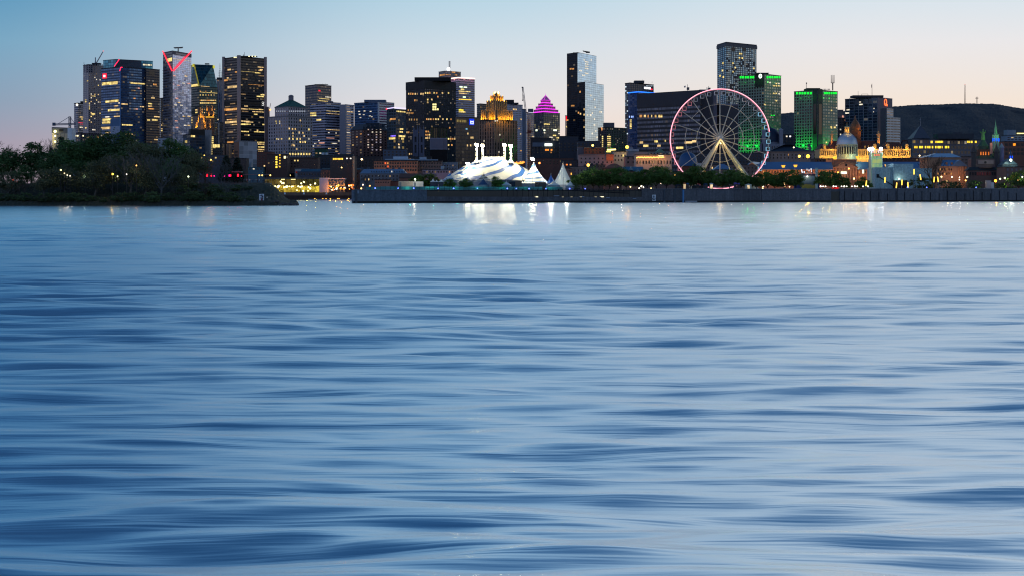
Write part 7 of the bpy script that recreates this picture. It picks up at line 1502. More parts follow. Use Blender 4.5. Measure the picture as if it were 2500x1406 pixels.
for i in range(46):
    u = 803+rg.random()*60; v = 451+rg.random()*14; b = MB(); b.ball((X(u, D), D-1.5-rg.random()*4, Z(v, D)), .35+.5*rg.random()**2, 6, 4); b.build('terrace_lamp', rg.choice([ORL, em('#ffc04a', 3.), em('#fff0d0', 2.5), em('#ff7a2c', 2.4)]), WP)
for u in (808, 822, 836, 850, 862): lamp('POINT', (X(u, D), D-6, Z(459, D)), 5000, '#ff8a20', WP, .5)
# ---------------------------------------------------------------- billboard kiosk, glow column, concrete hall
D = 1145.; t_ = thing('ferry_kiosk', 'glass kiosk with a lit open rooftop and a painted landscape panel among the trees', 'kiosk', (X(1973, D), D, G))
b = MB(); b.box(X(1956, D), X(1990, D), D, D+8, G, Z(426, D)); b.build('wall', pbr('#3a5c7c', .6), t_)
pm, nt, o = newmat('landscape_panel'); tc = nd(nt, 'ShaderNodeTexCoord'); sp = nd(nt, 'ShaderNodeSeparateXYZ', i_Vector=tc.outputs['Generated']); n_ = nd(nt, 'ShaderNodeTexNoise', i_Scale=4., i_Detail=4., i_Vector=tc.outputs['Generated'])
f = mth(nt, 'ADD', sp.outputs[2], mth(nt, 'MULTIPLY_ADD', n_.outputs[0], .5, -.25)); pp = nd(nt, 'ShaderNodeBsdfPrincipled', i_Roughness=.5); nt.links.new(ramp(nt, f, [(0., lin('#1e5a80')), (.12, lin('#2a5a70')), (.2, lin('#7a7a28')), (.36, lin('#8a8438')), (.42, lin('#3a4a50')), (.55, lin('#55707c')), (1., lin('#6a8898'))]), pp.inputs['Base Color']); nt.links.new(pp.outputs[0], o.inputs[0])
b = MB(); b.box(X(1957, D), X(1989, D), D-.3, D-.05, G+.5, Z(430, D)); b.build('landscape_panel', pm, t_)
b = MB(); b.box(X(1957, D), X(1989, D), D-.4, D-.02, Z(430, D), Z(427, D)); b.build('fascia', pbr('#3a2c48', .6), t_)
b = MB(); b.box(X(1956, D), X(1991, D), D-.6, D+8.4, Z(426, D), Z(425, D)); b.build('terrace_slab', pbr('#5a6a78', .6), t_)
for i in range(14): b = MB(); u = 1957+i*2.5; b.tube((X(u, D), D-.3, Z(425, D)), (X(u, D), D-.3, Z(420+(i*7 % 5)*.7, D)), .12, .12, 5); b.build('baluster', pbr('#b8c4cc', .5), t_)
for u, v, s_ in ((1958, 417, 3.), (1959, 421, 1.8), (1964, 421, 2.), (1971, 415, 1.1), (1976, 417, 1.4), (1981, 414, 1.6), (1982, 419, 1.2)):
    b = MB(); b.box(X(u-.8, D), X(u+.8, D), D+1, D+1.4, Z(v+2, D), Z(v-2, D)); b.build('lit_panel', em('#e8f4ff', s_), t_)
b = MB(); b.ball((X(1970.5, D), D-.9, Z(431.5, D)), .5, 8, 5); b.build('lamp_head', em('#fff0d0', 5.), t_); lamp('POINT', (X(1970.5, D), D-2.5, Z(432, D)), 500, '#ffe0b0', t_, .2)
b = MB(); b.box(X(1990.5, D), X(1995.5, D), D-1.2, D-.2, G, Z(411, D)); b.build('pale_pylon', pbr('#8fb4b4', .5), t_)
for v in (418, 431, 445): b = MB(); b.box(X(1990.9, D), X(1995.1, D), D-1.35, D-1.22, Z(v+4, D), Z(v-3, D)); b.build('pylon_panel', pbr('#b4c8a8' if v > 440 else '#9ac4c8', .5), t_)
for u0, u1 in ((1940, 1956), (1996, 2001)): b = MB(); b.box(X(u0, D), X(u1, D), D+1, D+3, G, Z(448, D)); b.build('blue_hoarding', pbr('#1c2f6a', .7), t_)
D = 1130.; t_ = thing('glowing_column', 'tall pale green glowing column topped by two glaring white floodlights', 'light column', (X(2135, D), D, G))
gm_, nt, o = newmat('translucent_skin'); tc = nd(nt, 'ShaderNodeTexCoord'); sp = nd(nt, 'ShaderNodeSeparateXYZ', i_Vector=tc.outputs['Generated']); n_ = nd(nt, 'ShaderNodeTexNoise', i_Scale=3.5, i_Detail=3., i_Vector=tc.outputs['Generated'])
e = nd(nt, 'ShaderNodeEmission', i_Color=ramp(nt, n_.outputs[0], [(.35, lin('#7fd0b4')), (.5, lin('#b8e8b0')), (.65, lin('#d8e890'))])); nt.links.new(mth(nt, 'MULTIPLY_ADD', n_.outputs[0], .5, .22), e.inputs[1]); nt.links.new(e.outputs[0], o.inputs[0])
b = MB(); b.box(X(2127, D), X(2154, D), D, D+7, Z(452, D), Z(375.5, D)); b.build('skin', gm_, t_)
for i in range(6): b = MB(); v = 388+i*12; b.box(X(2126.6, D), X(2154.4, D), D-.25, D, Z(v+.4, D), Z(v-.4, D)); b.build('frame_bar', pbr('#7fa89a', .5), t_)
for u in (2126.5, 2153.5): b = MB(); b.box(X(u, D), X(u+1, D), D-.4, D+7.3, G, Z(373, D)); b.build('corner_post', pbr('#a8c8b8', .5), t_)
b = MB(); b.box(X(2127, D), X(2154, D), D, D+7, G, Z(452, D)); b.build('base', pbr('#8a8a6a', .7), t_)
b = MB(); b.box(X(2133, D), X(2149, D), D-.3, D-.05, Z(382, D), Z(377, D)); b.build('lettered_band', em('#ff9a7a', .8, .6, .5), t_)
for i in range(10): b = MB(); u = 2129+i*2.5; b.tube((X(u, D), D, Z(375, D)), (X(u, D), D, Z(367, D)), .08); b.build('top_baluster', pbr('#b8b0c8', .5), t_)
for u, v in ((2122, 365.5), (2129, 364.5), (2150, 365)): b = MB(); b.ball((X(u, D), D-1, Z(v, D)), 1.25, 10, 6); b.build('floodlight', em('#ffffff', 12.), t_)
b = MB(); b.tube((X(2122, D), D-.5, Z(366, D)), (X(2128, D), D+1, Z(370, D)), .15); b.tube((X(2128, D), D+1, Z(374, D)), (X(2128, D), D, Z(364, D)), .15); b.tube((X(2152, D), D+1, Z(374, D)), (X(2151, D), D, Z(365, D)), .15); b.build('lamp_bracket', wht, t_)
lamp('POINT', (X(2122, D), D-4, Z(366, D)), 3500, '#eef4ff', t_, .6); lamp('POINT', (X(2150, D), D-4, Z(366, D)), 2500, '#eef4ff', t_, .6); lamp('POINT', (X(2132, D), D-4, Z(450, D)), 900, '#e8ffb0', t_, .4)
D = 1120.; t_ = thing('concrete_hall', 'large blank blue-grey concrete hall behind the leaning glow sticks', 'building', (X(2200, D), D, G)); cb = concrete('#8fb2bc', .4)
b = MB(); b.box(X(2136, D), X(2185, D), D, D+24, G, Z(409.5, D)); b.build('side_wing', cb, t_); b = MB(); b.box(X(2230, D), X(2275, D), D+.3, D+24, G, Z(412, D)); b.build('side_wing', cb, t_)
b = MB(); b.box(X(2180, D), X(2228, D), D-2, D+22, G, Z(401, D)); b.build('main_block', cb, t_)
b = MB(); b.box(X(2178, D), X(2213, D), D-2.4, D-2, G, Z(441, D)); b.build('entrance_recess', pbr('#1e1a1c', .8), t_)
for a, c_ in (((2143, 432), (2180, 455)), ((2232, 441), (2212, 455))): b = MB(); b.tube((X(a[0], D), D-2.6, Z(a[1], D)), (X(c_[0], D), D-2.6, Z(c_[1], D)), .35, .35, 4); b.build('stair_rail', pbr('#1a222a', .7), t_)
b = MB(); b.box(X(2140, D), X(2146, D), D-.5, D-.05, Z(435, D), Z(426, D)); b.build('dark_door', pbr('#131a20', .7), t_)
b = MB(); b.ball((X(2192, D), D-3, Z(437.5, D)), .42, 8, 5); b.build('entrance_lamp', em('#fff8e0', 5.), t_); lamp('POINT', (X(2192, D), D-5, Z(438, D)), 900, '#e8f0e0', t_, .3)
# leaning glow sticks
for i, (u, v, ub, lab) in enumerate(((2115, 442, 2112.5, 'short leaning amber glow stick beside the glowing column'), (2160.5, 434, 2160, 'amber glow stick before the hall stair, upright'), (2189, 447, 2187, 'low leaning amber glow stick before the dark hall entrance'), (2202, 440, 2201, 'upright amber glow stick in the middle of the dark hall entrance'), (2216.5, 446, 2217, 'short upright amber glow stick at the edge of the dark hall entrance'), (2231.5, 414, 2231.5, 'tallest amber glow stick, upright against the blank hall'), (2247.5, 427, 2253.5, 'tall amber glow stick leaning on a blue pole before the dark bush'), (2280.5, 433, 2278, 'amber glow stick leaning in front of the large bare tree, nearer the hall'), (2290, 432.5, 2294, 'amber glow stick leaning in front of the large bare tree, nearer the orange pavilion'))):
    D = quay(u)+4; t_ = thing('glow_stick', lab, 'light pole', (X(ub, D), D, G), 'leaning amber glow sticks'); a, c_ = Vector((X(ub, D), D, G)), Vector((X(u+(u-ub)*.25, D), D, Z(v, D))); m_ = a+(c_-a)*max(.2, 1-3.4/(c_.z-a.z))
    b = MB(); b.tube(a, m_, .16, .14, 6); b.build('pole', pbr('#3f6f9a', .5), t_); b = MB(); b.tube(m_, c_, .33, .33, 8); b.build('glow_tube', em('#ffc24a', 3.2), t_)
    lamp('POINT', (c_.x, c_.y-1.5, (c_.z+m_.z)/2), 260, '#ffb030', t_, .3)
# ---------------------------------------------------------------- island
def sm(a, c_, x): t = max(0., min(1., (x-a)/(c_-a))); return t*t*(3-2*t)
def island_z(u, D):
    prof = -1.2+3.2*sm(632, 650, D)+7.0*sm(648, 690, D)
    f = 1-sm(655, 712, u)*.80
    end = 1-sm(722, 738, u)*1.0
    z = prof*f if prof > 0 else prof
    z = z*end-(1-end)*2
    if D > 740: z -= (D-740)*.5
    return z
IM, nt, o = newmat('bank_soil'); g = nd(nt, 'ShaderNodeNewGeometry'); n_ = nd(nt, 'ShaderNodeTexNoise', i_Scale=.5, i_Detail=7., i_Roughness=.7, i_Vector=g.outputs['Position'])
pp = nd(nt, 'ShaderNodeBsdfPrincipled', i_Roughness=.95); nt.links.new(ramp(nt, n_.outputs[0], [(.3, lin('#16180f')), (.45, lin('#232a18')), (.6, lin('#2c2c20')), (.75, lin('#3c362a'))]), pp.inputs['Base Color']); nt.links.new(pp.outputs[0], o.inputs[0])
b = MB(); NX, NY = 260, 46; rg = random.Random(12)
for j in range(NY+1):
    D = 630+(765-630)*j/NY
    for i in range(NX+1):
        u = -420+1160*i/NX; b.v.append((X(u, D), D, island_z(u, D)+(rg.random()-.5)*.5*(1 if D > 636 else .2)))
for j in range(NY):
    for i in range(NX): a = j*(NX+1)+i; b.f.append((a, a+1, a+NX+2, a+NX+1)); b.uv.append([(0, 0)]*4); b.mi.append(0)
o = b.build('island_terrain', IM); tag(o, 'dark wooded river bank falling to a grassy point', 'bank', kind='structure')
# rocks of the point
rk = pbr('#4a4a4c', .9, 0, .3, 1.)
for i in range(26):
    u = 668+i*2.3; D = 640+8*rg.random(); r = .35+.5*rg.random(); x, z = X(u, D), max(island_z(u, D), 0)+.15
    b = MB()
    b.ball((x, D, z), r, 7, 5, .7); 
    b.v = [(a+(rg.random()-.5)*r*.35, c_+(rg.random()-.5)*r*.35, d+(rg.random()-.5)*r*.3) for a, c_, d in b.v]
    o = b.build('rock', rk, None, off=(x, D, z)); tag(o, 'dark boulder among the jumbled rocks at the water edge of the grassy point', 'rock', 'shore boulders')
# stone tuft / poster
D = 648.; t_ = thing('poster_board', 'white poster board with abstract shapes at the foot of the grassy point', 'sign', (X(638, D), D, .5)); b = MB(); b.box(X(632.5, D), X(644.5, D), D, D+.1, Z(490, D), Z(474.5, D)); b.build('board', pbr('#c8d2dc', .6), t_)
b = MB()
for x0, z0, x1, z1 in ((634, 477, 636.5, 480), (637.5, 476, 641, 481), (636, 483, 643, 486), (640, 479, 643, 482)): b.box(X(x0, D), X(x1, D), D-.05, D-.01, Z(z1, D), Z(z0, D))
b.build('dark_shape', pbr('#1d3a5c', .6), t_); b = MB(); b.box(X(637, D), X(641, D), D-.05, D-.01, Z(490, D), Z(486.5, D)); b.build('red_shape', pbr('#8a2a2a', .6), t_)
b = MB(); 
for u in (633, 644): b.tube((X(u, D), D+.2, .2), (X(u, D), D+.2, Z(475, D)), .07)
b.build('post', dark, t_)
# terrace with guests and red lights
D = 712.; t_ = thing('terrace_bar', 'low open bar terrace with flat pale roofs on the wooded bank', 'bar', (X(560, D), D, island_z(560, D))); z0 = island_z(560, D)
b = MB(); b.box(X(594, D), X(652, D), D-6, D+14, z0-1.5, Z(447, D)); b.build('terrace_deck', pbr('#5c5a58', .8), t_)
b = MB(); b.box(X(566, D), X(588, D), D, D+6, Z(421.5, D), Z(419.5, D)); b.box(X(590, D), X(652, D), D+4, D+10, Z(427, D), Z(425.8, D)); b.build('flat_roof', pbr('#7a7478', .7), t_)
for u in (568, 587, 600, 625, 650): b = MB(); b.tube((X(u, D), D+5, z0), (X(u, D), D+5, Z(421 if u < 590 else 426.5, D)), .12); b.build('post', dark, t_)
b = MB(); D2 = D-6; b.tube((X(594, D2), D2, Z(438.5, D2)), (X(652, D2), D2, Z(438.5, D2)), .06); 
for i in range(20): b.tube((X(594+i*3, D2), D2, Z(447, D2)), (X(594+i*3, D2), D2, Z(438.5, D2)), .035, .035, 3)
b.build('railing', pbr('#8a8e94', .5), t_)
for u, s_ in ((506.5, 1.), (517, .6), (524, .5), (561, .8), (563.5, .8), (582, 1.), (590.5, .4), (549, .4)):
    b = MB(); c_ = em('#ff1a30', 3.) if u not in (561, 549, 524) else em('#ff1a8a', 2.2); b.tube((X(u, D), D-1, Z(432, D)), (X(u, D), D-1, Z(432-6*s_, D)), .28*s_+.1, .28*s_+.1, 6); b.build('red_lantern', c_, t_)
    lamp('POINT', (X(u, D), D-2.5, Z(429, D)), 110*s_, '#ff2038', t_, .2)
for u in (635, 628, 655): b = MB(); b.ball((X(u, D), D+6, Z(428.5, D)), .35, 6, 4); b.build('bulb', em('#ffd070', 3.), t_)
t_ = thing('blue_parasol', 'tilted pale blue parasol at the edge of the red-lit bar terrace', 'parasol', (X(485, 706), 706, island_z(485, 706))); D = 706.
b = MB(); b.tube((X(485, D), D, island_z(485, D)), (X(485, D), D, Z(425, D)), .06); b.build('pole', wht, t_); b = MB(); x = X(485, D)
b.v = []; 
for j in range(8): b.quad([(x, D, Z(421, D)), (x+1.7*math.cos(j*math.pi/4), D+1.7*math.sin(j*math.pi/4), Z(427, D)-.4*math.cos(j*math.pi/4)), (x+1.7*math.cos((j+1)*math.pi/4), D+1.7*math.sin((j+1)*math.pi/4), Z(427, D)-.4*math.cos((j+1)*math.pi/4))])
b.build('canopy', pbr('#9ab8ea', .6), t_)
# ---------------------------------------------------------------- trees
def leafmat(c1, c2, name='foliage'):
    m, nt, o = newmat(name); g = nd(nt, 'ShaderNodeNewGeometry'); n = nd(nt, 'ShaderNodeTexNoise', i_Scale=.45, i_Detail=3., i_Vector=g.outputs['Position']); oi = nd(nt, 'ShaderNodeObjectInfo')
    c = mixc(nt, mth(nt, 'MULTIPLY_ADD', n.outputs[0], 2., -.5), lin(c1), lin(c2)); v = mth(nt, 'MULTIPLY_ADD', oi.outputs['Random'], .5, .75)
    c = mixc(nt, 1., c, nd(nt, 'ShaderNodeCombineColor', i_Red=v, i_Green=v, i_Blue=v).outputs[0], 'MULTIPLY')
    p = nd(nt, 'ShaderNodeBsdfPrincipled', i_Base_Color=c, i_Roughness=.75); tr = nd(nt, 'ShaderNodeBsdfTranslucent', i_Color=c); mx = nd(nt, 'ShaderNodeMixShader', i_0=.25); nt.links.new(p.outputs[0], mx.inputs[1]); nt.links.new(tr.outputs[0], mx.inputs[2]); nt.links.new(mx.outputs[0], o.inputs[0]); return m
LM = {'leafy': leafmat('#30502a', '#4e703c'), 'willow': leafmat('#444c36', '#60684a'), 'park': leafmat('#3c5c26', '#628234'), 'pine': leafmat('#22302a', '#36463a'), 'bush': leafmat('#344c2e', '#54683e')}
BARK = pbr('#3a342e', .9, 0, .25, 1.); PALE = pbr('#4c5052', .9, 0, .25, 1.)
def limb(b, p, d, L, r, depth, rng, tips, spread=.55, up=.12, seg=3, minr=.03):
    pts = [p]; dd = d.copy()
    for i in range(seg):
        dd = (dd+Vector((rng.gauss(0, .12), rng.gauss(0, .12), rng.gauss(0, .06)+up*.3))).normalized(); q = pts[-1]+dd*(L/seg); r2 = max(minr, r*(1-.32/seg*(1)))
        b.tube(pts[-1], q, r, r2, 6 if r > .12 else 4, False); r = r2; pts.append(q)
    if depth == 0: tips.append(pts[-1]); return
    n = rng.choice((2, 3, 3)) if depth > 1 else rng.choice((3, 4))
    for i in range(n):
        a = 2*math.pi*(i+rng.random()*.7)/n; s_ = spread*(.6+.7*rng.random()); t = dd.orthogonal().normalized(); w2 = dd.cross(t)
        nd_ = (dd*math.cos(s_)+(t*math.cos(a)+w2*math.sin(a))*math.sin(s_)+Vector((0, 0, up))).normalized()
        limb(b, pts[-1] if i else pts[-2], nd_, L*(.62+.22*rng.random()), max(minr, r*.66), depth-1, rng, tips, spread, up, seg, minr)
    if depth >= 2: tips.append(pts[-1])
def tree_proto(kind, seed, h, wid, n, leaf, bark=BARK):
    """a tree standing at the origin: (trunk mesh, crown mesh)"""
    rng = random.Random(seed); tips = []; b = MB()
    if kind == 'bare':
        limb(b, Vector((0, 0, -.6)), Vector((.03, 0, 1)), h*.30, h*.020, 0, rng, tips, .5)
        tr = MB(); tr.v, tr.f, tr.uv, tr.mi = b.v, b.f, b.uv, b.mi; top = tips[0]; c = MB(); tips = []
        for i in range(6):
            a = i*1.05; limb(c, top-Vector((0, 0, h*.02*i)), Vector((math.cos(a)*wid*.55, math.sin(a)*wid*.55, .9)).normalized(), h*.25, h*.011, 4, rng, tips, .45, .16, 2, .028)
        return tr, c
    lean = Vector((rng.gauss(0, .05), rng.gauss(0, .05), 1)).normalized()
    if kind == 'pine':
        b.tube((0, 0, -.6), (0, 0, h*.95), h*.018, .05, 7); c = MB()
        for k_ in range(int(n*.04)):
            z = h*(.15+.85*rng.random()**.8); rr = wid*(1-z/h)*.5+.4; a = rng.random()*6.283; tips.append((Vector((math.cos(a)*rr*.8, math.sin(a)*rr*.8, z-.12*rr)), .55+.3*(1-z/h)))
    else:
        limb(b, Vector((0, 0, -.6)), lean, h*(.30 if kind != 'bush' else .12), h*.022, 0, rng, tips); p0 = tips.pop(); tt = []
        for i in range(5):
            a = i*1.26+rng.random()*.5; limb(b, p0-Vector((0, 0, h*.03*i*.5)), Vector((math.cos(a)*.55*wid/h*1.6, math.sin(a)*.55*wid/h*1.6, .75)).normalized(), h*.24, h*.012, 2, rng, tt, .5, .1, 2)
        c = MB(); tips = []
        for k_ in range(46):                                   # clumps through the crown's volume, uneven
            t = rng.random(); z = h*(.30+.66*t); prof = math.sin(math.pi*(.16+.80*t))**.75; rr = wid*.5*prof*math.sqrt(rng.random()); a = rng.random()*6.283
            tips.append((Vector((math.cos(a)*rr, math.sin(a)*rr, z)), (.075+.06*rng.random())*h))
        for p in tt: tips.append((p, .07*h))
    per = max(4, n//max(1, len(tips)))
    for p, s_ in tips:
        dens = .5+rng.random()
        for i in range(int(per*dens)):
            d = Vector((rng.gauss(0, 1), rng.gauss(0, 1), rng.gauss(0, .8))); q = p+d*s_*.55
            if kind == 'willow': q.z -= abs(rng.gauss(0, .06))*h; 
            e1 = Vector((rng.gauss(0, 1), rng.gauss(0, 1), rng.gauss(0, .6 if kind != 'willow' else 1.6))).normalized(); e2 = e1.cross(Vector((rng.gauss(0, 1), rng.gauss(0, 1), rng.gauss(0, 1)))).normalized(); L = leaf*(.6+.8*rng.random())
            c.quad([q-e1*L, q+e2*L*.55, q+e1*L, q-e2*L*.55])
    return b, c
PR = {}
def proto(key, *a, mat=None, bark=BARK):
    tr, c = tree_proto(*a); o1 = tr.build('trunk', bark); o2 = c.build('crown' if a[0] != 'bare' else 'bare_branches', mat or bark); PR[key] = (o1.data, o2.data, a[2], o2.name.split('.')[0]); bpy.data.objects.remove(o1); bpy.data.objects.remove(o2)
for i in range(4): proto(f'leafy{i}', 'leafy', 10+i, 15., 9.5+i*.8, 5200, .34, mat=LM['leafy'])
for i in range(3): proto(f'willow{i}', 'willow', 20+i, 14., 9.5+i, 4200, .30, mat=LM['willow'], bark=PALE)
for i in range(4): proto(f'park{i}', 'park', 30+i, 12., 9.4+.5*i, 4800, .33, mat=LM['park'])
for i in range(2): proto(f'pine{i}', 'pine', 40+i, 12., 7.5, 4200, .33, mat=LM['pine'])
for i in range(3): proto(f'bare{i}', 'bare', 50+i, 15., .95+.1*i, 0, 0, bark=PALE if i == 2 else BARK)
for i in range(2): proto(f'bush{i}', 'bush', 60+i, 4., 5.5, 1500, .22, mat=LM['bush'])
TN = {'leafy': 'leafy_tree', 'willow': 'willow_tree', 'park': 'leafy_tree', 'pine': 'pine_tree', 'bare': 'bare_tree', 'bush': 'bush'}
ti = 0
def tree(key, u, vt, D, zb, label, group, wide=1., rot=None):
    global ti; ti += 1
    m1, m2, h, cn = PR[key]; kind = key.rstrip('0123456789'); s_ = (Z(vt, D)-zb)/(h*1.0)
    t_ = bpy.data.objects.new(TN[kind], None); col.objects.link(t_); t_.location = (X(u, D), D, zb); t_.scale = (s_*wide, s_*wide, s_); t_.rotation_euler.z = ti*2.4 if rot is None else rot
    tag(t_, label, kind if kind == 'bush' else 'tree', group)
    for nm, m_ in (('trunk', m1), (cn, m2)):
        o = bpy.data.objects.new(nm, m_); col.objects.link(o); o.parent = t_
    return t_
GI = 'trees on the wooded river bank'
isl = [  # kind, column, top row, depth, width, label
 ('bare1', 8, 342, 735, 1.2, 'bare leafless tree at the very start of the wooded bank, tallest there'), ('bare0', 34, 362, 730, 1., 'smaller bare tree beside the first leafy crown of the bank'),
 ('leafy0', 12, 362, 700, 1.4, 'broad leafy tree at the very start of the wooded bank, below the bare crowns'), ('leafy1', 78, 351, 705, 1.3, 'round dark leafy tree standing alone against the pink sky'),
 ('bare0', 108, 339, 730, 1.1, 'bare tree with open twigs against the pink sky, beside the pale silo'), ('bare2', 136, 341, 735, .8, 'slim bare tree directly before the lit pale silo wall'), ('pine0', 150, 339, 725, .7, 'small pointed dark tree before the pale silo'),
 ('leafy2', 118, 374, 690, 1.2, 'leafy tree in the dip below the bare twigs and the pink sky gap'), ('leafy3', 168, 344, 705, 1.1, 'dark leafy tree below the stair tower of the silo'), ('leafy0', 196, 343, 708, 1.1, 'dark leafy tree below the short blue glass tower'),
 ('leafy1', 232, 336, 712, 1.2, 'dark leafy tree below the gridded apartment tower'), ('leafy2', 272, 326, 718, 1.25, 'tallest dark leafy tree, under the red square sign tower'), ('leafy3', 304, 324, 716, 1.15, 'tall dark leafy tree under the corner of the blue glass tower'),
 ('willow0', 330, 344, 700, 1.4, 'pale grey-green tree in half leaf below the blue glass tower'), ('leafy0', 352, 350, 716, 1.1, 'dark leafy tree behind the pale half-leafed tree'), ('willow1', 372, 352, 704, 1.2, 'pale grey-green tree below the dark office wing'),
 ('leafy1', 412, 342, 715, 1.1, 'dark leafy tree below the chevron tower, tallest in its group'), ('leafy2', 446, 352, 712, 1.2, 'leafy tree below the gap between the chevron tower and the sloping-topped tower'), ('willow2', 470, 366, 702, 1.3, 'pale half-leafed tree below the sloping-topped green tower'),
 ('bare1', 502, 377, 722, .9, 'bare tree above the tilted blue parasol'), ('pine1', 552, 383, 735, 1.1, 'dark pine before the brown piers, beside the bare tree'), ('pine0', 580, 387, 738, 1.1, 'dark pine before the plain grey block'), ('bare2', 540, 392, 700, 1.3, 'large pale bare tree in front of the red-lit bar terrace'),
 ('willow1', 20, 418, 664, 1.4, 'low willow at the water edge at the very start of the bank'), ('leafy3', 60, 405, 676, 1.3, 'leafy tree above the small red glow on the bank'), ('willow0', 108, 412, 662, 1.4, 'low willow at the water edge below the lone round tree'), ('willow2', 160, 402, 664, 1.5, 'broad willow at the water edge below the silo'),
 ('leafy0', 205, 392, 684, 1.3, 'mid-height leafy tree above the broad shore willow'), ('willow1', 232, 391, 660, 1.4, 'rounded willow at the water edge below the gridded apartment tower'), ('willow0', 272, 374, 672, 1.4, 'tall rounded willow below the tallest dark crown'), ('bare2', 318, 362, 662, 1.2, 'pale bare-limbed tree rising from the shore below the blue glass tower'),
 ('willow2', 352, 392, 662, 1.5, 'drooping willow on the shore between two pale bare trunks'), ('bare2', 394, 366, 658, 1.3, 'pale double-trunked bare tree on the shore below the chevron tower'), ('leafy2', 420, 388, 680, 1.3, 'leafy tree behind the pale double-trunked bare tree'), ('willow0', 452, 402, 664, 1.4, 'grey-green willow on the shore left of the tilted parasol'),
 ('bush1', 486, 446, 660, 2., 'low thicket on the shore below the tilted parasol'), ('bare0', 500, 430, 656, 1.2, 'small bare shrub tree on the shore below the red lanterns'), ('bush0', 530, 452, 668, 2.2, 'low thicket around the foot of the large pale bare tree'), ('bare2', 552, 436, 657, 1.2, 'small pale bare tree at the water edge below the pines'),
 ('bush1', 575, 452, 672, 2.2, 'low thicket below the bar terrace railing'), ('bush0', 606, 455, 674, 2., 'low thicket on the slope before the poster board'), ('leafy1', 138, 398, 690, 1.2, 'leafy tree behind the small yellow bank lamp'), ('leafy3', 300, 372, 694, 1.2, 'dark leafy tree around the warm bank lamp')]
for key, u, vt, D, wd, lab in isl: tree(key, u, vt, D, island_z(u, D)-.3, lab, GI, wd)
rg = random.Random(77)
for i, u in enumerate(range(6, 620, 24)):
    D = 646+rg.random()*5; tree('bush0' if i % 2 else 'bush1', u+rg.random()*8, 468+rg.random()*14, D, island_z(u, D)-.4, f'shoreline bush, {["first","second","third"][i%3]} of three below '+('the open pink sky', 'the lone round tree', 'the pale silo', 'the gridded apartment tower', 'the blue glass tower', 'the chevron tower', 'the sloping-topped tower', 'the red lanterns', 'the plain grey block')[i//3], 'dark shoreline bushes', 1.6)
GP = 'trees of the quay park'
park = [(1403, 428, 'narrow tree tight against the white cone tent'), (1424, 422, 'low round tree just past the white cone tent'), (1447, 411, 'bright-topped tree before the brick row, first tall crown of the park'), (1466, 415, 'dark tree right behind the first tall park crown'), (1488, 413, 'tall dark tree below the orange-lit end wall'), (1512, 409, 'bright tall tree below the hipped brick house'), (1530, 420, 'dark tree before the blue-roofed dormer house'), (1556, 419, 'tree below the twin dormers of the blue-roofed house'), (1580, 414, 'tree below the lit stone bank, beside the dormer house'), (1604, 405, 'broad tall tree below the middle of the lit stone bank'), (1625, 410, 'tall tree just outside the wheel rim'),
 (1664, 419, 'tree under the pink rim below the blue dome'), (1686, 414, 'dark tree directly below the blue-domed drum'), (1702, 405, 'tall dark tree at the foot of the cream wheel leg'), (1722, 424, 'low tree between the wheel legs, by the cream one'), (1738, 416, 'dark tree below the wheel hub'), (1762, 424, 'low tree between the wheel legs, centre'), (1783, 414, 'dark tree between the wheel legs, by the yellow-green one'), (1806, 419, 'tree at the foot of the yellow-green wheel leg'), (1826, 428, 'small tree where the pink rim meets the park'), (1848, 424, 'tree below the columned end pavilion of the market'), (1872, 420, 'tree below the start of the long blue roof'), (1895, 424, 'tree below the middle of the blue roof'), (1915, 420, 'tree before the two amber hanging lamps'), (1941, 415, 'tree beside the painted kiosk'), (2012, 418, 'round tree between the kiosk pylon and the pediment'), (2032, 419, 'round tree before the columns of the pediment'), (2064, 434, 'dark small tree at the foot of the pediment'), (2104, 434, 'small tree beside the glowing column base'), (2116, 440, 'low tree hidden behind the first amber glow stick')]
for i, (u, vt, lab) in enumerate(park):
    D = quay(u)+18+(i*7 % 5)*5; tree(f'park{i%4}', u, vt, D, G-.2, 'leafy park '+lab if not lab.startswith(('leafy',)) else lab, GP, 1.05+.1*(i % 3))
for i, (u, vt, k_, lab) in enumerate(((1098, 437, 'park1', 'thin-leafed small tree before the striped end tent'), (1137, 436, 'park2', 'thin-leafed small tree lit by the tent floodlights'), (1212, 432, 'park0', 'small dark spreading tree before the big striped tent'), (1404, 448, 'bush0', 'pale lit bush at the foot of the white cone tent'), (1050, 424, 'park3', 'dark tree behind the white marquees and below the lilac building'), (1020, 428, 'park1', 'dark tree behind the white site container'))):
    tree(k_, u, vt, quay(u)+(10 if i not in (4, 5) else 160), G-.2, lab, None, 1.25 if k_ != 'bush0' else 1.)
for i, (u, vt, lab) in enumerate(((896, 424, 'thin bare tree before the brick gable-fronted warehouse'), (870, 432, 'thin bare tree beside the orange terrace lamps'))): tree('bare0', u, vt, 1420, G, lab, None, .8)
tree('bare1', 2283, 372, quay(2283)+12, G-.2, 'large bare spreading tree before the orange-lit pavilion', None, 1.25)
for u, vt, k_, lab in ((2253, 432, 'bush1', 'dark bush behind the tall leaning glow stick'), (2381, 441, 'bush0', 'small bright-lit bush before the chapel hall'), (2462, 440, 'bush1', 'bright green lit bush beside the parked cars'), (2442, 447, 'bush0', 'dim bush below the twin green lamps'), (2492, 418, 'park2', 'dark tree at the end of the quay beyond the chapel'), (2332, 444, 'bush0', 'dark bush at the corner of the orange pavilion'), (2312, 441, 'bush1', 'dark bush among the small lamps below the bare tree')):
    tree(k_, u, vt, quay(u)+(14 if vt > 430 else 24), G-.2, lab, None, 1.3)
for u in (2381, 2462): lamp('POINT', (X(u, 1100), quay(u)+9, G+5), 700, '#d8ff60', None, .3, name='garden_light')
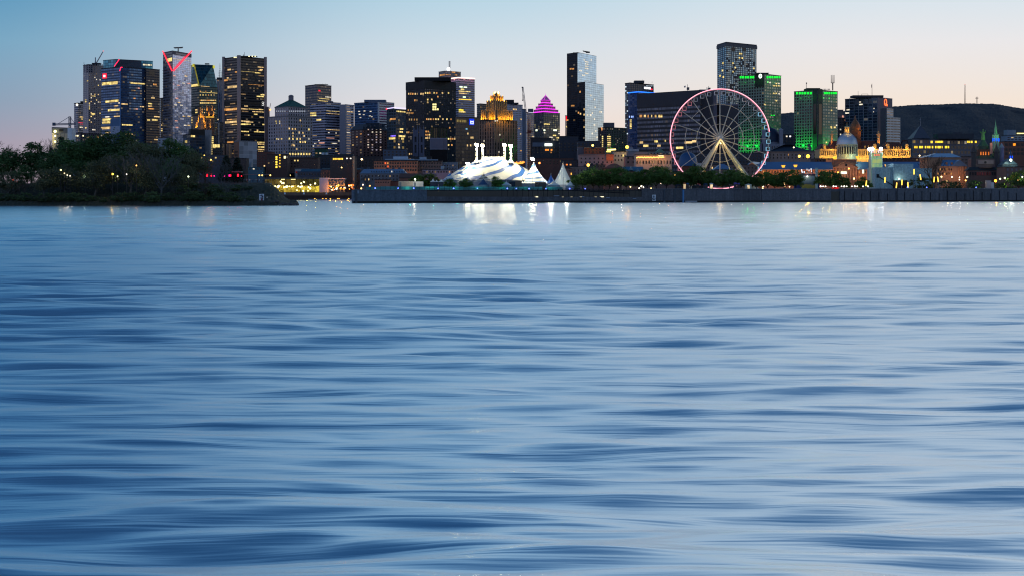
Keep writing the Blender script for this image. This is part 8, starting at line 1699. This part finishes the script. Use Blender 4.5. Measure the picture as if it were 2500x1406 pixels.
# ---------------------------------------------------------------- street lamps
def post(u, v, D, c_, label, s_=.5, glow=5., power=600, group='street lamps', zb=None, name='street_lamp', shape='globe'):
    zb = G if zb is None else zb; x = X(u, D); t_ = thing(name, label, 'street lamp', (x, D, zb), group); zt = Z(v, D)
    b = MB(); b.tube((x, D, zb), (x, D, zt-s_), .11, .08, 6); b.build('post', pbr('#23272d', .6), t_)
    b = MB()
    if shape == 'globe': b.ball((x, D, zt), s_, 10, 6)
    else: b.prism([(x-s_*.6, D-s_*.6), (x+s_*.6, D-s_*.6), (x+s_*.6, D+s_*.6), (x-s_*.6, D+s_*.6)], zt-s_*.7, zt+s_*.6, True, True, poly1=[(x-s_, D-s_), (x+s_, D-s_), (x+s_, D+s_), (x-s_, D+s_)])
    b.build('lamp_head', em(c_, glow), t_)
    if power: lamp('POINT', (x, D-s_*2.2, zt-s_*.5), power*2., c_, t_, .25)
OR_, WH_, YE_ = '#ffab4a', '#fff0d0', '#ffd98a'
for u, v, D, c_, lab, s_, pw in (
 (1531, 360, 1490, '#ffb040', 'dazzling orange flood lamp on the roof of the stone block left of the wheel', 1.5, 9000), (1447, 356, 1630, '#ffc860', 'yellow lamp above the red-brown brick block', 1.1, 3000), (1436, 404, 1380, '#ffb848', 'bright orange lamp over the dark cluttered roofs', 1.2, 5000), (1317, 399, 1450, '#ff9a4a', 'orange lamp just past the lowest tent flood mast', .8, 1500),
 (1648, 428.5, 1110, '#ffb45a', 'warm lamp just inside the wheel rim below the blue dome', .5, 900), (1653, 441, 1080, '#ffe4a0', 'pale double lamp below the blue dome', .5, 700), (1951.5, 382.5, 1380, '#ffb848', 'smaller of two orange lamps above the blue market roof', 1.1, 3000), (1972.5, 382.5, 1380, '#ffb030', 'brighter of two orange lamps above the blue market roof', 1.5, 6000),
 (1762.5, 453, 1075, '#ffcf70', 'dazzling warm lamp at the foot of the wheel', .9, 3500), (1785, 450, 1085, WH_, 'white lamp beside the dazzling one at the foot of the wheel', .5, 500), (1814, 449.5, 1085, WH_, 'white lamp at the foot of the yellow-green wheel leg', .5, 600), (1696, 448.5, 1085, YE_, 'lamp below the tall dark tree by the cream wheel leg', .42, 400),
 (1613, 449.5, 1060, WH_, 'white lamp at the base of the tree just outside the wheel rim', .42, 400), (1632, 448.5, 1070, OR_, 'pair lamp under the wheel rim at park level', .35, 300), (1519, 450.5, 1050, WH_, 'warm white park lamp below the bright tall tree', .45, 500), (1492, 453, 1050, WH_, 'small park lamp below the orange-lit end wall', .3, 200), (1508, 458.5, 1045, YE_, 'low yellow park lamp by the boardwalk ramp', .35, 250), (1539, 457, 1045, YE_, 'low oblong park lamp below the dormer house', .4, 300), (1566, 455.5, 1050, WH_, 'brightest of the three-lamp park cluster', .5, 600), (1560.5, 460, 1048, WH_, 'lowest of the three-lamp park cluster', .4, 300), (1571, 458, 1048, WH_, 'smallest of the three-lamp park cluster', .33, 300), (1589.5, 460.5, 1050, YE_, 'low yellow lamp beneath the broad tall tree', .3, 200), (1596, 447, 1060, WH_, 'tiny white lamp in the broad tall tree', .25, 100),
 (1914.5, 449.5, 1110, YE_, 'bright lamp in front of the tree near the amber hanging lamps', .62, 900), (1917.5, 457, 1100, YE_, 'lamp directly below the bright lamp near the amber hanging lamps', .42, 300), (1927.5, 457, 1100, YE_, 'low lamp left of the painted kiosk', .35, 250), (1863.5, 456, 1100, WH_, 'upper lamp of the pair below the blue roof', .42, 300), (1862, 461, 1095, YE_, 'lower lamp of the pair below the blue roof', .45, 300), (1876.5, 452, 1105, WH_, 'small white lamp below the start of the blue roof', .3, 200), (1740, 442.5, 1090, '#d8ff9a', 'small greenish lamp below the wheel hub', .35, 200),
 (2072.5, 412.5, 1240, OR_, 'warm lamp before the pediment', .6, 900), (2058.5, 439, 1180, OR_, 'orange lamp low before the portico columns', .55, 700), (2085, 437, 1180, YE_, 'pale lamp beside the portico dark tree', .6, 700), (2046, 422, 1210, '#ffa03c', 'orange lamp in front of the first portico columns', .6, 900),
 (2298.5, 432.5, 1130, YE_, 'lamp at the tip of the last leaning glow stick', .55, 500), (2324, 433, 1130, WH_, 'white lamp before the orange pavilion windows', .42, 400), (2342.5, 434, 1130, WH_, 'small white lamp beside the pavilion columns', .35, 300), (2342.5, 439.5, 1128, WH_, 'lower white lamp beside the pavilion columns', .35, 200), (2312, 443.5, 1125, YE_, 'low warm lamp below the orange pavilion', .4, 300), (2357.5, 441.5, 1130, '#ffb050', 'amber lamp between the pavilion and the chapel', .5, 600), (2361.5, 433, 1135, '#e0ff9a', 'greenish lamp at the chapel corner', .55, 500), (2430.5, 442.5, 1130, '#ff9a2c', 'dazzling orange lamp beside the white van board', .95, 2500), (2442, 437.5, 1135, '#dcffa0', 'greenish lamp above the dim bush, nearer the orange lamp', .55, 500), (2453, 435.5, 1135, '#e8ffb0', 'greenish lamp above the bright green bush', .55, 500), (2485.5, 440.5, 1130, '#ffb878', 'soft orange lamp near the end of the quay', .45, 300), (2496, 433, 1125, '#e8ffd0', 'tall pale lamp at the end of the quay', .45, 300), (2468, 392, 1235, '#f4ffd8', 'dazzling white-green lamp below the blue-lit side turret', .95, 2500), (2245, 381, 1430, '#ffe0b0', 'small lamp above the dark red roofs behind the market', .6, 400),
 (1938, 361, 1560, '#fff0a8', 'small yellow lamp above the hipped stone hall', .6, 300), (834, 360+50, 1600, '#ffd070', 'warm lamp before the orange stair windows', .6, 500), (931-48, 378-2+14, 1640, '#ffe0a0', 'lamp beside the arcaded warehouse gable', .9, 900), (882, 461, 880, '#ffc46a', 'warm lamp behind the end of the quay wall, lowest', .4, 300), (895, 460, 900, '#ffb04a', 'orange lamp just behind the end of the quay wall', .4, 300), (903, 454.5, 905, '#ff9a4a', 'dim orange lamp before the bare trees at the quay end', .35, 200), (886, 452, 900, '#ffd8b0', 'pale lamp before the bare trees at the quay end', .35, 200)):
    post(u, v, D, c_, lab, s_, 6., pw)
for u, v, lab in ((1912.5, 407, 'first hanging amber lantern on the blue market roof line, left one of the pair by the kiosk'), (1942, 406, 'second hanging amber lantern on the blue market roof line, directly above the kiosk')): post(u, v, 1190, '#ffb63a', lab.split(',')[0], 1.25, 1.6, 1500, 'big amber lantern heads', None, 'lantern_lamp', 'lantern')
for u, v, lab in ((2038, 387, 'amber lantern in front of the golden city hall, near the dome drum'), (2093.5, 385, 'amber lantern overlapping the dome drum'), (2164.5, 405, 'amber lantern beside the glowing column'), (2120.5, 387, 'small amber lantern near the top of the glowing column')): post(u, v, 1190, '#ffb63a', lab, 1.25 if u != 2120.5 else .7, 1.6, 1500, 'big amber lantern heads', None, 'lantern_lamp', 'lantern')
for i, (u, v, c_, s_, lab) in enumerate(((148.5, 416, '#ffe890', .42, 'yellow lamp on the wooded bank below the silo'), (157, 424, '#ffdca0', .25, 'small oblong lamp just below the yellow bank lamp'), (164, 428.5, WH_, .25, 'small white bank lamp, next to the oblong one'), (171, 430.5, WH_, .25, 'small white bank lamp below the short glass tower'), (208, 431.5, '#e8ffe0', .25, 'small greenish bank lamp below the gridded apartment tower'), (275, 426, '#ffd24a', .5, 'large warm bank lamp below the blue glass tower'), (287, 431.5, '#fff0a0', .32, 'small lamp just beside the large warm bank lamp'), (309, 426.5, '#fff8f0', .28, 'white bank lamp below the dark office wing'), (333, 405, '#ffb45a', .34, 'orange bank lamp amid the pale half-leafed trees'), (434, 365, '#ffb848', .4, 'orange lamp high in the trees under the chevron tower'), (460, 432, '#f4ffd0', .4, 'white-green bank lamp beside the tilted parasol'), (32, 440.5, '#ff5a3a', .34, 'small red lamp low on the bank at its very start'), (251, 388, '#dff2ff', .25, 'tiny white bank lamp high in the dark trees'), (499, 380, '#ffc85a', .35, 'warm lamp by the bare tree above the parasol'), (515, 391.5, '#ffc85a', .5, 'warm lamp above the red lanterns'))):
    D = 655. if v > 400 else 722.; D = 652. if u in (148.5, 275) else (684. if u == 32 else D); post(u, v, D, c_, lab, s_*.78, 4., 90 if u != 275 else 260, 'lamps on the wooded bank', island_z(u, D)-.3)
D = 685.; t_ = thing('red_glow_light', 'thin red light strip lying on the bank at its very start', 'light', (X(32, D), D, island_z(32, D))); b = MB(); b.tube((X(24, D), D, Z(445, D)), (X(30, D), D, Z(443.8, D)), .12); b.tube((X(36, D), D, Z(444, D)), (X(45, D), D, Z(445.5, D)), .09); b.build('light_strip', em('#ff4a2c', 1.), t_); b = MB()
for q in (25, 29, 37, 44): b.tube((X(q, D), D, island_z(32, D)-.5), (X(q, D), D, Z(444.6, D)), .05)
b.build('support', dark, t_)
# white light string along the quay crowd
for i, u in enumerate((2003.5, 2009.5, 2015.5, 2035, 2041, 2054.5, 2061, 2067, 2080, 2087, 2093, 2107, 2119)):
    D = quay(u)+3; post(u, 456, D, '#fff4e4', f'small round white quay lamp, {nth[i]} in the row from the kiosk pylon', .34 if i % 3 else .45, 5., 60, 'row of small white quay lamps', name='quay_lamp')
# red stall, dome light
t_ = thing('red_stall', 'small bright red stall on the quay below the round trees', 'stall', (X(2039, 1060), 1060, G)); D = 1060.
for i, (u0, u1) in enumerate(((2033, 2037), (2038, 2041), (2042, 2047))): b = MB(); b.box(X(u0, D), X(u1, D), D, D+2, G, Z(457.8, D)); b.build('red_panel', em('#ff2a2a', .7, .4, .6), t_)
b = MB(); b.box(X(2032, D), X(2048, D), D-.2, D+2.2, Z(457.6, D), Z(456.9, D)); b.build('roof', pbr('#7a2c2c', .6), t_)
t_ = thing('arched_light', 'small yellow arched light above the red stall', 'light', (X(2037, 1075), 1075, G)); D = 1075.; b = MB()
for i in range(10): a, c_ = math.pi*i/10, math.pi*(i+1)/10; b.tube((X(2037, D)+.9*math.cos(a), D, Z(448.5, D)+.7*math.sin(a)), (X(2037, D)+.9*math.cos(c_), D, Z(448.5, D)+.7*math.sin(c_)), .22)
b.build('glow_arch', em('#fff06a', 3.), t_); b = MB(); b.tube((X(2037, D), D, G), (X(2037, D), D, Z(448.6, D)), .1); b.build('post', dark, t_)
# ---------------------------------------------------------------- people
def person_mesh(pose, seed, cl):
    me = bpy.data.meshes.new('person'); rng = random.Random(seed); s_ = rng.uniform(-.05, .05)
    V = [(0, 0, .95), (0, 0, 1.18), (0, .0, 1.42), (0, 0, 1.54), (0, -.02, 1.68), (0, -.01, 1.8), (-.1, 0, .9), (-.12+s_, -.02, .5), (-.12, .0, .06), (-.12, -.14, .03), (.1, 0, .9), (.12, .03, .5), (.14+s_, .02, .06), (.14, -.12, .03), (-.2, 0, 1.4), (-.27, .02, 1.12), (-.24, -.1, .88), (.2, 0, 1.4), (.27, .02, 1.12), (.24, -.1, .88)]
    if pose == 'arm': V[18] = (.32, -.12, 1.2); V[19] = (.22, -.3, 1.36)
    if pose == 'walk': V[7] = (-.1, -.2, .52); V[8] = (-.1, -.3, .1); V[9] = (-.1, -.42, .08); V[11] = (.1, .08, .5); V[12] = (.1, .3, .1); V[13] = (.1, .18, .03)
    E = [(0, 1), (1, 2), (2, 3), (3, 4), (4, 5), (0, 6), (6, 7), (7, 8), (8, 9), (0, 10), (10, 11), (11, 12), (12, 13), (2, 14), (14, 15), (15, 16), (2, 17), (17, 18), (18, 19)]
    rad = [.15, .14, .17, .06, .1, .08, .1, .07, .045, .04, .1, .07, .045, .04, .075, .052, .038, .075, .052, .038]
    me.from_pydata(V, E, []); o = bpy.data.objects.new('person', me); col.objects.link(o); sk = o.modifiers.new('skin', 'SKIN'); sb = o.modifiers.new('sub', 'SUBSURF'); sb.levels = 1; sb.render_levels = 1
    for i, v in enumerate(me.skin_vertices[0].data): v.radius = (rad[i], rad[i]*.8); v.use_root = i == 0
    bpy.context.view_layer.update(); ev = o.evaluated_get(bpy.context.evaluated_depsgraph_get()); m2 = bpy.data.meshes.new_from_object(ev); m2.name = 'person'
    bpy.data.objects.remove(o); m2.materials.clear(); m2.materials.append(pbr('#b08a74', .7)); m2.materials.append(pbr(cl[0], .85)); m2.materials.append(pbr(cl[1], .85))
    for p in m2.polygons: p.material_index = 0 if p.center.z > 1.52 else (1 if p.center.z > .93 else 2); p.use_smooth = True
    return m2
CL = [('#2a3040', '#16181e'), ('#8a8e96', '#23262e'), ('#5a2c30', '#1c2230'), ('#c4c4c0', '#2c3444'), ('#2c3c34', '#3a3a3c'), ('#3c4a6a', '#20222a')]
PM = [person_mesh(('stand', 'arm', 'walk')[i % 3], i, CL[i]) for i in range(6)]
hm = {}
for i, c_ in enumerate(('#1a1614', '#3a2a1c')):
    b = MB(); b.ball((0, .02, 1.76), .125, 8, 6, 1.05); o = b.build('hair', pbr(c_, .8)); hm[i] = o.data; bpy.data.objects.remove(o)
def person(u, D, z, i, where, group, rot):
    o = bpy.data.objects.new('person', PM[i % 6]); col.objects.link(o); o.location = (X(u, D), D, z); o.rotation_euler.z = rot
    tag(o, where, 'person', group); h = bpy.data.objects.new('hair', hm[i % 2]); col.objects.link(h); h.parent = o
zt_ = Z(447, 712)
for i, u in enumerate((598, 602, 605, 609.5, 612, 617, 620, 625, 629, 633, 637, 641, 645)): person(u, 707+(i*5 % 7), zt_+.02, i, f'dark-clad guest on the bar terrace, {nth[i]} along it from the red lanterns', 'guests on the bar terrace', i*1.3)
person(640.5, 645, island_z(640.5, 645)+.1, 2, 'person standing before the poster board on the grassy point', None, .4); person(652, 649, island_z(652, 649), 3, 'person in white on the slope beside the poster board', None, 1.2); person(664, 650, island_z(664, 650), 0, 'person in dark clothes on the rocks past the poster board', None, 2.)
W2 = ['below the kiosk pylon', 'beside the red stall', 'below the pediment tree', 'before the market portico', 'near the first glow stick', 'at the hall stair', 'before the hall entrance', 'beside the tallest glow stick', 'before the dark bush', 'under the bare tree', 'beside the last glow stick', 'below the orange pavilion', 'at the pavilion columns']
for i, u in enumerate((2000, 2007, 2013, 2019, 2028, 2052, 2058, 2066, 2072, 2083, 2090, 2097, 2104, 2125, 2150, 2168, 2179, 2195, 2224, 2236, 2241, 2258, 2262, 2284, 2287, 2300, 2306, 2322, 2331)):
    D = quay(u)+2.2+(i*3 % 5)*.5; k_ = min(12, int(np.interp(u, [2000, 2030, 2055, 2080, 2110, 2145, 2185, 2228, 2255, 2283, 2296, 2318, 2336], range(13)))); 
    person(u, D, qtop(u)-.95, i*5+i//6, f'small figure in the quay crowd {W2[k_]}, {["closest to the edge","second from the edge","a step behind","turned away","facing the river"][i%5]}', 'crowd along the quay edge', i*.9)
# quay-side promenade sheet the crowd stands on
b = MB(); a, c_ = qp(1575, -1.05), qp(2620, -1.05); a2, c2 = qp(1575, -9), qp(2620, -9)
b.quad([(*a, qtop(1575)-.95), (*c_, qtop(2620)-.95), (*c2, qtop(2620)-.95), (*a2, qtop(1575)-.95)]); o = b.build('promenade', pbr('#5a5a5c', .9)); tag(o, 'paved promenade behind the quay coping', 'pavement', kind='structure')
# ---------------------------------------------------------------- cars
def car(u, D, c_, label, flip=1, suv=0.):
    x = X(u, D); z = qtop(u)-.9; t_ = thing('parked_car', label, 'car', (x, D, z), 'cars parked along the quay'); m_ = pbr(c_, .25, .3, .05)
    P = [(-2.2, .35), (-2.25, .75), (-1.9, .92), (-1.3, .98), (-.75, 1.42+suv), (.7, 1.45+suv), (1.5, 1.0+suv*.6), (2.1, .95+suv*.5), (2.25, .7), (2.2, .35)]
    b = MB(); n = len(P)
    for y0, y1 in ((-.85, .85),):
        for i in range(n): (a, h1), (c2, h2) = P[i], P[(i+1) % n]; b.quad([(x+flip*a, D+y0, z+h1), (x+flip*c2, D+y0, z+h2), (x+flip*c2, D+y1, z+h2), (x+flip*a, D+y1, z+h1)])
        b.quad([(x+flip*a, D+y0, z+h) for a, h in P]); b.quad([(x+flip*a, D+y1, z+h) for a, h in reversed(P)])
    b.build('body', m_, t_)
    b = MB(); b.quad([(x+flip*a, D-.87, z+h) for a, h in ((-1.15, 1.0), (-.68, 1.36+suv), (-.05, 1.37+suv), (-.05, 1.0))]); b.quad([(x+flip*a, D-.87, z+h) for a, h in ((.05, 1.0), (.05, 1.37+suv), (.65, 1.38+suv), (1.25, 1.0))]); b.build('side_window', pbr('#10141a', .1), t_)
    for dx in (-1.35, 1.4):
        b = MB(); b.tube((x+dx*flip, D-.92, z+.33), (x+dx*flip, D-.7, z+.33), .34, .34, 14); w_ = b.build('wheel', pbr('#101012', .8), t_); b = MB(); b.tube((x+dx*flip, D-.95, z+.33), (x+dx*flip, D-.9, z+.33), .19, .19, 10); b.build('rim', pbr('#9a9da2', .3, .6), w_, off=tuple(t_['_o']))
    b = MB(); b.box(x-flip*2.24-.06, x-flip*2.24+.06, D-.75, D-.35, z+.62, z+.78); b.build('headlight', pbr('#d8dce0', .2), t_); b = MB(); b.box(x+flip*2.24-.06, x+flip*2.24+.06, D-.75, D-.35, z+.65, z+.8); b.build('tail_light', em('#ff2a20', .8), t_)
for u, c_, lab, fl, sv in ((2352, '#8a2c20', 'dull red car, first of the parked row by the orange pavilion', 1, 0), (2371, '#a0301e', 'orange-red car lit by the amber lamp', -1, .1), (2388, '#8c2418', 'red car beside the blue quay light', 1, .05), (2407, '#a8b8a8', 'pale silver-green car in the parked row', -1, 0), (2431, '#59636a', 'dark grey car with pale roof reflections', 1, 0), (2446, '#8a8a70', 'beige car half hidden behind the dark grey one', -1, .2), (2459, '#20242a', 'black tall car next to the bright green bush', 1, .3), (2480, '#7a8a92', 'silver car with red lamps near the end of the quay', 1, 0), (2497, '#a0aab0', 'pale silver car at the very end of the quay', -1, .1)):
    car(u, quay(u)+5.5, c_, lab, fl, sv)
D = quay(2415)+9; t_ = thing('white_van', 'pale pink-lit box van behind the parked cars', 'van', (X(2415, D), D, G)); b = MB(); b.box(X(2408, D), X(2420, D), D, D+2.2, G+.5, Z(441.5, D)); b.build('cargo_box', pbr('#b8a0a4', .6), t_); b = MB(); b.box(X(2420.4, D), X(2427, D), D+.1, D+2.1, G+.4, Z(446, D)); b.build('cab', pbr('#c4c0c4', .5), t_)
for u in (2411, 2424): b = MB(); b.tube((X(u, D), D-.1, G+.45), (X(u, D), D+.2, G+.45), .45, .45, 12); b.build('wheel', pbr('#101012', .8), t_)
finish()
